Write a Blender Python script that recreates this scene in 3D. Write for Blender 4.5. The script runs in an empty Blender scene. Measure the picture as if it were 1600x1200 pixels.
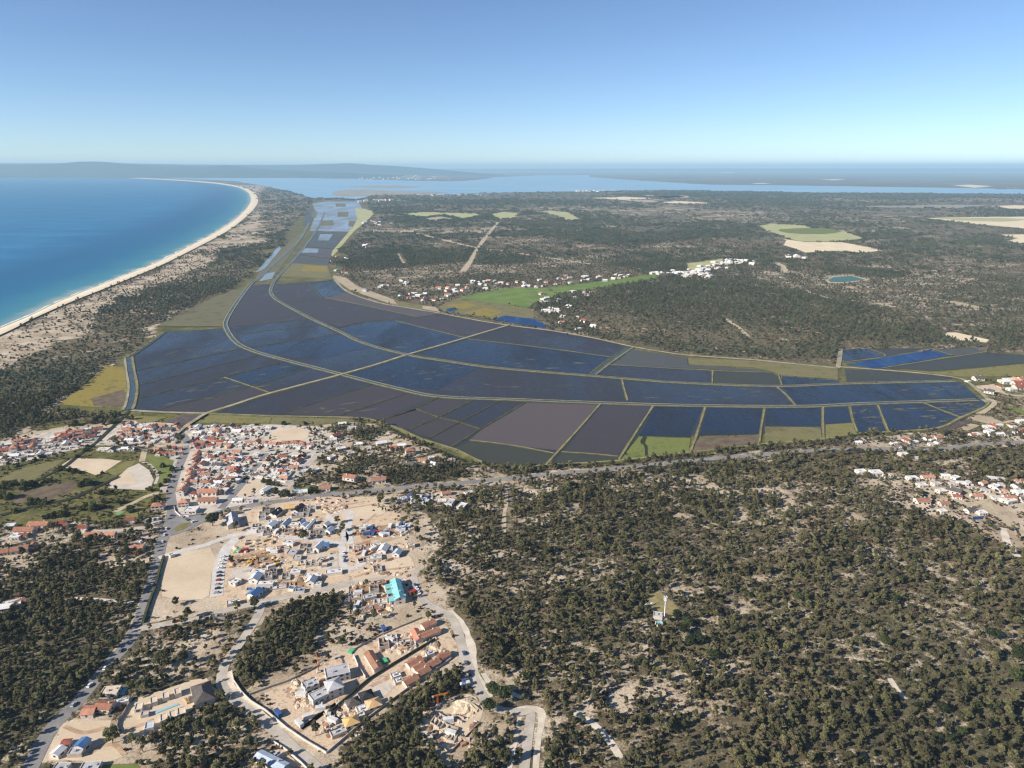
import bpy, bmesh, math, random
import numpy as np
from mathutils import Vector
from mathutils.geometry import tessellate_polygon

random.seed(7)
RNG = np.random.default_rng(7)
scene = bpy.context.scene
COL = scene.collection

# ---------------------------------------------------------------- camera, light, exposure
CAM_H = 300.0                      # flying height above the plain, metres
FPX, CX, CY = 1111.0, 800.0, 600.0  # focal length and centre for the 1600 x 1200 picture
PITCH = math.atan((CY - 261.0) / FPX)
cam = bpy.data.cameras.new('camera')
cam.sensor_width = 36.0
cam.lens = 36.0 * FPX / 1600.0
cam.clip_start = 1.0
cam.clip_end = 300000.0
camo = bpy.data.objects.new('camera', cam)
COL.objects.link(camo)
camo.location = (0, 0, CAM_H)
camo.rotation_euler = (math.pi / 2 - PITCH, 0, 0)
scene.camera = camo

SUN_EL = math.radians(29.0)
SHADOW_AZ = (0.90, 0.436)          # the way shadows fall on the ground (x right, y ahead)
world = bpy.data.worlds.new('World')
scene.world = world
world.use_nodes = True
wn = world.node_tree.nodes
wl = world.node_tree.links
wn.clear()
sky = wn.new('ShaderNodeTexSky')
sky.sky_type = 'NISHITA'
sky.sun_disc = False
sky.sun_elevation = SUN_EL
sky.sun_rotation = math.atan2(-SHADOW_AZ[0], -SHADOW_AZ[1])
sky.altitude = 0.0
sky.air_density = 0.66
sky.dust_density = 0.03
sky.ozone_density = 4.2
bg = wn.new('ShaderNodeBackground')
bg.inputs['Strength'].default_value = 0.081
wo = wn.new('ShaderNodeOutputWorld')
hsv = wn.new('ShaderNodeHueSaturation')
hsv.inputs['Saturation'].default_value = 0.98
wl.new(sky.outputs[0], hsv.inputs['Color'])
wl.new(hsv.outputs[0], bg.inputs[0])
wl.new(bg.outputs[0], wo.inputs[0])

sun = bpy.data.lights.new('sun', 'SUN')
sun.energy = 5.0
sun.angle = math.radians(0.53)
sun.color = (1.0, 0.91, 0.79)
suno = bpy.data.objects.new('sun', sun)
COL.objects.link(suno)
sd = Vector((SHADOW_AZ[0] * math.cos(SUN_EL), SHADOW_AZ[1] * math.cos(SUN_EL), -math.sin(SUN_EL)))
suno.rotation_euler = sd.to_track_quat('-Z', 'Y').to_euler()
suno.location = (-400, -200, 480)

scene.view_settings.view_transform = 'Standard'
scene.view_settings.look = 'None'
scene.view_settings.exposure = 0.8
scene.view_settings.gamma = 1.0
scene.view_settings.use_curve_mapping = False
scene.render.engine = 'CYCLES'
scene.cycles.max_bounces = 4
scene.cycles.diffuse_bounces = 2
scene.cycles.glossy_bounces = 2
scene.cycles.transmission_bounces = 2
scene.cycles.volume_bounces = 0
scene.cycles.use_denoising = True
scene.cycles.denoiser = 'OPENIMAGEDENOISE'
scene.cycles.denoising_input_passes = 'RGB_ALBEDO_NORMAL'
scene.cycles.denoising_prefilter = 'ACCURATE'
scene.cycles.filter_width = 1.3

# ---------------------------------------------------------------- where a point of the plain lies
CP, SP = math.cos(PITCH), math.sin(PITCH)


def G(px, py, z=0.0):
    """Ground point (x, y) seen at a pixel of the 1600 x 1200 photograph."""
    u, v = (px - CX) / FPX, (CY - py) / FPX
    dy, dz = CP + v * SP, -SP + v * CP
    t = (z - CAM_H) / min(dz, -0.002)
    return (u * t, dy * t)


def to_px(x, y, z=0.0):
    """Inverse of G for arrays."""
    zz = z - CAM_H
    depth = y * CP - zz * SP
    up = y * SP + zz * CP
    depth = np.maximum(depth, 1e-3)
    return CX + FPX * x / depth, CY - FPX * up / depth


def zr(x0, y0, s):
    return lambda *uv: [(x0 + uv[i] * s, y0 + uv[i + 1] * s) for i in range(0, len(uv), 2)]


ZA, ZB, ZC = zr(0, 220, .35), zr(520, 220, .35), zr(1040, 220, .35)
Z4, Z5, Z6, Z7, Z8 = zr(0, 600, .25), zr(250, 600, .25), zr(200, 720, .25), zr(450, 720, .25), zr(0, 900, .25)
Y1, Y2, Y3, Y4, Y5, Y6 = zr(300, 900, .25), zr(550, 900, .25), zr(900, 880, .2), zr(1200, 600, .25), zr(1200, 900, .25), zr(800, 600, .25)
Y7, Y8 = zr(180, 480, .325), zr(650, 480, .375)
X1, X2, X3, X4, X5, X6, X7, X8 = (zr(0, 640, .125), zr(180, 650, .125), zr(350, 650, .125), zr(520, 640, .15),
                                  zr(340, 770, .125), zr(500, 780, .125), zr(0, 780, .15), zr(1360, 560, .15))
PX = zr(0, 0, 1)


def srgb(r, g, b):
    f = lambda c: (c / 255 / 12.92) if c / 255 <= 0.04045 else ((c / 255 + 0.055) / 1.055) ** 2.4
    return (f(r), f(g), f(b), 1.0)


# ---------------------------------------------------------------- noise used for where things grow
def _hash(ix, iy, seed):
    h = (ix.astype(np.int64) * 374761393 + iy.astype(np.int64) * 668265263 + seed * 974634777) & 0x7fffffff
    h = ((h ^ (h >> 13)) * 1274126177) & 0x7fffffff
    return ((h ^ (h >> 16)) & 0xffff) / 65535.0


def vnoise(x, y, seed=0):
    ix, iy = np.floor(x), np.floor(y)
    fx, fy = x - ix, y - iy
    fx, fy = fx * fx * (3 - 2 * fx), fy * fy * (3 - 2 * fy)
    ix, iy = ix.astype(np.int64), iy.astype(np.int64)
    a, b = _hash(ix, iy, seed), _hash(ix + 1, iy, seed)
    c, d = _hash(ix, iy + 1, seed), _hash(ix + 1, iy + 1, seed)
    return (a * (1 - fx) + b * fx) * (1 - fy) + (c * (1 - fx) + d * fx) * fy


def fbm(x, y, size, octaves=4, seed=0):
    x, y = np.asarray(x, float) / size, np.asarray(y, float) / size
    s, amp, tot = 0.0, 1.0, 0.0
    for k in range(octaves):
        s = s + amp * vnoise(x * 1.0 + 17.3 * k, y - 9.1 * k, seed + k)
        tot += amp
        amp *= 0.55
        x, y = 0.8 * x * 2 - 0.6 * y * 2, 0.6 * x * 2 + 0.8 * y * 2
    return s / tot


# ---------------------------------------------------------------- materials
MATS = {}


class NT:
    def __init__(self, name):
        self.m = bpy.data.materials.new(name)
        self.m.use_nodes = True
        self.t = self.m.node_tree
        self.n = self.t.nodes
        self.b = self.n['Principled BSDF']

    def new(self, typ, **kw):
        nd = self.n.new(typ)
        for k, v in kw.items():
            setattr(nd, k, v)
        return nd

    def link(self, a, b):
        self.t.links.new(a, b)

    def pos(self, scale=(1, 1, 1), obj=False, rot=0.0):
        src = self.new('ShaderNodeTexCoord').outputs['Object'] if obj else self.new('ShaderNodeNewGeometry').outputs['Position']
        mp = self.new('ShaderNodeMapping')
        mp.inputs['Scale'].default_value = scale
        mp.inputs['Rotation'].default_value = (0, 0, rot)
        self.link(src, mp.inputs[0])
        return mp.outputs[0]

    def noise(self, vec, scale, detail=4, rough=0.55, dist=0.0):
        nz = self.new('ShaderNodeTexNoise')
        nz.inputs['Scale'].default_value = scale
        nz.inputs['Detail'].default_value = detail
        nz.inputs['Roughness'].default_value = rough
        nz.inputs['Distortion'].default_value = dist
        self.link(vec, nz.inputs['Vector'])
        return nz.outputs['Fac']

    def ramp(self, fac, stops):
        r = self.new('ShaderNodeValToRGB')
        e = r.color_ramp.elements
        while len(e) < len(stops):
            e.new(0.5)
        for k, (p, c) in enumerate(stops):
            e[k].position = p
            e[k].color = c
        self.link(fac, r.inputs[0])
        return r.outputs[0]

    def math(self, op, a, b=None, clamp=False):
        nd = self.new('ShaderNodeMath', operation=op, use_clamp=clamp)
        for k, v in enumerate((a, b)):
            if v is None:
                continue
            if isinstance(v, (int, float)):
                nd.inputs[k].default_value = v
            else:
                self.link(v, nd.inputs[k])
        return nd.outputs[0]

    def mix(self, fac, a, b, mode='MIX'):
        nd = self.new('ShaderNodeMix', data_type='RGBA', blend_type=mode)
        for sock, v in ((nd.inputs[0], fac), (nd.inputs[6], a), (nd.inputs[7], b)):
            if isinstance(v, (int, float)):
                sock.default_value = v
            elif isinstance(v, tuple):
                sock.default_value = v
            else:
                self.link(v, sock)
        return nd.outputs[2]

    def attr(self, name, typ='GEOMETRY'):
        a = self.new('ShaderNodeAttribute', attribute_name=name, attribute_type=typ)
        return a.outputs['Fac']

    def done(self, col, rough=0.9, spec=0.2, bump=None, bump_d=0.3, ior=None):
        if isinstance(col, tuple):
            self.b.inputs['Base Color'].default_value = col
        else:
            self.link(col, self.b.inputs['Base Color'])
        if isinstance(rough, (int, float)):
            self.b.inputs['Roughness'].default_value = rough
        else:
            self.link(rough, self.b.inputs['Roughness'])
        self.b.inputs['Specular IOR Level'].default_value = spec
        if ior:
            self.b.inputs['IOR'].default_value = ior
        if bump is not None:
            bp = self.new('ShaderNodeBump')
            bp.inputs['Strength'].default_value = 1.0
            bp.inputs['Distance'].default_value = bump_d
            self.link(bump, bp.inputs['Height'])
            self.link(bp.outputs[0], self.b.inputs['Normal'])
        return self.m


def speckle(name, c0, c1, size=6.0, rough=0.9, spec=0.15, size2=0.8, c2=None, vary=0.0):
    """Matte surface: two-scale noise between colours; size in metres."""
    if name in MATS:
        return MATS[name]
    t = NT(name)
    p = t.pos()
    a = t.noise(p, 1.0 / size, 5, 0.6)
    b = t.noise(p, 1.0 / size2, 3, 0.6)
    f = t.math('ADD', t.math('MULTIPLY', a, 0.65), t.math('MULTIPLY', b, 0.35))
    stops = [(0.36, c0), (0.62, c1)] if c2 is None else [(0.34, c0), (0.5, c1), (0.64, c2)]
    col = t.ramp(f, stops)
    if vary:
        rnd = t.new('ShaderNodeObjectInfo').outputs['Random']
        col = t.mix(vary, col, t.ramp(rnd, [(0.0, (0.25, 0.25, 0.25, 1)), (0.5, (0.6, 0.56, 0.52, 1)), (1.0, (1, 1, 1, 1))]), 'MULTIPLY')
    MATS[name] = t.done(col, rough, spec)
    return MATS[name]


def leaf_mat(name, cols):
    t = NT(name)
    rnd = t.new('ShaderNodeObjectInfo').outputs['Random']
    p = t.pos()
    nz = t.noise(p, 0.6, 2, 0.6)
    big = t.noise(p, 1 / 90.0, 2, 0.5)
    f = t.math('ADD', t.math('ADD', t.math('MULTIPLY', rnd, 0.45), t.math('MULTIPLY', nz, 0.35)), t.math('MULTIPLY', t.math('SUBTRACT', big, 0.4), 0.7))
    col = t.ramp(f, cols)
    MATS[name] = t.done(col, 0.75, 0.2)
    tr = t.new('ShaderNodeBsdfTranslucent')
    t.link(col, tr.inputs['Color'])
    mx = t.new('ShaderNodeMixShader')
    mx.inputs[0].default_value = 0.45
    t.link(t.b.outputs[0], mx.inputs[1])
    t.link(tr.outputs[0], mx.inputs[2])
    t.link(mx.outputs[0], t.n['Material Output'].inputs['Surface'])
    return MATS[name]


def water_mat(name, base, rough=0.12, spec=0.5, mud=None, mud_amt=0.5, size=40.0, rot=0.0, stretch=3.0, rows=0.0, bump=0.02):
    """Shallow water over mud: the mud shows where stubble and silt break the surface."""
    t = NT(name)
    p = t.pos((1.0, 1.0 / stretch, 1), rot=rot)
    a = t.noise(p, 1.0 / size, 6, 0.62, 0.6)
    p2 = t.pos()
    fine = t.noise(p2, 1.0 / 9.0, 4, 0.65)
    f = t.math('ADD', t.math('MULTIPLY', a, 0.75), t.math('MULTIPLY', fine, 0.25))
    if rows:
        w = t.new('ShaderNodeTexWave', wave_type='BANDS')
        w.inputs['Scale'].default_value = 1.0 / 9.0
        w.inputs['Distortion'].default_value = 2.5
        w.inputs['Detail'].default_value = 3
        t.link(t.pos(rot=rot), w.inputs['Vector'])
        f = t.math('ADD', f, t.math('MULTIPLY', t.math('SUBTRACT', w.outputs['Fac'], 0.5), rows))
    fac = t.ramp(f, [(0.5 - 0.35 * mud_amt, (0, 0, 0, 1)), (0.75 - 0.35 * mud_amt, (1, 1, 1, 1))])
    col = t.mix(fac, base, mud if mud else base)
    ro = t.math('ADD', t.math('MULTIPLY', fac, 0.35), rough)
    ripple = t.noise(p2, 1.0 / 5.0, 2, 0.5)
    m = t.done(col, ro, spec, bump=ripple, bump_d=bump, ior=1.33)
    t.link(t.math('SUBTRACT', spec, t.math('MULTIPLY', fac, spec * 0.5)), t.b.inputs['Specular IOR Level'])
    return m


# ---------------------------------------------------------------- object helpers
ORD = 'first second third fourth fifth sixth seventh eighth ninth tenth eleventh twelfth thirteenth fourteenth'.split()


def tag(o, label=None, cat=None, group=None, kind=None):
    if label: o['label'] = label
    if cat: o['category'] = cat
    if group: o['group'] = group
    if kind: o['kind'] = kind
    return o


def link(name, me, mat=None, parent=None):
    o = bpy.data.objects.new(name, me)
    COL.objects.link(o)
    if mat is not None and not me.materials:
        me.materials.append(mat)
    if parent is not None:
        o.parent = parent
    return o


def empty(name, loc, rz=0.0, s=1.0):
    o = bpy.data.objects.new(name, None)
    o.empty_display_size = 1.0
    COL.objects.link(o)
    o.location = loc
    o.rotation_euler = (0, 0, rz)
    o.scale = (s, s, s)
    return o


def mesh(name, verts, faces, mat=None, mats=None, fm=None):
    me = bpy.data.meshes.new(name)
    me.from_pydata([tuple(v) for v in verts], [], faces)
    for m in (mats or ([mat] if mat else [])):
        me.materials.append(m)
    if fm is not None:
        me.polygons.foreach_set('material_index', np.array(fm, dtype=np.int32))
    me.update()
    return me


def smooth_closed(pts, n=4):
    out, L = [], len(pts)
    for i in range(L):
        p0, p1, p2, p3 = (Vector(pts[(i + k - 1) % L]) for k in range(4))
        for j in range(n):
            t = j / n
            out.append(0.5 * ((2 * p1) + (p2 - p0) * t + (2 * p0 - 5 * p1 + 4 * p2 - p3) * t * t + (3 * p1 - p0 - 3 * p2 + p3) * t ** 3))
    return [tuple(p) for p in out]


def smooth_open(pts, n=6):
    P = [Vector(p) for p in pts]
    if len(P) < 3:
        n = 8
    out = []
    for i in range(len(P) - 1):
        p1, p2 = P[i], P[i + 1]
        p0 = P[i - 1] if i else p1 * 2 - p2
        p3 = P[i + 2] if i + 2 < len(P) else p2 * 2 - p1
        for j in range(n):
            t = j / n
            out.append(0.5 * ((2 * p1) + (p2 - p0) * t + (2 * p0 - 5 * p1 + 4 * p2 - p3) * t * t + (3 * p1 - p0 - 3 * p2 + p3) * t ** 3))
    out.append(P[-1])
    return out


def ragged(pts, step, amp):
    """Cut the outline into short pieces and push them in and out a little."""
    out, L = [], len(pts)
    for i in range(L):
        a, b = Vector(pts[i]), Vector(pts[(i + 1) % L])
        d = (b - a).length
        n = max(1, min(60, int(d / step)))
        nr = Vector((-(b - a).y, (b - a).x)).normalized() if d > 0 else Vector((0, 0))
        for j in range(n):
            p = a.lerp(b, j / n)
            k = float(fbm(p.x, p.y, step * 3.0, 2, 91) - 0.5) * 2
            out.append(tuple(p + nr * (k * amp)))
    return out


def tess(pts, z):
    v = [Vector((p[0], p[1], 0)) for p in pts]
    tris = tessellate_polygon([v])
    V = [(p[0], p[1], z) for p in pts]
    F = []
    for a, b, c in tris:
        n = (v[b] - v[a]).cross(v[c] - v[a]).z
        F.append((a, b, c) if n > 0 else (a, c, b))
    return V, F


CLEAR = []          # (pixel polygon) where no trees grow
SPOTS = []          # (x, y, r) discs kept free of trees


def sheet(name, px, z, mat, smooth=0, edge=None, kind='structure', clear=True, label=None):
    pts = [G(*p) for p in px]
    if smooth:
        pts = smooth_closed(pts, smooth)
    if edge:
        pts = ragged(pts, edge[0], edge[1])
    V, F = tess(pts, z)
    o = link(name, mesh(name, V, F, mat))
    if kind: o['kind'] = kind
    if label: o['label'] = label
    if clear: CLEAR.append((px, 0.0))
    return o


def stamp_line(P, r):
    for i in range(len(P) - 1):
        a, b = P[i], P[i + 1]
        n = max(1, int((b - a).length / max(r, 1.5)))
        for j in range(n + 1):
            q = a.lerp(b, j / n)
            SPOTS.append((q.x, q.y, r))


def ribbon_mesh(P, half, z, bank=0.0, side=0.0, wob=0.0):
    """Strip along P; bank > 0 gives a raised bank of that height with sloping sides."""
    V, F, FM = [], [], []
    L = len(P)
    prof = [(-half, z), (half, z)] if not bank else [(-half - bank * 1.4, z), (-half * 0.75, z + bank), (half * 0.75, z + bank), (half + bank * 1.4, z)]
    K = len(prof)
    for i, p in enumerate(P):
        a, b = P[max(i - 1, 0)], P[min(i + 1, L - 1)]
        d = (b - a)
        nr = Vector((d.y, -d.x)).normalized() if d.length > 0 else Vector((1, 0))
        w = 1.0 + (wob * float(fbm(p.x, p.y, 14.0, 2, 5) - 0.5) * 2 if wob else 0)
        for off, zz in prof:
            q = p + nr * (side + off * w)
            V.append((q.x, q.y, zz))
    for i in range(L - 1):
        for k in range(K - 1):
            a = i * K + k
            F.append((a, a + 1, a + K + 1, a + K))
            FM.append(1 if (bank and k != 1) else 0)
    return V, F, FM


def road(name, px, width, z, mat, n=6, clear=1.0, wob=0.0, label=None):
    P = smooth_open([G(*p) for p in px], n)
    V, F, FM = ribbon_mesh(P, width / 2, z, wob=wob)
    o = link(name, mesh(name, V, F, mat))
    o['kind'] = 'structure'
    if label: o['label'] = label
    stamp_line(P, width / 2 + clear)
    return o


def bank(name, px, width, height, z, top, sides, n=3, side=0.0, wob=0.25):
    P = smooth_open([G(*p) for p in px], n)
    V, F, FM = ribbon_mesh(P, width / 2, z, bank=height, side=side, wob=wob)
    o = link(name, mesh(name, V, F, mats=[top, sides], fm=FM))
    o['kind'] = 'structure'
    stamp_line(P, width / 2)
    return o

# ---------------------------------------------------------------- surface materials
M_ASPHALT = speckle('asphalt', srgb(112, 110, 110), srgb(140, 137, 134), 14, size2=1.5)
M_PALEROAD = speckle('pale_road', srgb(156, 149, 138), srgb(188, 179, 166), 9, size2=1.0)
M_TRACK = speckle('sandy_track', srgb(150, 136, 112), srgb(190, 176, 150), 8)
M_WHITE_TRACK = speckle('white_sand_track', srgb(176, 164, 146), srgb(214, 204, 188), 8)
M_BANKSIDE = speckle('bank_grass', srgb(58, 62, 36), srgb(102, 100, 60), 7, size2=1.5)
M_BANKTOP = speckle('bank_top', srgb(96, 94, 62), srgb(146, 138, 102), 12)
M_BANKDARK = speckle('bank_dark', srgb(46, 48, 36), srgb(84, 84, 54), 9)
M_BANKPALE = speckle('bank_pale', srgb(120, 114, 94), srgb(166, 158, 134), 12)
M_BEACH = speckle('beach_sand', srgb(206, 190, 162), srgb(224, 208, 182), 40, size2=6)
M_TOWN = speckle('town_ground', srgb(146, 138, 126), srgb(196, 187, 174), 8, c2=srgb(170, 160, 144), size2=1.2)
M_SANDLOT = speckle('sand_lot', srgb(186, 168, 142), srgb(204, 187, 162), 26, size2=2)
M_DUG = speckle('dug_earth', srgb(126, 103, 84), srgb(202, 182, 156), 7, c2=srgb(170, 144, 118), size2=1.3)
M_CREAM = speckle('cream_field', srgb(200, 184, 152), srgb(222, 206, 174), 60, size2=8)
M_GREEN = speckle('green_field', srgb(80, 90, 46), srgb(112, 118, 64), 26, c2=srgb(92, 102, 50), size2=4)
M_PALEGREEN = speckle('pale_green_field', srgb(146, 150, 100), srgb(176, 172, 128), 60, size2=8)
M_LAWN = speckle('meadow', srgb(80, 84, 48), srgb(124, 118, 72), 14, c2=srgb(102, 98, 58), size2=2)
M_OLIVE = speckle('olive_field', srgb(82, 80, 54), srgb(118, 112, 76), 30, c2=srgb(98, 96, 60), size2=3)
M_YELLOW = speckle('yellow_field', srgb(82, 86, 56), srgb(140, 124, 56), 18, c2=srgb(104, 98, 58), size2=3)
M_HEATH = speckle('brown_heath', srgb(82, 70, 58), srgb(116, 102, 82), 10, size2=1.6)
M_BARE = speckle('bare_field', srgb(150, 136, 112), srgb(178, 164, 138), 20, size2=3)
M_PLOUGH = speckle('ploughed_field', srgb(76, 66, 68), srgb(98, 86, 84), 16, size2=3)
M_MARSH = speckle('mud_flat', srgb(132, 126, 114), srgb(152, 146, 132), 200, size2=30)
M_CONCRETE = speckle('concrete', srgb(176, 172, 166), srgb(204, 200, 194), 6)


def wm(name, base, **k):
    MATS[name] = water_mat(name, base, **k)
    return MATS[name]


W_BLUE = wm('paddy_blue', srgb(44, 49, 60), mud=srgb(52, 53, 60), mud_amt=0.42, size=115, rot=0.5, spec=0.36)
W_DEEP = wm('paddy_deep', srgb(30, 38, 56), mud=srgb(42, 44, 54), mud_amt=0.3, size=115, rot=-0.3, spec=0.36)
W_NAVY = wm('paddy_navy', srgb(28, 33, 48), mud=srgb(40, 42, 48), mud_amt=0.3, size=40, rot=-0.8, spec=0.36)
W_SLATE = wm('paddy_slate', srgb(42, 44, 54), mud=srgb(56, 54, 58), mud_amt=0.55, size=115, rot=0.4, spec=0.36)
W_PURPLE = wm('paddy_purple', srgb(50, 48, 56), mud=srgb(66, 60, 60), mud_amt=0.85, size=50, rot=0.7)
W_TAUPE = wm('paddy_taupe', srgb(70, 64, 66), mud=srgb(86, 77, 74), mud_amt=0.85, size=60, rot=0.2)
W_DARK = wm('paddy_stubble', srgb(36, 40, 50), mud=srgb(62, 62, 52), mud_amt=0.9, size=22, rot=0.3)
W_GREY = wm('paddy_grey', srgb(50, 54, 56), mud=srgb(78, 78, 72), mud_amt=0.9, size=40, rot=0.3)
W_BRIGHT = wm('pond_blue', srgb(30, 60, 106), rough=0.2, spec=0.4, bump=0.03)
W_CANAL = wm('canal_water', srgb(60, 70, 78), mud=srgb(64, 68, 62), mud_amt=0.25, size=14)
W_FAR = wm('paddy_far', srgb(140, 158, 176), mud=srgb(110, 114, 116), mud_amt=0.3, spec=0.8, size=160, rough=0.25)  # pale blue base has the reflected sky mixed into the water colour
W_POOL = wm('pool_water', srgb(132, 184, 200), rough=0.08, bump=0.01)


def sea_material():
    t = NT('sea_water')
    p = t.pos((1, 2.2, 1), rot=0.4)
    sh = t.attr('shallow')
    sw = t.noise(p, 1 / 260.0, 5, 0.6, 0.4)
    st = t.noise(t.pos((1, 5, 1), rot=0.25), 1 / 900.0, 4, 0.6, 0.3)
    f = t.math('ADD', t.math('MULTIPLY', sw, 0.5), t.math('MULTIPLY', st, 0.5))
    deep = t.ramp(f, [(0.38, srgb(26, 94, 138)), (0.62, srgb(50, 118, 158))])
    f2 = t.math('ADD', sh, t.math('MULTIPLY', t.math('SUBTRACT', sw, 0.5), t.math('MULTIPLY', sh, 0.5)))
    shal = t.ramp(f2, [(0.0, srgb(28, 84, 128)), (0.5, srgb(36, 98, 134)), (0.85, srgb(62, 124, 142)), (1.0, srgb(150, 160, 150))])
    fac = t.ramp(sh, [(0.0, (0, 0, 0, 1)), (0.25, (1, 1, 1, 1))])
    col = t.mix(fac, deep, shal)
    wv = t.noise(t.pos((1, 2.5, 1), rot=0.5), 1 / 12.0, 5, 0.6)
    return t.done(col, 0.5, 0.15, bump=wv, bump_d=0.12, ior=1.33)


def estuary_material():
    t = NT('estuary_water')
    f = t.noise(t.pos((1, 3, 1)), 1 / 1500.0, 5, 0.6)
    col = t.ramp(f, [(0.35, srgb(116, 156, 182)), (0.65, srgb(142, 176, 196))])
    wv = t.noise(t.pos(), 1 / 15.0, 4, 0.6)
    return t.done(col, 0.35, 0.4, bump=wv, bump_d=0.1, ior=1.33)


def ground_material():
    t = NT('ground')
    p = t.pos()
    sand, green = t.attr('sand'), t.attr('green')
    n1 = t.noise(p, 1 / 7.0, 6, 0.68)
    n2 = t.noise(p, 1 / 1.3, 3, 0.65)
    n3 = t.noise(p, 1 / 40.0, 4, 0.6)
    n4 = t.noise(p, 1 / 240.0, 4, 0.6)
    s = t.math('ADD', sand, t.math('ADD', t.math('MULTIPLY', t.math('SUBTRACT', n1, 0.5), 1.25), t.math('MULTIPLY', t.math('SUBTRACT', n2, 0.5), 0.65)))
    sf = t.ramp(s, [(0.40, (0, 0, 0, 1)), (0.66, (1, 1, 1, 1))])
    heath = t.ramp(t.math('ADD', t.math('MULTIPLY', n2, 0.45), t.math('MULTIPLY', n1, 0.55)),
                   [(0.34, srgb(60, 55, 42)), (0.5, srgb(98, 91, 73)), (0.66, srgb(140, 129, 107))])
    far = t.ramp(n4, [(0.38, (0.72, 0.78, 0.72, 1)), (0.62, (1.15, 1.05, 0.98, 1))])
    heath = t.mix(0.8, heath, far, 'MULTIPLY')
    sandc = t.ramp(t.math('ADD', t.math('MULTIPLY', n3, 0.6), t.math('MULTIPLY', n2, 0.4)),
                   [(0.36, srgb(144, 128, 108)), (0.5, srgb(177, 161, 139)), (0.66, srgb(210, 197, 176))])
    col = t.mix(sf, heath, sandc)
    gf = t.ramp(t.math('ADD', green, t.math('MULTIPLY', t.math('SUBTRACT', n1, 0.5), 0.7)), [(0.38, (0, 0, 0, 1)), (0.62, (1, 1, 1, 1))])
    grass = t.ramp(t.math('ADD', t.math('MULTIPLY', n3, 0.5), t.math('MULTIPLY', n1, 0.5)),
                   [(0.34, srgb(62, 66, 38)), (0.5, srgb(94, 92, 54)), (0.66, srgb(130, 122, 78))])
    col = t.mix(gf, col, grass)
    return t.done(col, 0.95, 0.1, bump=t.math('ADD', n1, t.math('MULTIPLY', n2, 0.4)), bump_d=0.5)


M_GROUND = ground_material()
M_WOODS = speckle('far_woods', srgb(60, 64, 54), srgb(118, 112, 96), 1500, size2=260)
M_FRESH = speckle('fresh_green_field', srgb(84, 106, 50), srgb(112, 130, 66), 40, size2=5)
M_MARSHGRASS = speckle('marsh_grass', srgb(74, 74, 56), srgb(108, 104, 78), 34, c2=srgb(90, 88, 64), size2=4)
M_SEA = sea_material()
M_EST = estuary_material()

# ---------------------------------------------------------------- what grows where (painted over the plain)
MX0, MY0, MSX = -800, 258, 2
MW, MH = 1600, 1500
YY, XX = np.mgrid[0:MH, 0:MW]
D_TREE = np.full((MH, MW), 0.55, np.float32)
D_SAND = np.full((MH, MW), 0.30, np.float32)
D_GREEN = np.zeros((MH, MW), np.float32)
D_SCRUB = np.full((MH, MW), 0.5, np.float32)


def fill(px):
    p = np.array(px, float)
    q = np.stack([(p[:, 0] - MX0) / MSX, p[:, 1] - MY0], 1)
    x0, x1 = int(max(0, q[:, 0].min() - 1)), int(min(MW, q[:, 0].max() + 2))
    y0, y1 = int(max(0, q[:, 1].min() - 1)), int(min(MH, q[:, 1].max() + 2))
    if x1 <= x0 or y1 <= y0:
        return None
    xx, yy = XX[y0:y1, x0:x1].astype(np.float32), YY[y0:y1, x0:x1].astype(np.float32)
    ins = np.zeros(xx.shape, bool)
    n = len(q)
    for i in range(n):
        ax, ay = q[i]
        bx, by = q[(i + 1) % n]
        if ay == by:
            continue
        c = (ay > yy) != (by > yy)
        ins ^= c & (xx < (bx - ax) * (yy - ay) / (by - ay) + ax)
    return (slice(y0, y1), slice(x0, x1)), ins


def paint(px, tree=None, sand=None, green=None, scrub=None):
    r = fill(px)
    if r is None:
        return
    sl, ins = r
    for arr, v in ((D_TREE, tree), (D_SAND, sand), (D_GREEN, green), (D_SCRUB, scrub)):
        if v is not None:
            arr[sl][ins] = v


# the wide plain behind the paddies: heath with scattered pines
paint(PX(480, 258, 2300, 258, 2300, 600, 1310, 575, 1180, 562, 985, 540, 860, 515, 700, 470, 520, 430, 500, 360, 520, 306), tree=0.52, sand=0.33)
paint(ZB(30, 470, 130, 400, 330, 380, 420, 480, 600, 560, 760, 590, 960, 600, 1000, 640, 500, 640, 120, 650, 30, 590), tree=0.85, sand=0.2)
paint(ZB(180, 260, 900, 250, 1600, 300, 1600, 320, 900, 300, 180, 300), tree=0.85, sand=0.22)
paint(ZB(1000, 640, 1600, 600, 1600, 950, 1330, 905, 1160, 870, 1000, 810, 900, 760, 900, 710), tree=0.85, sand=0.26)
paint(ZC(0, 625, 700, 650, 1240, 850, 1600, 830, 1600, 920, 800, 895, 770, 985, 400, 965, 0, 940), tree=0.88, sand=0.26)
paint(ZC(0, 625, 420, 640, 800, 780, 500, 820, 0, 720), tree=0.75, sand=0.32)
paint(ZC(800, 650, 1200, 600, 1600, 640, 1600, 760, 1300, 780, 900, 740), tree=0.35, sand=0.42)
paint(ZC(300, 225, 1600, 240, 1600, 290, 300, 290), tree=0.75, sand=0.2)
paint(ZB(880, 740, 960, 760, 1010, 800, 1160, 840, 1330, 885, 1600, 930, 1600, 960, 1330, 915, 1160, 880, 990, 840, 930, 790), tree=0.97)
paint(ZC(0, 900, 300, 930, 560, 940, 700, 880, 760, 880, 770, 985, 400, 968, 0, 945), tree=0.97)
paint(ZC(640, 860, 800, 840, 1000, 830, 1240, 850, 1260, 880, 1300, 905, 1000, 900, 780, 895), tree=0.97)
paint(ZC(1440, 840, 1700, 800, 1700, 920, 1480, 910), tree=0.97)
paint(ZB(880, 700, 960, 690, 1100, 680, 1100, 760, 1000, 800, 900, 760), tree=0.97)
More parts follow.
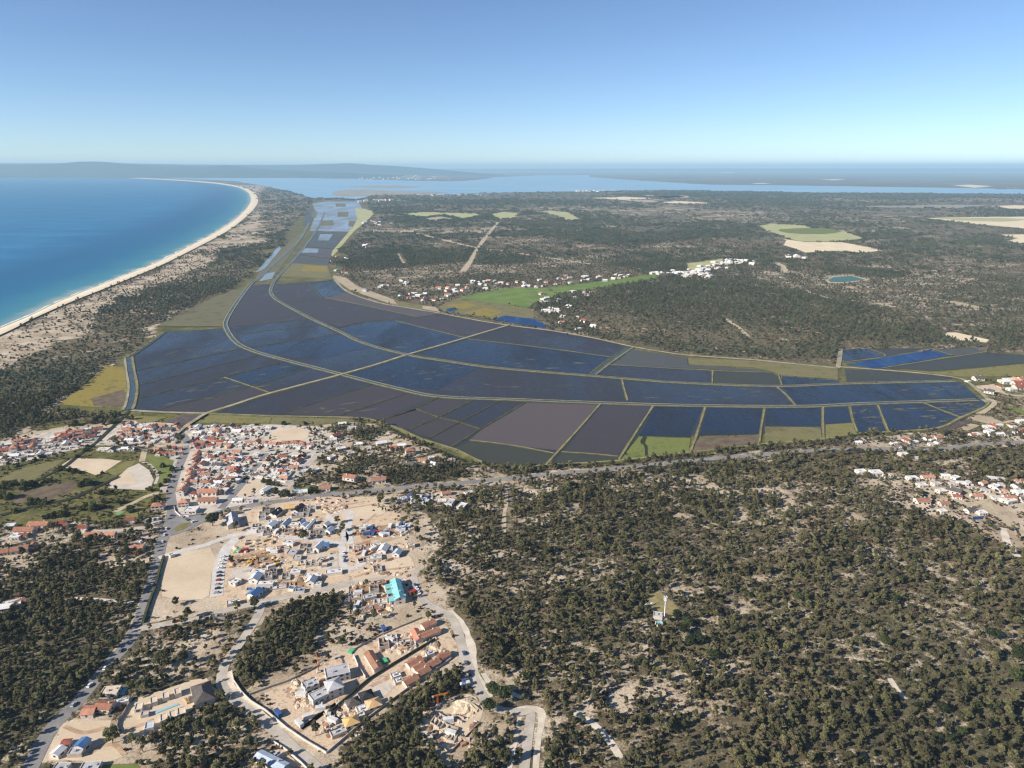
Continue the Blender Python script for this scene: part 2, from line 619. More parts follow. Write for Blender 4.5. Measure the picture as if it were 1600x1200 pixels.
paint(ZC(260, 590, 420, 560, 640, 610, 600, 640, 400, 640), tree=0.97)
# plantation stands and open heath in the far woods
_pr = random.Random(3)
for _k in range(70):
    _c = Vector(G(_pr.uniform(560, 1640), _pr.uniform(299, 440)))
    _a = _pr.choice((0.5, 0.5, -1.0, 0.1))
    _e, _n = Vector((math.cos(_a), math.sin(_a))), Vector((-math.sin(_a), math.cos(_a)))
    _s, _t = _pr.uniform(0.05, 0.16) * _c.y, _pr.uniform(0.03, 0.1) * _c.y
    _q = [_c + _e * _s + _n * _t, _c - _e * _s + _n * _t, _c - _e * _s - _n * _t, _c + _e * _s - _n * _t]
    _px = [tuple(float(v) for v in to_px(np.array(q.x), np.array(q.y))) for q in _q]
    _m = _pr.random()
    paint(_px, tree=0.97 if _m < 0.3 else (0.2 if _m < 0.65 else 0.45), sand=_pr.uniform(0.2, 0.5))
# coast: dunes, then the pine belt
paint(PX(-800, 760, -250, 640, 0, 524, 57, 498, 112, 472, 182, 446, 252, 416, 304, 388, 352, 362, 381, 344, 397, 325, 402, 310, 395, 298, 374, 292, 336, 284,
         415, 288, 470, 320, 440, 372, 380, 428, 300, 470, 245, 520, 150, 600, 0, 700, -800, 900), tree=0.12, sand=0.66, scrub=0.50)
paint(PX(404, 300, 420, 292, 455, 300, 480, 318, 462, 345, 445, 366, 420, 380, 395, 372, 405, 330), tree=0.4, sand=0.40)
BELT = ZA(0, 1010, 120, 960, 300, 880, 420, 870, 430, 770, 540, 700, 680, 690, 750, 620, 900, 560, 960, 490, 1150, 450, 1300, 380, 1340, 390,
          1250, 440, 1220, 530, 1100, 630, 960, 690, 800, 760, 690, 840, 600, 950, 440, 1010, 380, 1080, 240, 1130, 120, 1220, 0, 1280)
paint(BELT, tree=0.86, sand=0.27, scrub=0.7)
paint(PX(-800, 700, -300, 640, 0, 576, 150, 585, 100, 620, 60, 655, 0, 690, -800, 950), tree=0.92, sand=0.2)
paint(ZA(700, 640, 880, 560, 960, 600, 800, 700, 640, 760, 540, 760), tree=0.6, sand=0.4)
# paddy plain, kept open
paint(PX(487, 314, 565, 312, 583, 332, 520, 398, 524, 430, 545, 458, 600, 474, 690, 490, 800, 509, 926, 528, 1080, 554, 1180, 562, 1310, 572, 1320, 545, 1600, 552,
         2300, 560, 2300, 640, 1560, 612, 1545, 630, 1500, 655, 1340, 679, 1186, 697, 965, 722, 860, 729, 800, 731, 740, 728, 650, 688, 575, 660, 430, 662,
         300, 668, 205, 650, 90, 640, 150, 585, 250, 515, 350, 456, 395, 428, 440, 370, 478, 330), tree=0.0, sand=0.1, green=0.75, scrub=0.1)
# foreground forest on the right
FOREST_R = PX(690, 800, 740, 770, 820, 756, 1000, 735, 1200, 715, 1340, 705, 2300, 690, 2300, 1800, 700, 1800, 760, 1180, 740, 1090, 720, 1010, 690, 960, 655, 915, 650, 880, 660, 840)
paint(FOREST_R, tree=0.49, sand=0.39, scrub=0.65)
paint(PX(1180, 1100, 1700, 1000, 2300, 1200, 2300, 1800, 1100, 1800), tree=0.68, sand=0.28)
paint(Y6(1100, 600, 1400, 560, 1600, 620, 1600, 760, 1300, 740), tree=0.55, sand=0.50)
paint(Y7(0, 0), tree=0) if False else None
paint(Z7(880, 430, 960, 440, 1000, 600, 1400, 690, 1200, 760, 980, 740, 870, 640), tree=0.35, sand=0.55)
paint(Y2(700, 300, 1150, 330, 1400, 420, 1420, 560, 1500, 700, 1250, 650, 1000, 560, 720, 560), tree=0.68, sand=0.42)
paint(Y3(850, 680, 1300, 670, 1300, 900, 1050, 1150, 300, 1200, 250, 1050, 650, 800), tree=0.6, sand=0.5)
# town and left hand side
paint(PX(-300, 690, 0, 690, 70, 668, 190, 655, 300, 664, 470, 662, 545, 664, 600, 690, 640, 700, 700, 735, 740, 760, 690, 790, 640, 760, 500, 780, 430, 790, 350, 800, 262, 812,
         262, 760, 275, 700, 150, 695, 60, 720, -300, 740), tree=0.10, sand=0.80, green=0.12, scrub=0.15)
paint(PX(475, 664, 560, 655, 650, 690, 740, 730, 800, 740, 740, 765, 600, 770, 450, 780, 460, 735, 500, 712), tree=0.30, sand=0.5, green=0.35, scrub=0.4)
paint(X4(480, 660, 740, 540, 900, 640, 1060, 500, 1400, 580, 1430, 760, 1000, 780, 640, 780, 500, 740), tree=1.0, sand=0.2)
paint(X4(100, 540, 300, 470, 400, 520, 340, 640, 160, 690, 60, 640), tree=0.9)
paint(PX(-300, 735, 50, 700, 150, 696, 265, 715, 268, 765, 262, 800, 200, 815, 90, 815, 0, 832, -300, 870), tree=0.05, sand=0.15, green=0.8, scrub=0.5)
paint(PX(-300, 830, 0, 832, 90, 812, 250, 822, 255, 850, 235, 880, 205, 872, 100, 875, -300, 910), tree=0.42, sand=0.45, green=0.2, scrub=0.4)
paint(PX(-300, 900, 60, 868, 205, 868, 240, 880, 222, 940, 205, 985, 150, 1050, 90, 1110, 0, 1190, -300, 1400), tree=0.86, sand=0.24, scrub=0.6)
paint(X7(0, 560, 330, 560, 420, 640, 200, 760, 0, 800), tree=0.15, sand=0.7)
paint(X7(1000, 560, 1560, 600, 1500, 700, 1150, 680, 960, 640), tree=0.12, sand=0.75)
paint(PX(-300, 1300, 0, 1190, 90, 1112, 60, 1160, 40, 1300, -300, 1800), tree=0.55, sand=0.45)
# construction quarter: open dug ground
paint(PX(262, 822, 330, 812, 400, 790, 480, 780, 620, 768, 660, 800, 690, 860, 650, 905, 640, 925, 560, 920, 420, 946, 300, 968, 225, 982, 245, 905), tree=0.01, sand=0.85, green=0.0, scrub=0.06)
paint(Z7(560, 230, 760, 260, 850, 420, 900, 520, 900, 640, 800, 560, 700, 400, 560, 330), tree=0.18, sand=0.7, scrub=0.2)
# patches between the building plots
paint(PX(205, 1020, 235, 985, 400, 945, 400, 965, 370, 1000, 345, 1040, 260, 1070, 215, 1060, 165, 1062), tree=0.5, sand=0.52, scrub=0.5)
paint(PX(560, 915, 690, 900, 715, 985, 735, 1080, 760, 1110, 740, 1200, 480, 1200, 370, 1060, 400, 950), tree=0.10, sand=0.66, scrub=0.35)
paint(PX(370, 1060, 365, 1040, 420, 960, 470, 935, 530, 925, 525, 955, 500, 980, 480, 1015, 430, 1050, 385, 1078), tree=0.92, sand=0.2, scrub=0.7)
paint(PX(500, 960, 620, 985, 690, 958, 640, 1000, 560, 1022, 470, 1030), tree=0.2, sand=0.62, scrub=0.8)
paint(PX(530, 1170, 600, 1110, 660, 1072, 700, 1045, 722, 1050, 735, 1080, 690, 1090, 655, 1140, 690, 1180, 720, 1300, 530, 1300), tree=0.92, sand=0.22, scrub=0.7)
paint(PX(270, 1120, 345, 1095, 380, 1130, 425, 1160, 390, 1300, 230, 1300, 240, 1160), tree=0.66, sand=0.42, scrub=0.6)
paint(PX(80, 1200, 60, 1160, 100, 1130, 180, 1120, 240, 1180, 230, 1300, 60, 1300), tree=0.05, sand=0.8)
paint(PX(760, 1120, 800, 1110, 815, 1300, 700, 1300, 730, 1180), tree=0.7, sand=0.4)
# clear ground under the trees along the lower road
paint(PX(560, 766, 820, 735, 960, 724, 1200, 700, 1200, 712, 960, 740, 820, 752, 560, 778), tree=0.35, sand=0.5)
paint(Y6(0, 505, 230, 500, 240, 550, 0, 580), tree=1.0, sand=0.2)
paint(Y6(250, 510, 800, 470, 1600, 380, 1600, 425, 800, 500, 300, 545), tree=0.55, sand=0.3)
# right edge hamlets
paint(PX(1335, 735, 1400, 735, 1480, 750, 1600, 770, 2300, 800, 2300, 880, 1560, 850, 1500, 815, 1420, 795, 1340, 760), tree=0.18, sand=0.62, green=0.1)
paint(Y4(500, 340, 1100, 290, 1600, 280, 1600, 360, 1300, 420, 600, 410), tree=0.28, sand=0.6)
paint(Y4(1060, 150, 1400, 80, 1600, 30, 1600, 330, 1200, 330, 1050, 290), tree=0.06, sand=0.5, green=0.45)
paint(PX(1490, 585, 1600, 575, 2300, 570, 2300, 680, 1600, 650, 1530, 610), tree=0.08, sand=0.6)
# left meadow details
paint(X1(440, 180, 1080, 100, 1180, 150, 780, 210, 440, 270), tree=0.0, green=0.9, sand=0.1)
paint(X1(0, 0, 520, 60, 1100, 80, 760, 130, 420, 190, 0, 330), tree=0.9, sand=0.2)
paint(X1(760, 90, 1420, 60, 1420, 130, 1080, 100), tree=0.8)
# bays beyond the plain
paint(PX(420, 258, 2300, 258, 2300, 291, 1488, 292, 1110, 287, 1000, 282, 835, 274, 625, 281, 420, 272), tree=0.5, sand=0.25)


def lookup(x, y, arrs):
    """Painted values at ground points; outlines are made uneven by noise."""
    r = np.hypot(x, y)
    k = np.clip(r / 900.0, 0.35, 6.0)
    wx = (fbm(x, y, 26 * 1.0, 3, 11) - 0.5) * 26 * np.minimum(k, 2) + (fbm(x, y, 180, 3, 12) - 0.5) * 60 * np.clip(k - 1, 0, 2)
    wy = (fbm(x, y, 26 * 1.0, 3, 13) - 0.5) * 26 * np.minimum(k, 2) + (fbm(x, y, 180, 3, 14) - 0.5) * 60 * np.clip(k - 1, 0, 2)
    px, py = to_px(x + wx, y + wy)
    ix = np.clip(((px - MX0) / MSX).astype(int), 0, MW - 1)
    iy = np.clip((py - MY0).astype(int), 0, MH - 1)
    return [a[iy, ix] for a in arrs]


def patchiness(x, y):
    """Bare sand patches among the heath, 0..1 around 0.5."""
    return 0.42 * fbm(x, y, 17, 4, 31) + 0.3 * fbm(x * 0.6, y * 1.6, 42, 3, 32) + 0.28 * fbm(x, y, 7, 3, 33)


def build_ground():
    V, F, S, GR = [], [], [], []
    base = 0
    for (x0, x1, y0, y1, st) in ((-800, 800, 130, 1000, 2.6), (-2000, 2100, 1000, 2600, 9.0), (-9200, 9400, 2600, 12600, 60.0)):
        nx, ny = int(round((x1 - x0) / st)) + 1, int(round((y1 - y0) / st)) + 1
        xs, ys = np.linspace(x0, x1, nx), np.linspace(y0, y1, ny)
        gx, gy = np.meshgrid(xs, ys)
        gx, gy = gx.ravel(), gy.ravel()
        sand, green = lookup(gx, gy, (D_SAND, D_GREEN))
        pt = patchiness(gx, gy)
        sand = sand + (pt - 0.5) * 1.5
        V.append(np.stack([gx, gy, np.zeros_like(gx)], 1))
        a = (np.arange(ny - 1)[:, None] * nx + np.arange(nx - 1)[None, :]).ravel() + base
        F.append(np.stack([a, a + 1, a + nx + 1, a + nx], 1))
        S.append(sand)
        GR.append(green)
        base += nx * ny
    V, F = np.concatenate(V), np.concatenate(F)
    me = bpy.data.meshes.new('ground')
    me.vertices.add(len(V))
    me.vertices.foreach_set('co', V.astype(np.float32).ravel())
    me.loops.add(F.size)
    me.loops.foreach_set('vertex_index', F.astype(np.int32).ravel())
    me.polygons.add(len(F))
    me.polygons.foreach_set('loop_start', np.arange(0, F.size, 4, dtype=np.int32))
    me.update(calc_edges=True)
    for nm, val in (('sand', S), ('green', GR)):
        at = me.attributes.new(nm, 'FLOAT', 'POINT')
        at.data.foreach_set('value', np.concatenate(val).astype(np.float32))
    o = link('ground', me, M_GROUND)
    o['kind'] = 'structure'


build_ground()
R = 61000.0
o = link('terrain', mesh('terrain', [(-R, -6000, -1.0), (R, -6000, -1.0), (R, R, -1.0), (-R, R, -1.0)], [(0, 1, 2, 3)], M_WOODS))
o['kind'] = 'structure'

# ---------------------------------------------------------------- sea, beach, estuary
SHORE = ZA(0, 840, 130, 785, 300, 705, 500, 625, 700, 545, 850, 470, 980, 400, 1060, 345, 1110, 290, 1120, 255, 1100, 225, 1050, 205, 950, 190, 800, 178, 650, 170, 500, 163, 340, 156)
BEACHLINE = ZA(0, 872, 140, 802, 320, 722, 520, 642, 720, 558, 872, 482, 1004, 412, 1084, 354, 1138, 300, 1152, 264, 1132, 229, 1075, 205, 960, 186.5, 800, 174.5, 650, 166.5, 500, 160, 345, 154)
SHORE = PX(-900, 900, -300, 640) + SHORE
BEACHLINE = PX(-900, 930, -300, 656) + BEACHLINE
shore = smooth_open([G(*p) for p in SHORE], 8)
inland = smooth_open([G(*p) for p in BEACHLINE], 8)


def build_sea():
    V, F, A = [], [], []
    offs = [(0, 1.0), (12, 0.93), (30, 0.86), (70, 0.74), (140, 0.55), (260, 0.34), (420, 0.15), (640, 0.0)]
    L = len(shore)
    for i, p in enumerate(shore):
        a, b = shore[max(i - 2, 0)], shore[min(i + 2, L - 1)]
        d = (b - a).normalized()
        nr = Vector((-d.y, d.x))
        for k, (of, sh) in enumerate(offs):
            q = p + nr * (of + (10 * float(fbm(p.x, p.y, 120, 2, 3)) if of else 0))
            V.append((q.x, q.y, 0.9))
            A.append(sh)
    K = len(offs)
    for i in range(L - 1):
        for k in range(K - 1):
            a = i * K + k
            F.append((a, a + K, a + K + 1, a + 1))
    n = len(V)
    far = [G(x, 270.6) for x in (119, 60, -200, -700, -1500, -2600)]
    pts = [tuple(p) for p in shore] + [tuple(f) for f in far] + [(-30000, 2000), (-6000, -3000)]
    v2, f2 = tess(pts, 0.4)
    V += v2
    A += [0.0] * len(v2)
    F += [tuple(i + n for i in f) for f in f2]
    me = mesh('sea', V, F, M_SEA)
    at = me.attributes.new('shallow', 'FLOAT', 'POINT')
    at.data.foreach_set('value', np.array(A, dtype=np.float32))
    o = link('sea', me)
    o['kind'] = 'structure'


build_sea()
CLEAR_SEA = BEACHLINE + PX(119, 270.6, -2000, 270.6, -2000, 1400)
BV, BF = [], []
for i in range(len(shore)):
    a, b = shore[i], inland[i]
    for k in range(4):
        q = a.lerp(b, k / 3)
        BV.append((q.x, q.y, 0.95 + 1.6 * math.sin(k / 3 * 2.2)))
for i in range(len(shore) - 1):
    for k in range(3):
        a = i * 4 + k
        BF.append((a, a + 1, a + 5, a + 4))
o = link('beach', mesh('beach', BV, BF, M_BEACH))
o['kind'] = 'structure'
# a broken line of white foam where small waves run out
FV, FF = [], []
for i in range(0, len(shore) - 1):
    p, q = shore[i], shore[i + 1]
    seg = (q - p)
    nseg = max(1, int(seg.length / 14))
    d = seg.normalized()
    nr = Vector((-d.y, d.x))
    if p.y > 5200: break
    for j in range(nseg):
        a, b = p + seg * (j / nseg), p + seg * ((j + 1) / nseg)
        w0 = max(0.0, float(fbm(a.x, a.y, 40, 3, 71)) - 0.36) * 16
        w1 = max(0.0, float(fbm(b.x, b.y, 40, 3, 71)) - 0.36) * 16
        if w0 + w1 <= 0: continue
        k = len(FV)
        o0, o1 = 2 + 5 * float(fbm(a.x, a.y, 25, 2, 72)), 2 + 5 * float(fbm(b.x, b.y, 25, 2, 72))
        for v, oo in ((a, o0), (b, o1)):
            FV.append((v.x + nr.x * oo, v.y + nr.y * oo, 1.0))
        for v, oo in ((b, o1 + w1), (a, o0 + w0)):
            FV.append((v.x + nr.x * oo, v.y + nr.y * oo, 1.0))
        FF.append((k, k + 1, k + 2, k + 3))
o = link('foam', mesh('foam', FV, FF, speckle('foam', srgb(214, 220, 216), srgb(236, 238, 234), 4)))
o['kind'] = 'stuff'

EST = PX(372, 283.5, 380, 285.5, 395, 287.5, 413, 290.5, 432, 295, 455, 299.5, 472, 304.5, 488, 310, 520, 309, 560, 311.5, 580, 305, 620, 304.5, 700, 303.5, 800, 300.5, 898, 299, 1040, 297,
         1180, 299, 1285, 301.5, 1390, 301.5, 1600, 303, 2300, 305, 2300, 297.5, 1600, 296, 1488, 293.5, 1400, 292.5, 1320, 291, 1215, 289.5, 1110, 288.5, 1080, 287, 992, 281.5, 922, 276.5, 920, 273.5,
         835, 274.2, 772, 277, 760, 279, 702, 283, 640, 282.5, 600, 281, 560, 280, 520, 279.5, 470, 277.5, 420, 276.5, 360, 274.5, 300, 273, 250, 272.3, 180, 271.5, 130, 271,
         119, 273.2, 175, 275.4, 227, 277.6, 280, 279.3, 332, 281)
sheet('estuary_water', EST, 0.5, M_EST)
sheet('mud_flat', PX(520, 300, 540, 297, 575, 296.5, 610, 298, 660, 299, 700, 301, 650, 303.5, 560, 306, 525, 306), 1.2, M_MARSH, 2)
sheet('mud_flat', PX(545, 291, 600, 290, 655, 291.5, 640, 293.5, 580, 293.5), 1.2, M_MARSH, 2)
sheet('mud_flat', PX(640, 281.2, 700, 278.5, 760, 279, 772, 277.5, 745, 281, 702, 283.4), 1.2, M_GROUND, 2)
sheet('peninsula', PX(300, 273.4, 360, 275, 400, 277, 372, 277.2, 330, 275.6), 1.2, M_GROUND, 2) if False else None

# ---------------------------------------------------------------- flooded paddies
ZF = 0.5


def paddy(mat, *px, name='paddy_field', z=ZF):
    return sheet(name, PX(*px), z, mat, 0, (14, 1.6))


# standing water under the whole plain, so that no dry gap is left beside a dyke
sheet('paddy_water', PX(258, 519, 353, 513, 362, 490, 392, 445, 430, 444, 519, 438, 541, 455, 590, 473, 688, 490, 796, 509, 926, 529, 985, 542, 960, 566, 1112, 580, 1216, 587, 1222, 601, 1491, 597, 1528, 622,
                        1541, 630, 1500, 651, 1465, 668, 1340, 677, 1186, 679, 998, 682, 966, 718, 860, 725, 800, 728, 760, 723, 706, 699, 660, 684, 625, 668, 577, 654, 425, 650, 326, 646, 204, 641, 210, 610, 202, 561), 0.42, W_SLATE)
# west block
paddy(W_BLUE, 258, 520, 350, 514, 360, 530, 376, 545, 214, 579, 205, 562)
paddy(W_BLUE, 214, 580, 376, 546, 404, 555, 216, 602, 211, 590)
paddy(W_SLATE, 216, 603, 404, 556, 450, 564, 350, 589, 216, 623)
paddy(W_BLUE, 216, 624, 349, 590, 400, 602, 246, 641, 214, 640)
paddy(W_DEEP, 350, 589, 450, 564, 486, 574, 402, 602)
paddy(W_SLATE, 402, 602, 486, 574, 534, 586, 424, 614)
paddy(W_PURPLE, 247, 641, 402, 603, 423, 615, 407, 620, 326, 645)
# between the two canals
paddy(W_PURPLE, 392, 446, 412, 447, 423, 456, 441, 474, 482, 499, 420, 505, 362, 511, 355, 503, 371, 474)
paddy(W_BLUE, 362, 511.5, 420, 505.5, 482, 500, 498, 508, 370, 522)
paddy(W_BLUE, 370, 523, 499, 509, 529, 522, 391, 543, 380, 535)
paddy(W_DEEP, 392, 544, 529, 523, 583, 541, 492, 562, 440, 556)
paddy(W_BLUE, 492, 563, 583, 542, 637, 553, 534, 584)
paddy(W_DEEP, 536, 586, 638, 556, 700, 565, 752, 573, 685, 609, 612, 604)
paddy(W_SLATE, 685, 610, 752, 574, 850, 582, 973, 593, 979, 627, 860, 625, 700, 618)
paddy(W_BLUE, 979, 597, 1062, 600, 1212, 606, 1240, 632, 1062, 630, 984, 627)
paddy(W_NAVY, 1224, 606, 1320, 602, 1500, 597, 1528, 622, 1350, 630, 1247, 633)
# above the upper canal
paddy(W_PURPLE, 432, 444, 483, 443, 504, 466, 442, 472, 427, 458)
paddy(W_BLUE, 484, 443, 519, 440, 541, 456, 506, 466)
paddy(W_PURPLE, 443, 473, 520, 467, 576, 502, 530, 511, 490, 497)
paddy(W_TAUPE, 508, 467, 541, 457, 590, 474, 688, 490, 655, 495, 520, 467)
paddy(W_PURPLE, 521, 468, 654, 496, 618, 501, 577, 502)
paddy(W_DEEP, 531, 513, 618, 502, 672, 515, 728, 529, 637, 553, 600, 545, 560, 530)
paddy(W_PURPLE, 620, 502, 690, 491, 794, 509, 732, 528)
paddy(W_DEEP, 656, 552, 731, 531, 850, 545, 953, 559, 920, 583, 800, 575, 720, 564)
paddy(W_SLATE, 737, 529, 797, 510, 870, 519, 983, 543, 953, 557, 850, 543)
paddy(W_GREY, 988, 546, 1074, 559, 1075, 571, 1178, 577, 1206, 582, 956, 570)
paddy(W_SLATE, 954, 571, 1112, 580, 1112, 599, 1062, 596, 935, 586)
paddy(W_DARK, 1115, 581, 1206, 583, 1216, 588, 1217, 601, 1115, 599)
paddy(W_NAVY, 1222, 588, 1309, 595, 1313, 598, 1222, 601)
# row below the lower canal
paddy(W_SLATE, 328, 646, 407, 621, 534, 587, 583, 600, 441, 647, 425, 649)
paddy(W_PURPLE, 442, 647, 584, 601, 612, 607, 638, 614, 528, 651)
paddy(W_PURPLE, 529, 651, 639, 614, 682, 622, 593, 657, 575, 654)
paddy(W_PURPLE, 594, 658, 650, 637, 685, 623, 740, 625, 686, 651, 652, 641)
paddy(W_PURPLE, 594, 659, 650, 639, 685, 652, 640, 671, 620, 667)
paddy(W_SLATE, 687, 651, 741, 625, 781, 627, 718, 659)
paddy(W_PURPLE, 641, 672, 686, 653, 717, 660, 671, 684, 655, 680)
paddy(W_SLATE, 719, 660, 782, 627, 821, 629, 752, 670)
paddy(W_PURPLE, 673, 686, 718, 661, 751, 671, 705, 698)
paddy(W_TAUPE, 734, 688, 752, 671, 822, 629.5, 935, 633, 876, 705, 800, 696)
paddy(W_DARK, 710, 701, 734, 689, 800, 697, 866, 709, 853, 725, 800, 728, 760, 723)
paddy(W_PURPLE, 941, 633, 1018, 635, 965, 713, 920, 709, 880, 706)
paddy(W_DARK, 878, 708, 965, 714.5, 962, 720, 920, 723, 863, 726)
paddy(W_NAVY, 1024, 636, 1098, 637, 1078, 684, 998, 681)
paddy(W_NAVY, 1106, 638, 1191, 639, 1186, 678, 1092, 681)
paddy(W_NAVY, 1199, 638, 1282, 638, 1281, 666, 1195, 665)
paddy(W_NAVY, 1290, 637.5, 1324, 637, 1331, 660, 1290, 662)
paddy(W_NAVY, 1333, 636.5, 1367, 635.5, 1385, 674, 1342, 677)
paddy(W_NAVY, 1377, 634.5, 1440, 631.5, 1496, 652, 1463, 668, 1390, 674)
paddy(W_NAVY, 1452, 631, 1526, 627, 1541, 630, 1536, 636, 1501, 650)
for poly, m in (((998, 682.5, 1079, 685.5, 1076, 706, 1030, 712, 970, 719), M_GREEN), ((1093, 683, 1186, 680, 1185, 694, 1078, 706), M_HEATH),
                ((1195, 667, 1282, 668, 1284, 686, 1195, 695), M_OLIVE), ((1290, 664, 1332, 661, 1338, 677, 1290, 685), M_LAWN),
                ((245, 510, 350, 510, 371, 473, 390, 445, 350, 458, 287, 486), M_MARSHGRASS),
                ((1075, 559.5, 1160, 563, 1309, 573, 1309, 593, 1222, 587, 1207, 581, 1180, 575, 1077, 570), M_OLIVE),
                ((1320, 577.5, 1380, 580, 1487, 590, 1486, 594, 1323, 598), W_DARK),
                ((1315, 547, 1355, 545, 1381, 557, 1318, 565), W_NAVY), ((1357, 545, 1450, 544.5, 1384, 557), W_DARK),
                ((1321, 570, 1385, 558, 1453, 547.5, 1487, 555.5, 1369, 576), W_BRIGHT),
                ((1386, 575, 1460, 563, 1540, 551, 1620, 556, 1620, 566, 1460, 580), W_DARK),
                ((1466, 582, 1620, 567, 1700, 575, 1640, 588, 1500, 589, 1400, 577), M_LAWN), ((1455, 546, 1520, 543, 1538, 550, 1490, 556), W_GREY),
                ((305, 661, 330, 648, 425, 652, 420, 663), M_LAWN), ((426, 652, 540, 655, 560, 658, 480, 666, 421, 663), M_OLIVE),
                ((206, 650, 262, 652, 240, 660, 215, 661), M_LAWN), ((256, 660, 286, 649, 318, 649, 296, 663), M_PLOUGH)):
    sheet('field' if m not in (W_NAVY, W_BRIGHT, W_DARK, W_GREY) else 'paddy_field', PX(*poly), 0.45, m)
# yellow flowering marsh west of the big dyke
sheet('field', ZA(260, 1175, 380, 1090, 470, 1005, 555, 1010, 570, 1110, 555, 1165, 440, 1190), 0.3, M_YELLOW, 0, (12, 4))
sheet('field', ZA(400, 1155, 555, 1110, 572, 1150, 550, 1185, 420, 1185), 0.34, M_HEATH, 0, (10, 5))
# strip of the far plain running to the bay
paddy(M_OLIVE, 437, 432, 519, 436, 512, 415, 451, 411)
paddy(M_YELLOW, 470, 424, 512, 425, 511, 416, 476, 415, z=0.6)
paddy(W_GREY, 451, 411, 512, 415, 516, 405, 462, 398)
paddy(W_TAUPE, 463, 397, 516, 404, 527, 390, 472, 386)
paddy(W_GREY, 472, 385, 527, 389, 545, 364, 491, 362)
paddy(W_FAR, 484, 361, 494, 333, 488, 318, 510, 315, 560, 315, 566, 326, 560, 340, 546, 362)
paddy(M_MARSHGRASS, 395, 442, 430, 431, 460, 389, 478, 362, 468, 366, 440, 388, 405, 425)
paddy(W_FAR, 400, 426, 414, 420, 440, 388, 436, 384, z=0.7)
paddy(W_GREY, 471, 352, 484, 352, 492, 332, 486, 322, 478, 335)
for q in ((500, 345, 520, 344, 522, 352, 498, 353), (528, 331, 545, 331, 543, 339, 527, 339), (545, 345, 556, 345, 552, 354, 544, 354), (488, 330, 496, 330, 494, 340, 486, 340), (524, 318, 540, 318, 540, 323, 525, 323)):
    paddy(M_MARSHGRASS, *q, z=0.62)
for q in ((474, 388, 498, 389, 496, 395, 468, 395), (500, 366, 520, 366, 514, 376, 496, 376), (405, 440, 425, 436, 430, 425, 415, 428)):
    paddy(W_FAR, *q, z=0.62)
for k, (a, b) in enumerate((((497, 356), (548, 359)), ((494, 347), (555, 349)), ((500, 339), (561, 341)), ((492, 323), (562, 324)))):
    bank('dyke', [a, b], 4, 0.5, ZF, M_BANKTOP, M_BANKSIDE)
sheet('field', ZB(100, 300, 180, 315, 165, 345, 100, 400, 40, 470, 0, 515, 0, 490, 60, 420, 110, 350), 0.6, M_PALEGREEN, 2)
sheet('field', ZB(0, 600, 60, 612, 110, 650, 220, 690, 330, 730, 460, 742, 480, 765, 250, 725, 80, 668, 10, 620), 0.3, M_BARE, 1)
# side valley with green meadows
sheet('field', ZB(600, 690, 760, 660, 950, 655, 1000, 690, 870, 745, 700, 722, 560, 702), 0.5, M_FRESH, 1)
sheet('field', ZB(960, 655, 1100, 640, 1300, 612, 1450, 595, 1475, 606, 1180, 660, 1000, 684), 0.5, M_FRESH, 1)
sheet('field', ZB(470, 740, 560, 702, 870, 747, 925, 795, 800, 790, 720, 800, 500, 765), 0.5, M_OLIVE, 0)
sheet('field', ZB(500, 735, 600, 722, 650, 740, 560, 755), 0.7, M_YELLOW, 0)
sheet('field', ZB(580, 770, 680, 745, 760, 765, 700, 790), 0.7, M_YELLOW, 0)
sheet('field', ZB(270, 710, 400, 735, 400, 760, 300, 745), 0.4, M_OLIVE, 0)
sheet('pond', ZB(712, 800, 770, 781, 900, 797, 960, 826, 940, 836), 0.7, W_BRIGHT)
sheet('pond', ZB(505, 752, 545, 745, 560, 755, 520, 765), 0.7, W_BRIGHT)
# clearings in the far woods
sheet('field', ZC(410, 380, 470, 370, 620, 378, 645, 390, 780, 400, 895, 438, 780, 450, 600, 450, 530, 435), 0.8, M_PALEGREEN, 1, (60, 25))
sheet('field', ZC(510, 395, 700, 390, 790, 405, 690, 418, 540, 412), 1.1, M_GREEN, 2)
sheet('field', ZC(530, 438, 620, 452, 780, 452, 960, 490, 880, 500, 740, 492, 620, 500, 510, 465), 0.8, M_CREAM, 1, (60, 25))
sheet('field', ZC(1165, 345, 1400, 340, 1700, 338, 1700, 392, 1600, 392, 1400, 375, 1300, 362), 0.8, M_CREAM, 1, (80, 30))
sheet('field', ZC(1200, 345, 1500, 345, 1640, 352, 1500, 362, 1300, 356), 1.2, M_PALEGREEN, 1)
sheet('field', ZC(1450, 292, 1560, 288, 1700, 292, 1700, 306, 1540, 303), 0.8, M_CREAM, 1)
sheet('field', ZC(840, 292, 1300, 286, 1440, 288, 1300, 300, 1000, 298), 0.8, M_MARSH, 1)
sheet('field', ZC(1510, 420, 1640, 418, 1640, 465, 1520, 448, 1560, 435), 0.8, M_CREAM, 1, (50, 25))
for pl in (ZC(690, 173, 760, 171, 810, 174, 750, 177), ZC(1280, 199, 1360, 196, 1460, 203, 1380, 210), ZC(240, 140, 300, 139, 310, 143, 250, 144), ZC(380, 190, 440, 188, 470, 191, 410, 193)):
    sheet('field', pl, 0.9, M_CREAM, 1)
sheet('field', ZC(90, 548, 150, 540, 260, 525, 240, 545, 190, 560, 130, 585, 95, 575), 0.6, M_PALEGREEN, 1)
sheet('field', ZB(1150, 256, 1300, 250, 1450, 258, 1300, 264), 0.9, M_CREAM, 1)
sheet('field', ZB(1290, 266, 1450, 262, 1530, 270, 1400, 276), 0.9, M_BARE, 1)
sheet('field', ZB(1390, 242, 1580, 246, 1600, 254, 1480, 256), 0.9, M_CREAM, 1)
sheet('field', ZC(-100, 244, 60, 245, 105, 252, 0, 256), 0.9, M_CREAM, 1)
sheet('field', ZC(-60, 266, 40, 268, 185, 276, 185, 283, 0, 278), 0.9, M_CREAM, 1)
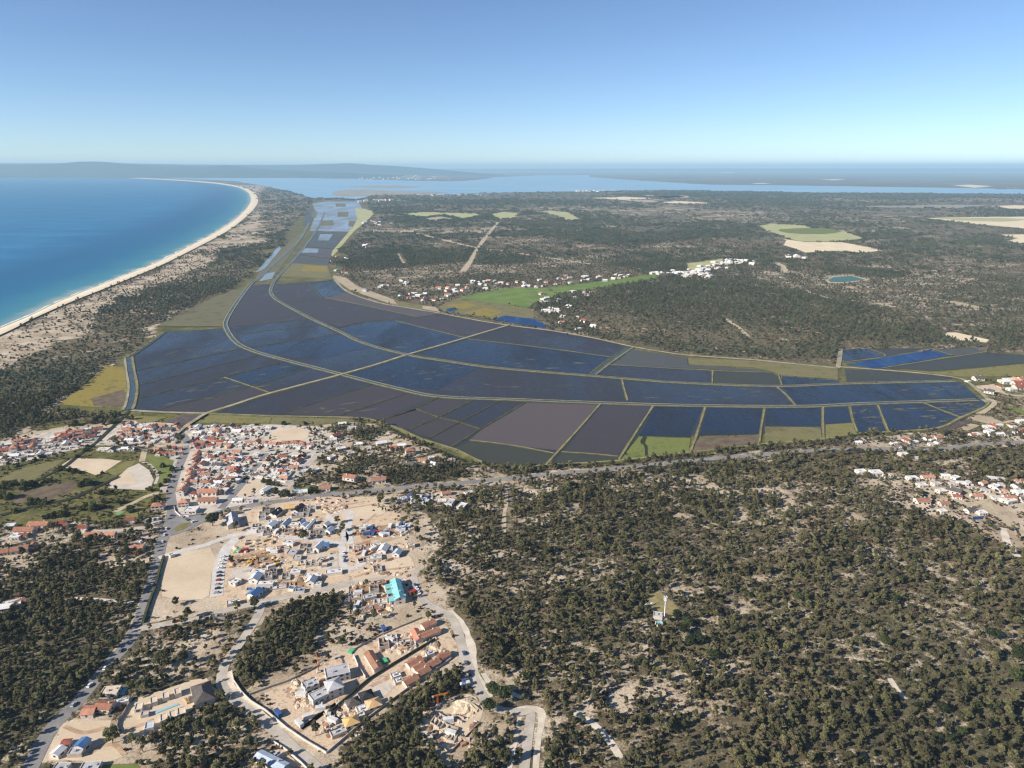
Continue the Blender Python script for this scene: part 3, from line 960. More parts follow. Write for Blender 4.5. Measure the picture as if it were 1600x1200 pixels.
sheet('field', ZB(310, 325, 400, 318, 640, 325, 660, 332, 580, 348, 500, 330, 400, 340), 0.9, M_PALEGREEN, 1, (60, 30))
sheet('field', ZB(400, 346, 480, 338, 540, 348, 440, 354), 0.9, M_BARE, 1)
sheet('field', ZB(700, 328, 760, 318, 840, 322, 800, 345, 740, 350), 0.9, M_PALEGREEN, 1, (60, 30))
sheet('field', ZB(860, 320, 980, 312, 1050, 320, 1105, 350, 1060, 356, 1000, 335, 940, 320), 0.9, M_PALEGREEN, 1, (60, 30))
sheet('field', ZB(-40, 405, 60, 400, 140, 355, 250, 358, 250, 380, 150, 380), 0.9, M_BARE, 1) if False else None
sheet('field', ZC(1240, 855, 1300, 856, 1450, 890, 1430, 900, 1320, 893, 1260, 875), 0.5, M_CREAM, 1, (20, 8))
sheet('field', ZC(1230, 715, 1290, 716, 1420, 745, 1380, 752), 0.5, M_BARE, 1)
for k, pl in enumerate(((320, 400, 480, 440, 650, 480, 780, 495, 900, 515, 1040, 535, 1150, 552), (740, 360, 700, 410, 650, 475, 610, 545, 580, 585), (280, 350, 420, 360, 520, 348),
                        (1470, 298, 1560, 325, 1700, 365), (1100, 285, 1180, 340, 1230, 385), (290, 505, 320, 550))):
    road('forest_ride', ZB(*pl), 16 if k < 2 else 10, 0.9, M_TRACK, clear=5, wob=0.6)
road('forest_ride', ZC(490, 545, 520, 560, 535, 590), 22, 0.5, M_TRACK, clear=3, wob=0.4)
road('forest_ride', ZC(265, 795, 320, 830, 370, 875), 8, 0.5, M_TRACK, clear=3, wob=0.5)
road('forest_ride', ZC(380, 640, 440, 655, 560, 650, 720, 700, 900, 720, 1040, 745), 9, 0.5, M_TRACK, clear=3, wob=0.6)

# ---------------------------------------------------------------- dykes, canals and farm tracks
ARC_A = PX(507, 332, 497, 356, 469, 395, 437, 430, 424, 450, 426, 462, 441, 474, 490, 500, 530, 518, 570, 537, 638, 555, 700, 565, 762, 574, 850, 582, 912, 587, 1000, 594, 1062, 598.5, 1212, 604, 1320, 600, 1491, 596)
ARC_B = PX(483, 348, 469, 374, 440, 402, 406, 433, 392, 444, 371, 472, 354, 500, 354, 514, 370, 536, 402, 551, 472, 570, 535, 586, 619, 607, 684, 620, 800, 625, 950, 630.5, 1062, 634, 1242, 636, 1350, 631.5, 1450, 628, 1527, 625.5)


CLEAR.append((CLEAR_SEA, 0.0))


def canal(px, gap=9, bw=4.2, tops=(M_BANKPALE, M_BANKTOP)):
    P = smooth_open([G(*p) for p in px], 4)
    V, F, FM = ribbon_mesh(P, gap * 0.62, ZF + 0.35)
    o = link('canal', mesh('canal', V, F, W_CANAL))
    o['kind'] = 'structure'
    for s, tp in ((-1, tops[0]), (1, tops[1])):
        V, F, FM = ribbon_mesh(P, bw / 2, ZF, bank=0.75, side=s * (gap * 0.5 + bw * 0.5), wob=0.3)
        o = link('dyke', mesh('dyke', V, F, mats=[tp, M_BANKSIDE], fm=FM))
        o['kind'] = 'structure'


canal(ARC_A, 4.6, 1.8, (M_BANKTOP, M_BANKPALE))
canal(ARC_B, 5.4, 1.9, (M_BANKPALE, M_BANKPALE))
canal(PX(201, 559, 204, 580, 208, 605, 205, 628, 200, 641), 7, 4, (M_BANKTOP, M_BANKPALE))
canal(PX(257, 520, 230, 540, 201, 559), 3, 3, (M_BANKDARK, M_BANKTOP))
canal(PX(985, 543, 950, 567, 926, 586), 6, 3.4, (M_BANKTOP, M_BANKSIDE))
road('farm_track', PX(272, 682, 290, 668, 308, 656, 326, 646, 365, 634, 407, 620, 470, 603, 534, 586, 590, 570, 637, 555, 700, 537, 796, 508.5), 5.5, 1.75, M_BANKPALE, 4)
bank('dyke', PX(326, 646, 365, 634, 407, 620, 470, 603, 534, 586, 590, 570, 637, 555, 700, 537, 796, 508.5), 7, 1.2, ZF, M_BANKTOP, M_BANKSIDE)
road('farm_track', PX(520, 433, 541, 455, 590, 473, 640, 482, 688, 490, 740, 500, 796, 509, 860, 517, 926, 528.5, 985, 541.5, 1040, 551, 1074, 555.5, 1120, 559, 1180, 563, 1240, 569, 1309, 576), 7, 0.9, M_BANKPALE, 4, wob=0.3)
road('farm_track', PX(205, 642, 260, 645, 326, 646.5), 6, 0.9, M_BANKPALE, 4)
road('farm_track', PX(1309, 576, 1312, 560, 1313, 546), 7, 0.9, M_BANKPALE, 4)
road('farm_track', PX(1313, 574, 1380, 579, 1440, 584, 1495, 591, 1512, 598, 1530, 612, 1546, 628, 1540, 639, 1528, 648), 6, 0.95, M_BANKPALE, 4, wob=0.3)
LINES = [(M_BANKDARK, 2.4, x) for x in (
    (214, 579.5, 376, 545.5), (216, 602.5, 404, 555.5), (216, 623.5, 350, 589.5, 450, 564), (246, 641, 400, 602, 486, 574),
    (362, 511.3, 420, 505.3, 482, 499.7), (370, 522.5, 498, 508.5), (391, 543.5, 529, 522.5), (427, 458, 442, 472.5, 520, 467),
    (483, 443, 504, 466.5), (430, 444, 483, 443.2, 519, 438), (530, 512, 576, 502.5, 655, 495.8, 689, 490.5),
    (440, 647, 583, 600.5), (528, 651, 638, 614.3), (593, 657.6, 650, 638, 684, 622), (640, 671.5, 686, 652, 741, 625), (671, 685, 718, 660.5, 781, 627),
    (705, 699, 752, 670.7, 822, 629), (245, 511, 353, 511), (650, 639, 686, 652, 718, 660, 752, 671), (451, 411, 512, 415), (462, 397.5, 516, 404.5), (472, 385.5, 527, 389.5))]
LINES += [(M_BANKTOP, 2.6, x) for x in (
    (349, 589.5, 424, 615), (618, 501.5, 672, 515, 731, 529), (731, 530, 850, 544, 954, 558.3), (954, 570.5, 1112, 579.5, 1206, 582.5), (1113.5, 580, 1113, 600),
    (520, 467.5, 655, 496), (508, 466.5, 521, 467.5), (734, 688.5, 800, 696.5, 866, 709), (877, 707, 920, 709.5, 966, 714), (1216, 585, 1222, 603), (1317, 566.5, 1384, 557.5, 1356, 545),
    (1450, 544, 1488, 556), (1375, 576.3, 1460, 563, 1540, 550.5))]
LINES += [(M_BANKTOP, 2.65, x) for x in (
    (972, 594, 976, 610, 981, 627), (1214, 605, 1230, 619, 1243, 634), (938, 632, 896, 680, 853, 727), (1021, 634.5, 994, 676, 967, 719), (1102, 637, 1090, 676, 1079, 706),
    (1195, 638, 1190, 666, 1186, 695), (1286, 637, 1286, 660, 1287, 686), (1328, 636, 1333, 658, 1340, 677), (1372, 634, 1380, 655, 1388, 675), (1445, 630.5, 1470, 641, 1499, 652))]
for top, w, pl in LINES:
    bank('dyke', PX(*pl), w, 0.55, ZF, top, M_BANKSIDE if w > 2.62 else M_BANKDARK, wob=0.45)
# outer rim of the plain on the village side
bank('dyke', PX(326, 647, 425, 651, 525, 653, 577, 656, 625, 672, 660, 688, 710, 703, 760, 726, 800, 730.5, 856, 728, 966, 721, 1078, 708, 1186, 696, 1285, 687.5, 1340, 678.5, 1388, 676, 1465, 670, 1500, 654, 1537, 638, 1546, 629),
     4.0, 1.0, ZF, M_BANKTOP, M_BANKSIDE)
for pl in ((1008, 683, 1004, 692, 1009, 698, 1010, 713), (150, 692, 205, 640), (150, 692, 125, 710, 100, 730, 70, 745, 50, 755), (186, 745, 150, 762, 110, 780, 60, 790, 0, 806),
           (600, 664, 640, 685, 690, 707, 730, 722)):
    road('ditch', PX(*pl), 4.2, 0.62, speckle('ditch', srgb(34, 38, 34), srgb(58, 60, 42), 6), 4, wob=0.5)

# ---------------------------------------------------------------- village ground, plots and roads
sheet('village_ground', PX(263, 812, 262, 770, 277, 715, 296, 690, 200, 693, 150, 690, 172, 672, 205, 657, 300, 664, 360, 666, 470, 662, 545, 680, 530, 700, 500, 712, 470, 745, 440, 775, 345, 797), 0.04, M_TOWN, 0, (9, 3), clear=False)
sheet('village_ground', PX(-60, 740, -60, 705, 0, 690, 60, 678, 150, 666, 158, 676, 135, 698, 60, 716), 0.04, M_TOWN, 0, (9, 3), clear=False)
sheet('sand_lot', X1(740, 720, 900, 610, 1280, 615, 1530, 640, 1300, 780, 1200, 820, 1080, 775), 0.10, M_SANDLOT, 0, (6, 1.5))
sheet('sand_lot', X2(-80, 850, 0, 795, 160, 650, 300, 590, 420, 680, 490, 800, 460, 870, 400, 930, -90, 900), 0.10, speckle('pale_lot', srgb(176, 166, 152), srgb(202, 192, 178), 12), 1, (5, 1))
sheet('sand_lot', X2(-60, 830, 60, 740, 150, 700, 210, 730, 270, 850, 200, 860), 0.16, M_SANDLOT, 1)
sheet('sand_lot', X3(580, 300, 600, 170, 720, 150, 1000, 160, 1070, 200, 1050, 260, 960, 330, 720, 320), 0.10, M_SANDLOT, 1, (6, 2))
sheet('sand_lot', X3(160, 980, 340, 800, 470, 830, 460, 900, 300, 1010), 0.10, M_SANDLOT, 0, (6, 2))
sheet('sand_lot', Z6(236, 600, 300, 570, 390, 565, 510, 548, 555, 610, 530, 700, 505, 840, 470, 862, 330, 870, 215, 845, 205, 760, 222, 690), 0.10, M_SANDLOT, 0, (6, 1.5))
sheet('field', X1(1300, 790, 1600, 640, 1700, 640, 1640, 740, 1440, 820), 0.08, M_LAWN)
sheet('field', X1(0, 860, 250, 740, 620, 650, 820, 620, 640, 740, 420, 870, 140, 920), 0.08, M_OLIVE, 0, (7, 2))
sheet('field', X1(200, 1060, 520, 960, 900, 900, 960, 930, 900, 1020, 620, 1130, 160, 1180), 0.08, M_HEATH, 1, (7, 3))
sheet('lawn', X2(370, 500, 560, 480, 740, 560, 700, 700, 640, 850, 500, 920, 480, 900, 540, 750, 470, 640), 0.08, M_GREEN, 1, (5, 2))
sheet('lawn', X7(1290, 170, 1400, 70, 1520, 90, 1470, 180, 1330, 200), 0.08, M_LAWN)
sheet('court', X7(1190, 150, 1250, 122, 1300, 130, 1230, 172), 0.12, speckle('court_green', srgb(104, 140, 92), srgb(118, 152, 102), 5))
sheet('lawn', X3(950, 900, 1010, 870, 1160, 880, 1080, 950, 960, 945), 0.10, M_GREEN)
sheet('dug_ground', Z6(640, 480, 720, 330, 900, 300, 1020, 240, 1300, 215, 1550, 230, 1700, 330, 1760, 520, 1640, 640, 1480, 700, 1400, 740, 1000, 830, 820, 870, 600, 900, 520, 850, 555, 690), 0.06, M_DUG, 0, (6, 3), clear=False)
sheet('dug_ground', Z7(380, 800, 560, 740, 790, 690, 800, 730, 770, 900, 620, 890, 420, 970), 0.06, M_DUG, 0, (5, 2), clear=False)
sheet('dug_ground', Z6(1330, 300, 1540, 250, 1640, 280, 1600, 330, 1390, 410, 1400, 500, 1360, 470), 0.12, M_SANDLOT, 0, (6, 3), clear=False)
sheet('dug_ground', Z6(1400, 700, 1600, 640, 1760, 590, 1790, 650, 1600, 700, 1410, 755), 0.10, M_SANDLOT, 0, (6, 2))
sheet('dug_ground', Y1(600, 960, 440, 740, 520, 700, 640, 670, 800, 560, 1000, 450, 1150, 380, 1440, 270, 1530, 260, 1600, 330, 1650, 420, 1660, 520, 1380, 680, 1200, 800, 870, 1110, 830, 1100), 0.06, M_DUG, 0, (4, 1.5))
sheet('dug_ground', Z8(740, 990, 730, 900, 800, 800, 860, 760, 1080, 690, 1190, 650, 1290, 640, 1370, 730, 1360, 770, 1220, 810, 1170, 860, 960, 990, 860, 1010), 0.06, M_SANDLOT, 0, (4, 1.2))
sheet('dug_ground', Z8(370, 940, 520, 900, 700, 900, 680, 960, 640, 990, 760, 1070, 790, 1130, 640, 1170, 300, 1150, 320, 1050, 360, 1010), 0.06, M_SANDLOT, 0, (4, 1.5))
sheet('lawn', Z8(640, 1180, 860, 1170, 890, 1230, 640, 1230), 0.1, M_GREEN)
sheet('dug_ground', Y2(415, 970, 520, 850, 600, 830, 720, 740, 770, 760, 820, 830, 800, 900, 700, 1010, 615, 1100, 500, 1040), 0.06, M_SANDLOT, 0, (4, 1.5))
sheet('dug_ground', Y1(400, 1130, 520, 1040, 560, 1060, 700, 1200, 360, 1230), 0.06, M_DUG, 0, (4, 1.5), clear=False)
sheet('mast_yard', Y3(540, 250, 620, 200, 720, 280, 850, 390, 760, 420, 640, 440, 560, 330), 0.06, speckle('yard_grass', srgb(104, 104, 66), srgb(156, 140, 100), 5), 0, (4, 1.5))

# roads
road('main_road', PX(40, 1215, 54, 1187, 70, 1155, 87, 1130, 112, 1107, 150, 1062, 180, 1027, 200, 1005, 213, 982, 225, 950, 237, 912, 245, 882, 253, 847, 264, 818, 269, 795, 267, 768, 277, 735, 289, 708, 294, 695, 286, 680, 272, 672), 8.5, 0.10, M_ASPHALT, clear=1.5)
road('roadside_strip', PX(34, 1215, 48, 1187, 64, 1155, 80, 1130, 104, 1107, 142, 1062, 172, 1027, 190, 1005, 204, 982, 217, 950, 231, 912, 240, 882, 250, 847), 3, 0.07, M_TRACK, clear=0, wob=0.4)
road('parking_strip', PX(263, 768, 268, 745, 277, 715, 286, 698), 16, 0.07, M_PALEROAD)
road('village_road', PX(262, 818, 285, 816, 312, 811, 350, 798, 400, 788, 437, 783, 475, 778, 537, 771, 600, 765, 650, 760, 700, 756.5, 760, 751, 820, 745.5, 882, 739, 930, 735, 1007, 727, 1095, 718.5, 1150, 714, 1200, 709.5, 1290, 703, 1350, 701, 1400, 701, 1460, 702, 1500, 698, 1530, 695, 1600, 690), 8, 0.12, M_ASPHALT, clear=2)
sheet('junction', PX(252, 828, 262, 806, 285, 803, 318, 806, 322, 814, 300, 826, 274, 836, 256, 840), 0.14, M_ASPHALT)
sheet('traffic_island', PX(272, 826, 282, 819, 296, 816, 299, 820, 286, 828, 275, 831), 0.22, M_LAWN, 1)
road('side_street', PX(345, 795, 360, 778, 375, 760, 393, 738, 410, 717, 415, 708), 7, 0.11, M_ASPHALT)
road('side_street', PX(443, 772, 452, 756, 470, 737, 487, 720, 496, 710), 7, 0.11, M_PALEROAD)
road('side_street', PX(496, 708, 508, 698, 522, 688, 535, 676), 5, 0.11, M_ASPHALT)
road('side_street', PX(296, 704, 340, 704, 400, 703, 450, 703, 496, 708), 6, 0.11, M_PALEROAD)
road('side_street', PX(378, 748, 410, 748, 440, 755), 5, 0.11, M_PALEROAD)
road('side_street', PX(300, 682, 340, 682, 400, 690), 5, 0.115, M_PALEROAD)
road('side_street', PX(60, 712, 100, 701, 140, 695, 200, 695, 250, 697, 294, 695), 6, 0.115, M_PALEROAD)
road('side_street', PX(130, 696, 148, 688, 170, 678, 190, 668), 5, 0.11, M_PALEROAD)
road('side_street', PX(-20, 722, 40, 704, 100, 696, 130, 694), 6, 0.11, M_PALEROAD)
road('side_street', PX(-40, 715, 40, 690, 80, 676), 5, 0.11, M_PALEROAD)
road('side_street', PX(256, 827, 220, 825, 185, 829, 140, 832, 100, 838), 6, 0.11, M_PALEROAD)
sheet('car_park', PX(222, 815, 232, 809, 252, 808, 254, 818, 240, 821), 0.1, M_PALEROAD)
sheet('car_park', X7(1340, 500, 1440, 400, 1540, 340, 1560, 380, 1500, 480, 1380, 530), 0.1, speckle('pink_paving', srgb(170, 146, 134), srgb(196, 176, 164), 5))
road('sandy_track', PX(263, 767, 230, 775, 212, 784, 190, 794, 180, 800), 6, 0.10, M_TRACK, wob=0.3)
road('footpath', X2(340, 580, 420, 600, 500, 680, 530, 760, 500, 850), 3, 0.14, M_PALEROAD)
road('footpath', X2(370, 420, 350, 500, 335, 570), 6, 0.14, M_TRACK)
road('estate_road', PX(208, 985, 232, 980, 250, 977, 300, 966, 350, 954, 385, 946, 407, 942, 450, 932, 500, 921, 550, 912, 600, 900, 640, 892, 655, 893), 6.2, 0.12, M_PALEROAD, clear=1.5)
road('estate_road', PX(407, 943, 405, 957, 392, 980, 375, 1005, 362, 1022, 350, 1042, 346, 1068, 357, 1085, 375, 1100, 400, 1120, 430, 1142, 462, 1172, 490, 1195, 510, 1215), 6.2, 0.13, M_PALEROAD, clear=1.5)
road('estate_road', PX(645, 898, 650, 918, 662, 938, 680, 950, 700, 961, 710, 972, 717, 990, 722, 1010, 727, 1030, 738, 1055, 750, 1080, 762, 1100), 6.2, 0.13, M_PALEROAD, clear=2)
road('estate_road', PX(762, 1102, 785, 1110, 808, 1112, 828, 1114, 828, 1130, 824, 1160, 818, 1210), 5.4, 0.14, M_PALEROAD, clear=2)
road('verge', PX(812, 1120, 807, 1150, 800, 1175, 794, 1215), 3, 0.09, M_WHITE_TRACK, wob=0.5)
road('verge', PX(808, 1109, 828, 1107, 845, 1112, 846, 1130, 840, 1165, 836, 1215), 4, 0.09, M_WHITE_TRACK, wob=0.5)
road('verge', PX(700, 955, 722, 975, 733, 1000, 738, 1040, 752, 1068, 765, 1090), 6, 0.09, M_WHITE_TRACK, wob=0.6)
road('verge', PX(355, 1050, 362, 1072, 385, 1095, 410, 1118, 440, 1140), 5, 0.09, M_WHITE_TRACK, wob=0.6)
road('site_road', PX(355, 838, 390, 834, 430, 838, 470, 841, 505, 845, 532, 852, 536, 870, 537, 884, 552, 888, 566, 880, 566, 872), 6, 0.16, M_CONCRETE)
road('site_road', PX(534, 852, 539, 838, 526, 820, 514, 808, 522, 802, 547, 801, 545, 815, 546, 835, 548, 850), 6, 0.17, M_CONCRETE)
road('site_road', PX(372, 840, 355, 856, 348, 872, 342, 890, 340, 912, 338, 932), 9, 0.15, M_CONCRETE)
road('site_road', PX(248, 872, 280, 862, 320, 852, 345, 843, 372, 836), 6, 0.14, M_CONCRETE)
road('sandy_track', PX(548, 860, 590, 848, 625, 838, 650, 830), 5, 0.12, M_TRACK, wob=0.3)
road('sandy_track', PX(792, 765, 791, 785, 788, 805, 787, 832), 4, 0.1, M_TRACK, clear=2, wob=0.4)
road('sandy_track', PX(755, 1052, 768, 1070, 790, 1080, 815, 1090), 4, 0.1, M_WHITE_TRACK, clear=1.5, wob=0.4)
road('sandy_track', PX(895, 1112, 912, 1122, 935, 1138, 955, 1162, 970, 1185), 4, 0.1, M_WHITE_TRACK, clear=1.5, wob=0.4)
road('sandy_track', PX(1390, 1060, 1402, 1078, 1416, 1092), 3.5, 0.1, M_WHITE_TRACK, clear=1.0, wob=0.4)
road('sandy_track', X7(680, 1060, 780, 1035, 980, 1045, 1150, 1060, 1380, 1075), 3.5, 0.1, M_WHITE_TRACK, clear=1.5, wob=0.3)
road('sandy_track', Y4(1560, 780, 1480, 720, 1400, 700, 1300, 660, 1100, 590), 5, 0.1, M_WHITE_TRACK, clear=1.5, wob=0.3)
road('sandy_track', Y4(1370, 740, 1440, 830, 1600, 930, 1700, 1000), 6, 0.12, M_TRACK, clear=2, wob=0.3)
road('sandy_track', Y4(1470, 900, 1500, 1000, 1560, 1080), 5, 0.1, M_WHITE_TRACK, clear=1, wob=0.5)
road('sandy_track', Y4(1180, 730, 1260, 755, 1340, 735, 1380, 700), 5, 0.13, M_TRACK, clear=1, wob=0.2)
road('sandy_track', X8(1160, 580, 1240, 520, 1290, 480, 1270, 440, 1200, 430), 6, 0.97, M_TRACK)
road('sandy_track', X8(1270, 700, 1440, 660, 1600, 640), 5, 0.3, M_TRACK)
road('sandy_track', X8(1300, 280, 1400, 370, 1600, 390, 1760, 390), 7, 0.3, M_TRACK)
for pl, m in ((X8(1020, 630, 1120, 590, 1260, 620, 1380, 665, 1220, 685), M_BARE), (X8(930, 730, 1040, 680, 1140, 700, 1010, 755), M_BARE), (X8(690, 740, 980, 640, 1070, 660, 800, 750), M_PLOUGH),
              (X8(1410, 490, 1600, 540, 1600, 590, 1480, 560), M_GREEN), (X8(1080, 290, 1290, 270, 1360, 350, 1250, 370), M_DUG), (X8(1330, 700, 1440, 690, 1440, 730, 1380, 740), M_LAWN)):
    sheet('field', pl, 0.35, m, 0, (10, 2))
road('pool_path', PX(0, 0, 1, 1), 1, 0, M_TRACK) if False else None

# mud and weed breaking the water surface in the paddies
MUDV, MUDF = [], []
_mr = random.Random(8)
for quad, n in ((((1380, 633), (1520, 627), (1535, 637), (1470, 662)), 34), (((1400, 606), (1510, 602), (1525, 620), (1380, 626)), 16), (((700, 600), (960, 600), (960, 622), (700, 615)), 14), (((560, 590), (680, 570), (740, 575), (680, 606)), 14),
                (((230, 560), (350, 530), (370, 545), (220, 576)), 18), (((260, 600), (470, 565), (420, 610), (260, 636)), 22), (((480, 640), (640, 616), (560, 652), (470, 645)), 14), (((1010, 602), (1200, 608), (1220, 630), (1000, 626)), 10),
                (((540, 520), (700, 528), (640, 550), (560, 530)), 18), (((720, 560), (930, 562), (900, 580), (720, 566)), 12), (((1330, 640), (1370, 637), (1380, 670), (1345, 674)), 10)):
    Q = [Vector(G(*q)) for q in quad]
    for k in range(n):
        u, v = _mr.random(), _mr.random()
        c = Q[0].lerp(Q[1], u).lerp(Q[3].lerp(Q[2], u), v)
        a = math.atan2((Q[1] - Q[0]).y, (Q[1] - Q[0]).x) + _mr.uniform(-0.2, 0.2)
        rx, ry = _mr.uniform(3, 13), _mr.uniform(0.6, 2.4)
        b = len(MUDV)
        for i in range(11):
            t = 2 * math.pi * i / 11
            q = _mr.uniform(0.6, 1.25)
            xx, yy = rx * q * math.cos(t), ry * q * math.sin(t)
            MUDV.append((c.x + xx * math.cos(a) - yy * math.sin(a), c.y + xx * math.sin(a) + yy * math.cos(a), 0.56))
        MUDF.append(tuple(range(b, b + 11)))
o = link('mud_patch', mesh('mud_patch', MUDV, MUDF, speckle('wet_mud', srgb(74, 72, 66), srgb(108, 106, 92), 6)))
o['kind'] = 'stuff'
# graded strips of different soil on the building land
for f, q, m in ((X5, (180, 780, 500, 740, 720, 780, 740, 880, 560, 960, 300, 900, 150, 860), speckle('brown_soil', srgb(112, 88, 68), srgb(176, 146, 114), 6, size2=1.2)), (X5, (1050, 110, 1300, 60, 1640, 20, 1640, 150, 1320, 220, 1140, 260), speckle('pink_soil', srgb(172, 146, 124), srgb(206, 186, 164), 9)),
                (X6, (380, 570, 620, 520, 740, 640, 480, 700), speckle('red_soil', srgb(136, 96, 74), srgb(176, 138, 110), 5)), (X5, (1230, 770, 1490, 760, 1510, 940, 1250, 970), M_TOWN), (X5, (860, 860, 1180, 840, 1220, 950, 880, 960), M_SANDLOT),
                (X6, (400, 1010, 420, 900, 700, 860, 1180, 800, 1190, 880, 800, 960), M_SANDLOT), (X5, (180, 960, 420, 930, 460, 1060, 300, 1090, 150, 1040), M_TOWN), (Y1, (1120, 690, 1300, 600, 1340, 640, 1180, 760), M_TOWN), (Y1, (980, 60, 1240, 30, 1250, 230, 1000, 260), MATS['brown_soil']),
                (X5, (900, 1130, 1100, 1060, 1130, 1190, 960, 1220), MATS['brown_soil']), (X6, (440, 360, 1100, 300, 1180, 440, 520, 500), MATS['brown_soil'])):
    sheet('graded_soil', f(*q), 0.125, m, 1, (3, 1.2), clear=False)

# ---------------------------------------------------------------- distant ridges
def ridge(name, prof, dist, depth, base_y, mat):
    """Hill range: prof = (px, skyline py) pairs at a distance; a real landform with a far side."""
    pts = []
    xs = np.linspace(prof[0][0], prof[-1][0], 160)
    ys = np.interp(xs, [p[0] for p in prof], [p[1] for p in prof])
    V, F = [], []
    K = 14
    for i, (px, py) in enumerate(zip(xs, ys)):
        u = (px - CX) / FPX
        v = (CY - py) / FPX
        k = dist / (CP + v * SP)
        hgt = max(2.0, CAM_H + k * (-SP + v * CP))
        for j in range(K):
            t = j / (K - 1)
            yy = dist - depth * 0.5 + depth * t
            xx = u * k * (yy / dist) if False else u * k
            prof_h = math.sin(math.pi * t) ** 1.3
            nz = float(fbm(xx, yy, depth * 0.35, 4, 51) - 0.5)
            h = hgt * max(0.0, prof_h * (1.0 + 0.5 * nz * (1 - prof_h)) + 0.35 * nz * math.sin(math.pi * t) * (1 - prof_h * 0.9))
            V.append((xx, yy + nz * depth * 0.15, h - 0.9 if 0 < j < K - 1 else -0.9))
    for i in range(len(xs) - 1):
        for j in range(K - 1):
            a = i * K + j
            F.append((a, a + K, a + K + 1, a + 1))
    me = mesh(name, V, F, mat)
    me.polygons.foreach_set('use_smooth', np.ones(len(me.polygons), bool))
    o = link(name, me)
    o['kind'] = 'structure'


M_HILL = speckle('hill_scrub', srgb(32, 44, 40), srgb(64, 68, 56), 600, size2=150)
ridge('hills', [(-700, 262), (-400, 259), (-200, 258.5), (0, 258), (50, 257), (90, 256.5), (108, 254.5), (122, 252.8), (145, 252), (160, 252.8), (180, 254.5), (200, 256), (245, 258.5), (300, 260), (335, 260.5), (345, 259),
                (354, 257.8), (368, 259), (392, 262.5), (430, 265), (500, 268), (570, 271), (620, 274)], 23800, 5200, 271, M_HILL)
ridge('hills', [(-900, 256), (-300, 254.5), (40, 255), (150, 254.5), (300, 257), (420, 258), (480, 257), (520, 255.5), (548, 254.5), (575, 257), (620, 259.5), (660, 262.5), (700, 266), (750, 270.5), (790, 273)], 29000, 4500, 264, M_HILL)
ridge('hills', [(430, 264), (520, 263.3), (700, 263.6), (900, 263.4), (1200, 263), (1600, 263), (2100, 263)], 52000, 9000, 264, M_HILL)

# ---------------------------------------------------------------- houses
WALLW = speckle('white_plaster', srgb(196, 190, 181), srgb(220, 214, 205), 3, vary=0.35)
WALLB = speckle('bare_block_wall', srgb(162, 150, 138), srgb(192, 182, 170), 2.5, vary=0.25)
ROOFO = speckle('orange_tiles', srgb(166, 112, 88), srgb(196, 144, 118), 2.2, size2=0.5, vary=0.55)
ROOFR = speckle('red_tiles', srgb(128, 74, 60), srgb(164, 100, 82), 2.2, size2=0.5, vary=0.55)
ROOFB = speckle('brown_tiles', srgb(134, 94, 76), srgb(164, 122, 100), 2.2, size2=0.5, vary=0.2)
ROOFD = speckle('dark_shingles', srgb(74, 70, 68), srgb(98, 92, 88), 2.2, size2=0.5)
ROOFT = speckle('tan_thatch', srgb(176, 144, 104), srgb(204, 174, 132), 2.2, size2=0.5)
ROOFG = speckle('grey_roofing', srgb(150, 150, 152), srgb(182, 182, 184), 4)
ROOFW = speckle('white_roofing', srgb(190, 190, 189), srgb(214, 214, 212), 4)
ROOFS = speckle('sand_roofing', srgb(190, 172, 148), srgb(212, 194, 170), 4)
ROOFU = speckle('blue_membrane', srgb(58, 94, 140), srgb(78, 116, 160), 4)
ROOFL = speckle('pale_blue_sheet', srgb(158, 172, 188), srgb(186, 196, 208), 5)
ROOFQ = speckle('turquoise_membrane', srgb(106, 178, 180), srgb(140, 198, 196), 4)
ROOFY = speckle('yellow_board', srgb(186, 152, 96), srgb(204, 174, 120), 4)
ROOFK = speckle('black_felt', srgb(38, 38, 44), srgb(56, 56, 62), 4)
GLASS = speckle('window_glass', srgb(34, 40, 48), srgb(54, 60, 68), 3, rough=0.2, spec=0.5)
DOORM = speckle('door_wood', srgb(92, 66, 48), srgb(116, 84, 60), 1)
TIMBER = speckle('timber', srgb(164, 138, 104), srgb(192, 166, 130), 3)


def box(V, F, x0, x1, y0, y1, z0, z1, bottom=False):
    k = len(V)
    V += [(x0, y0, z0), (x1, y0, z0), (x1, y1, z0), (x0, y1, z0), (x0, y0, z1), (x1, y0, z1), (x1, y1, z1), (x0, y1, z1)]
    F += [(k, k + 1, k + 5, k + 4), (k + 1, k + 2, k + 6, k + 5), (k + 2, k + 3, k + 7, k + 6), (k + 3, k, k + 4, k + 7), (k + 4, k + 5, k + 6, k + 7)]
    if bottom: F.append((k + 3, k + 2, k + 1, k))


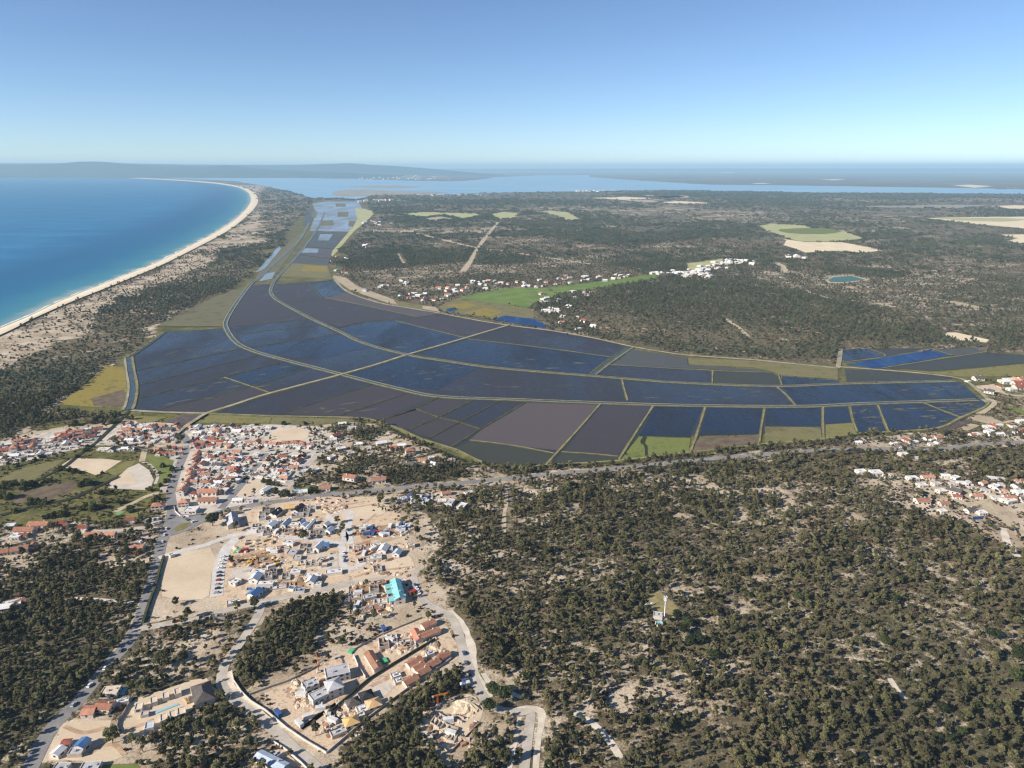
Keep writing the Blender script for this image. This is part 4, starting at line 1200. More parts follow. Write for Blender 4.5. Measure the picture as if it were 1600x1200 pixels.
def block(L, W, H, roof, rise=0.0, over=0.45, x=0.0, y=0.0):
    """Walls and roof of one block; ridge along x. Returns (wall V, F), (roof V, F)."""
    WV, WF, RV, RF = [], [], [], []
    a, b = L / 2, W / 2
    if roof == 'flat':
        t, d = 0.3, 0.45
        ring = [(-a, -b), (a, -b), (a, b), (-a, b)]
        inn = [(-a + t, -b + t), (a - t, -b + t), (a - t, b - t), (-a + t, b - t)]
        WV = [(p[0], p[1], 0) for p in ring] + [(p[0], p[1], H) for p in ring] + [(p[0], p[1], H) for p in inn] + [(p[0], p[1], H - d) for p in inn]
        for i in range(4):
            j = (i + 1) % 4
            WF += [(i, j, 4 + j, 4 + i), (4 + i, 4 + j, 8 + j, 8 + i), (8 + i, 8 + j, 12 + j, 12 + i)]
        RV = [(p[0], p[1], H - d + 0.05) for p in inn]
        RF = [(0, 1, 2, 3)]
    else:
        o = over
        drop = o * rise / b
        if roof == 'gable':
            WV = [(-a, -b, 0), (a, -b, 0), (a, b, 0), (-a, b, 0), (-a, -b, H), (a, -b, H), (a, b, H), (-a, b, H), (-a, 0, H + rise), (a, 0, H + rise)]
            WF = [(0, 1, 5, 4), (2, 3, 7, 6), (1, 2, 6, 9, 5), (3, 0, 4, 8, 7)]
            th = 0.18
            for dz in (0.02, 0.02 + th):
                RV += [(-a - o, -b - o, H - drop + dz), (a + o, -b - o, H - drop + dz), (a + o, 0, H + rise + dz), (-a - o, 0, H + rise + dz), (a + o, b + o, H - drop + dz), (-a - o, b + o, H - drop + dz)]
            RF = [(6, 7, 8, 9), (9, 8, 10, 11), (3, 2, 1, 0), (5, 4, 2, 3), (0, 1, 7, 6), (4, 5, 11, 10), (1, 2, 8, 7), (2, 4, 10, 8), (3, 0, 6, 9), (5, 3, 9, 11)]
        else:  # hip
            WV = [(-a, -b, 0), (a, -b, 0), (a, b, 0), (-a, b, 0), (-a, -b, H), (a, -b, H), (a, b, H), (-a, b, H)]
            WF = [(0, 1, 5, 4), (1, 2, 6, 5), (2, 3, 7, 6), (3, 0, 4, 7)]
            r = max(0.05, a - b)
            z0 = H - drop * 0.6
            RV = [(-a - o, -b - o, z0), (a + o, -b - o, z0), (a + o, b + o, z0), (-a - o, b + o, z0), (-r, 0, H + rise), (r, 0, H + rise)]
            RF = [(0, 1, 5, 4), (1, 2, 5), (2, 3, 4, 5), (3, 0, 4), (3, 2, 1, 0)]
    sh = lambda V: [(v[0] + x, v[1] + y, v[2]) for v in V]
    return (sh(WV), WF), (sh(RV), RF)


def windows_for(L, W, H, seed, x=0.0, y=0.0, proud=0.06):
    """Dark window boxes set in the walls, one list entry each."""
    out = []
    r = random.Random(seed)
    for s in (-1, 1):
        n = max(1, int(L / 3.6))
        for i in range(n):
            cx = -L / 2 + (i + 0.5) * L / n + r.uniform(-0.3, 0.3)
            w = r.choice((1.1, 1.3, 2.0))
            for z in ([0.9] if H < 4.5 else [0.9, 3.8]):
                V, F = [], []
                box(V, F, x + cx - w / 2, x + cx + w / 2, y + s * W / 2 - 0.1, y + s * W / 2 + proud if s > 0 else y + s * W / 2 + 0.1, z, z + 1.25)
                if s < 0:
                    V = [(a, y - W / 2 - proud if abs(b - (y - W / 2 - 0.1)) < 1e-6 else b, c) for a, b, c in V]
                out.append((V, F))
        for z in ([0.9] if H < 4.5 else [0.9, 3.8]):
            V, F = [], []
            xx = x + s * L / 2
            box(V, F, xx - 0.1 if s > 0 else xx - proud, xx + proud if s > 0 else xx + 0.1, y - 0.7, y + 0.7, z, z + 1.2)
            out.append((V, F))
    return out


def join(lists):
    V, F = [], []
    for v, f in lists:
        k = len(V)
        V += v
        F += [tuple(i + k for i in q) for q in f]
    return V, F


HOUSE_KINDS = {}


def house_kind(key, L, W, H, roof, rise, rmat, wmat=None, annex=None, chim=True, single_windows=False):
    wmat = wmat or WALLW
    (wv, wf), (rv, rf) = block(L, W, H, roof, rise)
    wl_, rl_ = [(wv, wf)], [(rv, rf)]
    wins = windows_for(L, W, H, hash(key) % 1000 if False else len(HOUSE_KINDS))
    parts = []
    if annex:
        aL, aW, aH, ar, ax, ay, arise = annex
        (v1, f1), (v2, f2) = block(aL, aW, aH, ar, arise, x=ax, y=ay)
        parts.append(('annex_wall', mesh('annex_wall', v1, f1, wmat), None))
        parts.append(('annex_roof', mesh('annex_roof', v2, f2, ROOFS if ar == 'flat' else rmat), None))
    parts.append(('wall', mesh('wall', wv, wf, wmat), None))
    ch = None
    if chim and roof != 'flat':
        V, F = [], []
        box(V, F, L * 0.22, L * 0.22 + 0.7, W * 0.12, W * 0.12 + 0.7, H + rise * 0.4, H + rise + 0.7)
        ch = [('chimney', mesh('chimney', V, F, wmat))]
    elif roof == 'flat':
        V, F = [], []
        box(V, F, -L * 0.25, -L * 0.25 + 1.4, -W * 0.1, -W * 0.1 + 1.1, H - 0.4, H + 0.6)
        ch = [('roof_box', mesh('roof_box', V, F, ROOFG))]
    parts.append(('roof', mesh('roof', rv, rf, rmat), ch))
    if single_windows:
        for v, f in wins:
            parts.append(('window', mesh('window', v, f, GLASS), None))
    else:
        v, f = join(wins)
        parts.append(('windows', mesh('windows', v, f, GLASS), None))
    V, F = [], []
    box(V, F, -0.5, 0.5, -W / 2 - 0.09, -W / 2 + 0.1, 0, 2.1)
    V = [(a + L * 0.1, b, c) for a, b, c in V]
    parts.append(('door', mesh('door', V, F, DOORM), None))
    HOUSE_KINDS[key] = (parts, max(L, W))
    return key


def put_house(key, x, y, rz, s=1.0, label='', group=None, name='house', z=0.05, simple=False, cat='house'):
    parts, size = HOUSE_KINDS[key]
    root = empty(name, (x, y, z), rz, s)
    tag(root, label, cat, group)
    for nm, me, subs in parts:
        if simple and nm in ('windows', 'door', 'window'):
            continue
        o = bpy.data.objects.new(nm, me)
        COL.objects.link(o)
        o.parent = root
        if nm == 'windows':
            o['kind'] = 'stuff'
        for sn, sm in (subs or []):
            if simple: continue
            c = bpy.data.objects.new(sn, sm)
            COL.objects.link(c)
            c.parent = o
    SPOTS.append((x, y, size * s * 0.62 + 1.5))
    return root


K = house_kind
K('red_gable', 11, 8, 3.2, 'gable', 1.9, ROOFR)
K('orange_gable', 11, 8, 3.2, 'gable', 1.9, ROOFO)
K('orange_long', 15, 7, 3.0, 'gable', 1.6, ROOFO)
K('red_annex', 10, 7.5, 3.2, 'gable', 1.8, ROOFR, annex=(5, 5, 2.8, 'flat', 4.0, -5.6, 0))
K('orange_annex', 10, 7.5, 5.6, 'gable', 1.8, ROOFO, annex=(5, 5, 3.0, 'gable', -3.0, -5.6, 1.2))
K('orange_hip', 11, 9, 5.4, 'hip', 2.0, ROOFO)
K('red_hip', 10, 9, 3.2, 'hip', 2.0, ROOFR)
K('white_flat', 11, 8.5, 3.4, 'flat', 0, ROOFW)
K('grey_flat', 10, 7, 3.1, 'flat', 0, ROOFG)
K('white_gable', 12, 7.5, 3.3, 'gable', 1.7, ROOFW)
K('dark_gable', 11, 8, 3.2, 'gable', 2.0, ROOFD)
K('brown_gable', 12, 8, 3.2, 'gable', 1.8, ROOFB)
K('shed', 7, 4.5, 2.5, 'gable', 0.9, ROOFG, WALLB, chim=False)
KIND_TXT = dict(red_gable='red gabled white house', orange_gable='orange gabled white house', orange_long='long orange tiled house', red_annex='red roofed house with flat wing',
                orange_annex='tall house with stepped orange roofs', orange_hip='two storey orange hipped house', red_hip='red hipped white cottage', white_flat='white flat roofed house', grey_flat='low grey flat roofed house',
                white_gable='white house with pale gabled roof', dark_gable='white house with dark gabled roof', brown_gable='brown tiled white house', shed='small grey roofed shed')


def gdir(a, b):
    p, q = G(*a), G(*b)
    return math.atan2(q[1] - p[1], q[0] - p[0])


hr = random.Random(11)
NHOUSE = [0]


def quarter(tl, tr, br, bl, rows, cols, kinds, place, skip=0.08, jit=1.6, smin=0.6, smax=1.02, turn=0.35):
    """Village quarter between four ground corners, rows of houses."""
    A, B, C, D = (Vector(G(*p)) for p in (tl, tr, br, bl))
    rr = math.atan2((B - A).y, (B - A).x)
    for r in range(rows):
        v = (r + 0.5) / rows
        n = 0
        for c in range(cols):
            if hr.random() < skip:
                continue
            u = (c + 0.5) / cols
            p = (A.lerp(B, u)).lerp(D.lerp(C, u), v)
            p += Vector((hr.uniform(-jit, jit), hr.uniform(-jit, jit)))
            k = hr.choice(kinds)
            rz = rr + (math.pi / 2 if hr.random() < turn else 0) + hr.uniform(-0.12, 0.12) + (math.pi if hr.random() < 0.5 else 0)
            txt = KIND_TXT[k]
            lab = f"{txt}, {ORD[n]} in the {ORD[r]} row {place}"
            n += 1
            put_house(k, p.x, p.y, rz, hr.uniform(smin, smax), lab, 'houses of the village')
            NHOUSE[0] += 1


MIXR = ['white_flat', 'white_gable', 'white_flat', 'grey_flat', 'white_gable', 'grey_flat', 'brown_gable', 'white_flat', 'red_gable', 'orange_gable', 'red_annex', 'orange_annex', 'white_flat', 'white_gable', 'red_hip', 'orange_hip', 'grey_flat', 'orange_long', 'white_flat', 'dark_gable']
ORN = ['orange_gable', 'orange_annex', 'orange_hip', 'orange_long']
WHT = ['white_flat', 'white_gable', 'red_gable', 'grey_flat', 'orange_gable', 'red_annex', 'dark_gable']
quarter((298, 710), (318, 710), (296, 776), (276, 776), 10, 1, ORN + ['red_gable'], 'beside the main road', skip=0.0, turn=1.0, smin=0.6, smax=0.9)
quarter((317, 707), (408, 709), (352, 772), (298, 776), 10, 7, MIXR, 'in the old quarter', skip=0.14, smin=0.45, smax=0.85, jit=3.0)
quarter((420, 711), (494, 713), (442, 752), (388, 748), 5, 6, WHT, 'between the side streets', skip=0.2, smin=0.5, smax=0.85, jit=2.5)
quarter((386, 690), (492, 692), (490, 701), (384, 699), 1, 9, ORN + ['red_hip', 'white_flat', 'orange_hip'], 'below the sandy mound', skip=0.0, smin=0.65, smax=0.9)
quarter((300, 684), (384, 685), (382, 700), (298, 701), 3, 7, MIXR, 'above the cross street', skip=0.15, smin=0.5, smax=0.85, jit=2.5)
quarter((288, 665), (428, 667), (416, 681), (296, 682), 2, 12, MIXR, 'beside the paddies', skip=0.12, smin=0.5, smax=0.9, jit=3.0)
quarter((192, 664), (280, 664), (278, 693), (164, 691), 5, 8, WHT + ORN, 'left of the farm track', skip=0.15, smin=0.5, smax=0.9, jit=3.0)
quarter((92, 676), (160, 668), (140, 693), (62, 701), 4, 7, MIXR, 'in the hamlet', skip=0.12, smin=0.5, smax=0.9, jit=2.5)
quarter((-20, 695), (62, 685), (56, 704), (-30, 714), 2, 6, MIXR, 'at the hamlet end', skip=0.08, smin=0.55, smax=0.9)
quarter((-20, 712), (100, 702), (92, 714), (-30, 730), 1, 9, ['white_flat', 'white_gable', 'grey_flat', 'orange_long'], 'below the hamlet', skip=0.05, smin=0.55, smax=0.9)
quarter((150, 700), (225, 698), (222, 708), (150, 708), 1, 7, ['white_flat', 'dark_gable', 'white_gable', 'grey_flat'], 'above the sandy lot', skip=0.1, smin=0.5, smax=0.85)
quarter((238, 699), (290, 699), (284, 714), (246, 714), 2, 4, ['orange_gable', 'brown_gable', 'red_gable', 'dark_gable'], 'beside the village green', skip=0.1, smin=0.5, smax=0.8)
quarter((1470, 742), (1610, 750), (1612, 788), (1494, 782), 4, 8, WHT + ['orange_gable'], 'of the eastern hamlet', skip=0.35, smin=0.5, smax=0.95, jit=4)
quarter((1556, 592), (1640, 590), (1640, 612), (1562, 612), 2, 6, ['white_flat', 'white_gable', 'red_gable', 'orange_long'], 'at the paddy corner hamlet', skip=0.15, smin=0.7, smax=1.2, jit=3)
quarter((1394, 687), (1470, 682), (1486, 698), (1394, 699), 2, 7, WHT, 'by the marsh road', skip=0.3, smin=0.5, smax=0.9, jit=3)
quarter((1530, 662), (1610, 655), (1610, 684), (1520, 686), 2, 6, WHT, 'by the right fields', skip=0.3, smin=0.5, smax=0.9, jit=4)
# houses scattered singly: (px, py, kind, scale, turn, where)
SINGLE = [
    (248, 796, 'orange_hip', 1.1, 0.2, 'by the path near the junction'), (146, 838, 'orange_long', 1.0, 0.0, 'below the western road'), (173, 838, 'orange_gable', 0.9, 0.1, 'beside the long orange roof below the western road'),
    (216, 859, 'orange_gable', 1.0, 0.1, 'at the foot of the pink paved yard'), (131, 827, 'red_annex', 0.9, 0.0, 'above the western road'), (204, 815, 'red_annex', 0.9, 0.3, 'beside the car park'),
    (62, 823, 'orange_long', 1.3, 0.02, 'upper of the two long red roofs at the left'), (40, 832, 'orange_long', 1.3, 0.0, 'lower of the two long red roofs at the left'), (25, 841, 'white_flat', 1.1, 0.0, 'beside the long red roofs'),
    (38, 839, 'red_gable', 0.8, 0.0, 'below the long red roofs'), (32, 862, 'brown_gable', 1.2, 0.4, 'with a brown roof at the edge of the left wood'), (4, 866, 'orange_gable', 1.0, 0.3, 'cut by the left edge'),
    (52, 856, 'brown_gable', 0.8, 1.8, 'behind the brown roofed house'), (16, 824, 'white_flat', 0.9, 0.2, 'beside the left meadow'), (100, 823, 'red_gable', 0.8, 0.2, 'among trees above the western road'), (95, 818, 'red_gable', 0.8, 0.1, 'in the trees below the meadow'),
    (20, 948, 'white_flat', 1.2, 0.5, 'in the left wood'), (8, 953, 'white_gable', 1.1, 0.3, 'in the left wood beside the flat house'), (28, 945, 'brown_gable', 0.9, 0.8, 'behind the flat house in the left wood'),
    (535, 664, 'white_gable', 0.9, 0.3, 'near the paddies beside dark trees'), (550, 671, 'grey_flat', 1.2, 0.1, 'above the dark trees'), (525, 683, 'red_gable', 1.1, 0.9, 'at the corner by the ditch'), (520, 689, 'white_flat', 1.0, 0.2, 'below the corner by the ditch'),
    (533, 703, 'white_flat', 1.0, 0.5, 'among gardens east of the ditch'), (560, 696, 'white_gable', 0.9, 0.2, 'in the eastern gardens'), (548, 710, 'grey_flat', 0.9, 0.4, 'in the eastern gardens near the ditch'), (596, 695, 'white_gable', 1.1, 0.4, 'in the eastern gardens beside pines'),
    (575, 702, 'grey_flat', 0.9, 0.1, 'beside the eastern lawn'), (614, 703, 'red_gable', 1.1, 2.8, 'along the eastern lane'), (641, 709, 'orange_hip', 1.1, 0.3, 'at the end of the eastern lane'), (628, 698, 'white_gable', 0.9, 0.1, 'above the eastern lane'),
    (660, 721, 'orange_long', 0.8, 2.7, 'in the row beyond the eastern lane'), (674, 716, 'white_flat', 0.7, 0.3, 'beyond the eastern lane among trees'), (640, 729, 'dark_gable', 1.2, 2.7, 'hidden in the tall pines'), (680, 728, 'white_gable', 1.0, 2.6, 'at the end of the pine grove'),
    (548, 749, 'brown_gable', 1.3, 2.8, 'above the lower road'), (592, 753, 'brown_gable', 1.3, 0.2, 'with a long pink roof above the lower road'), (508, 765, 'brown_gable', 1.1, 0.0, 'beside the lawn and pool'), (473, 771, 'white_flat', 1.0, 0.3, 'below the pool'),
    (416, 768, 'white_gable', 1.0, 1.2, 'in the palm garden by the side street'), (372, 784, 'white_gable', 0.9, 0.1, 'beside the lower end of the side street'), (390, 784, 'grey_flat', 0.9, 0.1, 'by the hedge along the road'), (492, 737, 'grey_flat', 1.0, 1.0, 'long shed in the shade of the grove'),
    (518, 716, 'grey_flat', 0.9, 1.0, 'beside the dark ditch'), (476, 738, 'white_flat', 0.8, 0.2, 'by the straight lane'),
    (697, 773, 'orange_gable', 0.9, 0.3, 'pink house by the lower road'), (703, 788, 'grey_flat', 1.2, 1.3, 'beside the grey sheds below the lower road'), (722, 793, 'white_flat', 1.0, 1.2, 'right of the sheds below the lower road'), (690, 785, 'white_flat', 0.9, 0.2, 'left of the sheds below the lower road'), (732, 772, 'grey_flat', 0.9, 0.5, 'at the bend of the lower road'),
    (632, 780, 'grey_flat', 0.8, 0.3, 'in the caravan wood'), (662, 782, 'white_flat', 0.7, 0.1, 'beside the caravan wood'),
    (326, 785, 'orange_long', 1.3, 0.02, 'lower of two parallel roofs at the crossroads'), (326, 772, 'orange_long', 1.4, 0.02, 'upper of two parallel roofs at the crossroads'), (288, 790, 'orange_hip', 1.0, 0.2, 'at the corner of the junction'), (300, 800, 'white_flat', 1.2, 0.0, 'behind the white wall at the junction'),
    (1340, 693, 'white_gable', 1.0, 0.0, 'beside the dark trees on the lower road'), (1396, 694, 'white_flat', 1.0, 0.2, 'on the lower road near the marsh'), (1427, 693, 'white_gable', 1.1, 0.3, 'right of the flat house on the lower road'), (1455, 688, 'white_flat', 0.9, 0.4, 'near the end of the lower road'),
    (1519, 681, 'orange_gable', 1.0, 0.2, 'at the right end by the fields'), (1545, 676, 'white_flat', 1.3, 0.4, 'beside the orange roof near the right edge'), (1560, 680, 'white_gable', 1.0, 0.1, 'right of the wide white house'), (1588, 678, 'grey_flat', 1.1, 0.0, 'near the right edge by the dyke'),
    (1594, 660, 'white_gable', 1.2, 0.2, 'at the right edge above the green field'), (1583, 668, 'grey_flat', 1.0, 0.1, 'at the right edge below the green field'), (1411, 712, 'white_flat', 1.3, 0.05, 'under the lower road among pines'), (1432, 718, 'white_flat', 1.0, 0.1, 'right below the lower road'),
    (1345, 739, 'white_flat', 1.3, 0.1, 'in the wood at the track end'), (1368, 741, 'white_flat', 1.5, 0.05, 'long flat house in the wood'), (1385, 745, 'grey_flat', 1.0, 0.1, 'right of the long flat house in the wood'),
    (1449, 748, 'orange_long', 1.2, 0.05, 'with the orange roof in the eastern hamlet'), (1425, 750, 'white_flat', 1.4, 0.1, 'left of the orange roof in the eastern hamlet'), (1440, 760, 'white_flat', 1.2, 0.1, 'below the orange roof'), (1462, 758, 'grey_flat', 1.2, 0.2, 'right below the orange roof'),
    (1492, 748, 'white_flat', 1.1, 0.5, 'along the white lane'), (1510, 757, 'white_gable', 1.0, 0.6, 'in the middle of the white lane'), (1490, 770, 'dark_gable', 1.6, 2.4, 'with the long dark roof'), (1470, 769, 'white_flat', 1.1, 0.2, 'left of the long dark roof'),
    (1536, 757, 'orange_gable', 1.0, 0.4, 'at the head of the white lane'), (1553, 762, 'white_flat', 1.2, 0.5, 'beyond the head of the white lane'), (1575, 785, 'white_flat', 1.6, 0.3, 'with the broad terrace at the right edge'), (1592, 772, 'white_gable', 1.2, 0.3, 'above the broad terrace'),
    (1440, 786, 'brown_gable', 1.5, 0.02, 'long ochre house at the forest edge'), (1475, 789, 'brown_gable', 1.1, 0.02, 'right of the long ochre house'), (1515, 800, 'dark_gable', 1.2, 0.3, 'with dark roof above the pool'), (1533, 803, 'white_flat', 1.1, 0.1, 'beside the blue pool'), (1472, 800, 'white_flat', 0.9, 0.2, 'in the trees below the ochre house'),
    (1398, 590, 'dark_gable', 1, 0, ''),
    (1528, 594, 'dark_gable', 1.8, 0.0, 'dark barn at the corner of the paddies'), (1545, 614, 'dark_gable', 1.6, 2.5, 'dark roofed farm below the barn'), (1512, 597, 'white_flat', 0.9, 0.3, 'white hut at the paddy corner'),
    (1571, 599, 'white_gable', 1.6, 0.1, 'in the hamlet beside the red roofs'), (1590, 602, 'red_gable', 2.0, 0.02, 'long red roof at the right edge'), (1592, 608, 'red_gable', 2.0, 0.02, 'lower long red roof at the right edge'), (1580, 610, 'white_flat', 1.5, 0.1, 'in front of the long red roofs'), (1595, 593, 'orange_gable', 1.2, 0.1, 'behind the long red roofs'),
]
for px, py, k, s, t, where in SINGLE:
    if not where: continue
    x, y = G(px, py)
    s *= 0.68 if px > 1300 else 0.85
    put_house(k, x, y, t, s, f"{KIND_TXT[k]} {where}", 'houses outside the village rows')
# far hamlets along the side valley: small and many
fr = random.Random(5)


def hamlet(px_list, n, place, kinds, s0=0.9, s1=1.3, spread=3.0):
    """A far hamlet, past the countable houses: real little houses joined into one mass."""
    P = smooth_open([G(*p) for p in px_list], 8)
    V, F, FM = [], [], []
    for i in range(n):
        p = P[int((i + 0.5) / n * (len(P) - 1))]
        q = Vector((p.x + fr.gauss(0, 9 * spread * 0.4), p.y + fr.gauss(0, spread * 12)))
        k = fr.choice(kinds)
        s, rz = fr.uniform(s0, s1), fr.uniform(0, 6.28)
        roof, rise, mi = {'white_flat': ('flat', 0, 1), 'white_gable': ('gable', 1.7, 1), 'red_gable': ('gable', 1.9, 2), 'orange_gable': ('gable', 1.9, 3)}[k]
        (wv, wf), (rv, rf) = block(11 * s, 8 * s, 3.3 * s, roof, rise * s)
        for vv, ff, m in ((wv, wf, 0), (rv, rf, mi)):
            b = len(V)
            c, sn = math.cos(rz), math.sin(rz)
            V += [(q.x + x * c - y * sn, q.y + x * sn + y * c, z + 0.1) for x, y, z in vv]
            F += [tuple(j + b for j in f) for f in ff]
            FM += [m] * len(ff)
        SPOTS.append((q.x, q.y, 9 * s))
    o = link('far_hamlet', mesh('far_hamlet', V, F, mats=[WALLW, ROOFW, ROOFR, ROOFO], fm=FM))
    tag(o, f'small pale houses {place}', kind='stuff')


FARK = ['white_flat', 'white_gable', 'red_gable', 'white_flat', 'orange_gable', 'white_gable']
hamlet(ZB(180, 660, 280, 640, 330, 640), 10, 'at the west end of the valley hamlet', FARK)
hamlet(ZB(330, 690, 420, 700, 500, 705), 16, 'in the lower valley hamlet', FARK)
hamlet(ZB(480, 665, 560, 660, 660, 640, 700, 650), 18, 'on the valley rim', FARK)
hamlet(ZB(700, 645, 800, 640, 900, 648, 980, 640), 16, 'above the green meadows', FARK)
hamlet(ZB(990, 635, 1080, 610, 1150, 610, 1250, 610, 1330, 600), 22, 'along the upper valley road', FARK)
hamlet(ZB(930, 700, 960, 730, 990, 750, 1000, 790), 16, 'on the wooded spur', FARK)
hamlet(ZB(1040, 690, 1120, 680, 1190, 690), 7, 'above the wooded spur', FARK)
hamlet(ZB(900, 760, 960, 780, 1100, 820, 1160, 830), 8, 'at the foot of the wooded spur', FARK)
hamlet(ZC(-50, 595, 60, 600, 130, 600, 230, 605), 34, 'in the white estate', ['white_flat', 'white_gable'], 1.1, 1.7)
hamlet(ZC(120, 590, 200, 570, 260, 550, 330, 540, 380, 545), 40, 'on the slope of the white estate', ['white_flat', 'white_gable'], 1.1, 1.7)
hamlet(ZC(510, 512, 550, 515, 580, 520), 4, 'below the cream clearing', FARK, 1.6, 2.4)
hamlet(ZB(140, 365, 200, 365, 260, 372), 9, 'at the far edge of the plain', FARK, 1.5, 2.2, 5)
hamlet(ZB(150, 272, 220, 268, 300, 272), 14, 'near the bay shore', FARK, 2.5, 4.0, 10)
hamlet(ZB(10, 525, 50, 530, 90, 525), 5, 'below the near wood', FARK)
hamlet(ZB(20, 585, 70, 590), 3, 'beside the track under the wood', FARK)
hamlet(ZB(130, 470, 200, 468), 4, 'in the near wood', FARK, 1.2, 2)

def clutter(name, label, quads, n, mat, kind):
    V, F = [], []
    for k in range(n):
        tl, tr, br_, bl = fr.choice(quads)
        u, v = fr.random(), fr.random()
        A, B_, C, D = (Vector(G(*q)) for q in (tl, tr, br_, bl))
        p = A.lerp(B_, u).lerp(D.lerp(C, u), v)
        d = (B_ - A).normalized()
        if fr.random() < 0.5: d = Vector((-d.y, d.x))
        a = math.atan2(d.y, d.x) + fr.uniform(-0.1, 0.1)
        L, W, H = (fr.uniform(6, 16), 0.25, fr.uniform(1.2, 1.9)) if kind == 'wall' else (fr.uniform(2, 5), fr.uniform(1.5, 3.5), fr.uniform(1.6, 2.6))
        b, f = [], []
        box(b, f, -L / 2, L / 2, -W / 2, W / 2, 0, H)
        m = len(V)
        V += [(p.x + x * math.cos(a) - y * math.sin(a), p.y + x * math.sin(a) + y * math.cos(a), z + 0.03) for x, y, z in b]
        F += [tuple(i + m for i in q) for q in f]
    o = link(name, mesh(name, V, F, mat))
    tag(o, label, kind='stuff')


VQ = [((317, 707), (408, 709), (352, 772), (298, 776)), ((420, 711), (494, 713), (442, 752), (388, 748)), ((300, 684), (384, 685), (382, 700), (298, 701)), ((288, 665), (428, 667), (416, 681), (296, 682)),
      ((192, 664), (280, 664), (278, 693), (164, 691)), ((92, 676), (160, 668), (140, 693), (62, 701)), ((386, 690), (492, 692), (490, 702), (384, 702)), ((-20, 695), (62, 685), (56, 714), (-30, 724))]
clutter('garden_wall', 'low white garden walls all through the village', VQ, 260, WALLW, 'wall')
clutter('outbuilding', 'tiny sheds and outbuildings in the village yards', VQ, 160, WALLB, 'shed')
clutter('outbuilding', 'tiny white outbuildings in the village yards', VQ, 140, ROOFW, 'shed')
clutter('outbuilding', 'tiny red roofed outbuildings in the village yards', VQ, 60, ROOFR, 'shed')

# ---------------------------------------------------------------- villas and building sites in the near quarter
def villa(label, blocks, name='villa', cat='house', group=None, extra=None):
    """blocks: (roof end A px, roof end B px, width, eaves height, roof, rise, roof mat, wall mat)."""
    pts = []
    blocks = [(a, b, W * 0.92, H * 0.88, roof, rise * 0.85, rm, wmt) for a, b, W, H, roof, rise, rm, wmt in blocks]
    for a, b, W, H, roof, rise, rm, wmt in blocks:
        z = H + rise * 0.4
        pts.append((Vector(G(*a, z)), Vector(G(*b, z))))
    c = sum((p + q for p, q in pts), Vector((0, 0))) / (2 * len(pts))
    root = empty(name, (c.x, c.y, 0.06))
    tag(root, label, cat, group)
    for i, ((p, q), (a, b, W, H, roof, rise, rm, wmt)) in enumerate(zip(pts, blocks)):
        L = max((q - p).length, 2.0)
        ang = math.atan2((q - p).y, (q - p).x)
        mid = (p + q) / 2 - c
        (wv, wf), (rv, rf) = block(L, W, H, roof, rise)
        H2 = H
        def place(o):
            o.location = (mid.x, mid.y, 0.004 * i)
            o.rotation_euler = (0, 0, ang)
        w = link('wall', mesh('wall', wv, wf, wmt), parent=root)
        place(w)
        r = link('roof', mesh('roof', rv, rf, rm), parent=root)
        place(r)
        if roof == 'flat' and L > 5:
            V, F = [], []
            box(V, F, -L * 0.2, -L * 0.2 + 1.5, -W * 0.12, -W * 0.12 + 1.2, H - 0.42, H + 0.5)
            box(V, F, L * 0.25, L * 0.25 + 1.0, W * 0.1, W * 0.1 + 1.0, H - 0.42, H + 0.25)
            link('roof_box', mesh('roof_box', V, F, ROOFG), parent=r)
        if roof == 'gable' and L > 7:
            V, F = [], []
            box(V, F, L * 0.2, L * 0.2 + 0.8, 0.6, 1.4, H + rise * 0.4, H + rise + 0.7)
            link('chimney', mesh('chimney', V, F, WALLW), parent=r)
        if H > 2.7 and L > 4:
            v, f = join(windows_for(L, W, H, i + 3))
            o = link('windows', mesh('windows', v, f, GLASS), parent=root)
            o['kind'] = 'stuff'
            place(o)
        n = max(1, int(L / W))
        for k in range(n):
            s = (k + 0.5) / n
            g = p.lerp(q, s)
            SPOTS.append((g.x, g.y, W * 0.6 + 2.0))
    return root


def B(f, u0, v0, u1, v1, W, H, roof, rise, rm, wmt=None):
    a, b = f(u0, v0), f(u1, v1)
    return (a[0], b[0], W, H, roof, rise, rm, wmt or WALLW)


def flats(f, items, W, H, rm, wmt=None):
    return [B(f, *it, W, H, 'flat', 0, rm, wmt) for it in items]


villa('big barn like house with a dark hipped roof beside the estate road', [B(Z8, 1252, 664, 1280, 770, 11.5, 3.6, 'hip', 3.2, ROOFD)])
villa('row of four sand roofed holiday units on the uphill side of the long pool', flats(Z8, [(842, 816, 892, 806), (938, 778, 982, 764), (1014, 748, 1056, 736), (1088, 724, 1130, 710)], 6, 3.1, ROOFS))
villa('row of three sand roofed holiday units on the downhill side of the long pool', flats(Z8, [(1000, 886, 1046, 872), (1058, 868, 1104, 852), (1108, 848, 1160, 832)], 6.5, 3.1, ROOFS))
villa('small white unit with a pale roof at the downhill end of the pool row', flats(Z8, [(904, 936, 962, 922)], 6, 3.0, ROOFL))
villa('low grey pump house beside the holiday pool', flats(Z8, [(880, 860, 930, 850)], 4, 2.2, ROOFG, WALLB))
villa('white flat roofed villa beside a turquoise pool', flats(Z8, [(636, 716, 744, 708)], 8, 3.4, ROOFS))
villa('villa with two bright orange roofs by the main road', [B(Z8, 604, 800, 700, 808, 7, 3.6, 'gable', 1.3, ROOFO), B(Z8, 516, 838, 594, 832, 7.5, 3.2, 'gable', 1.2, ROOFO), B(Z8, 712, 786, 806, 766, 4, 2.8, 'flat', 0, ROOFW)])
villa('tall shed with a bright blue roof in the bottom left corner', [B(Z8, 488, 1064, 540, 1012, 6, 4.6, 'gable', 1.0, ROOFU)])
villa('grey roofed shed attached below the blue roof', flats(Z8, [(430, 1094, 520, 1088)], 5, 3, ROOFG, WALLB))
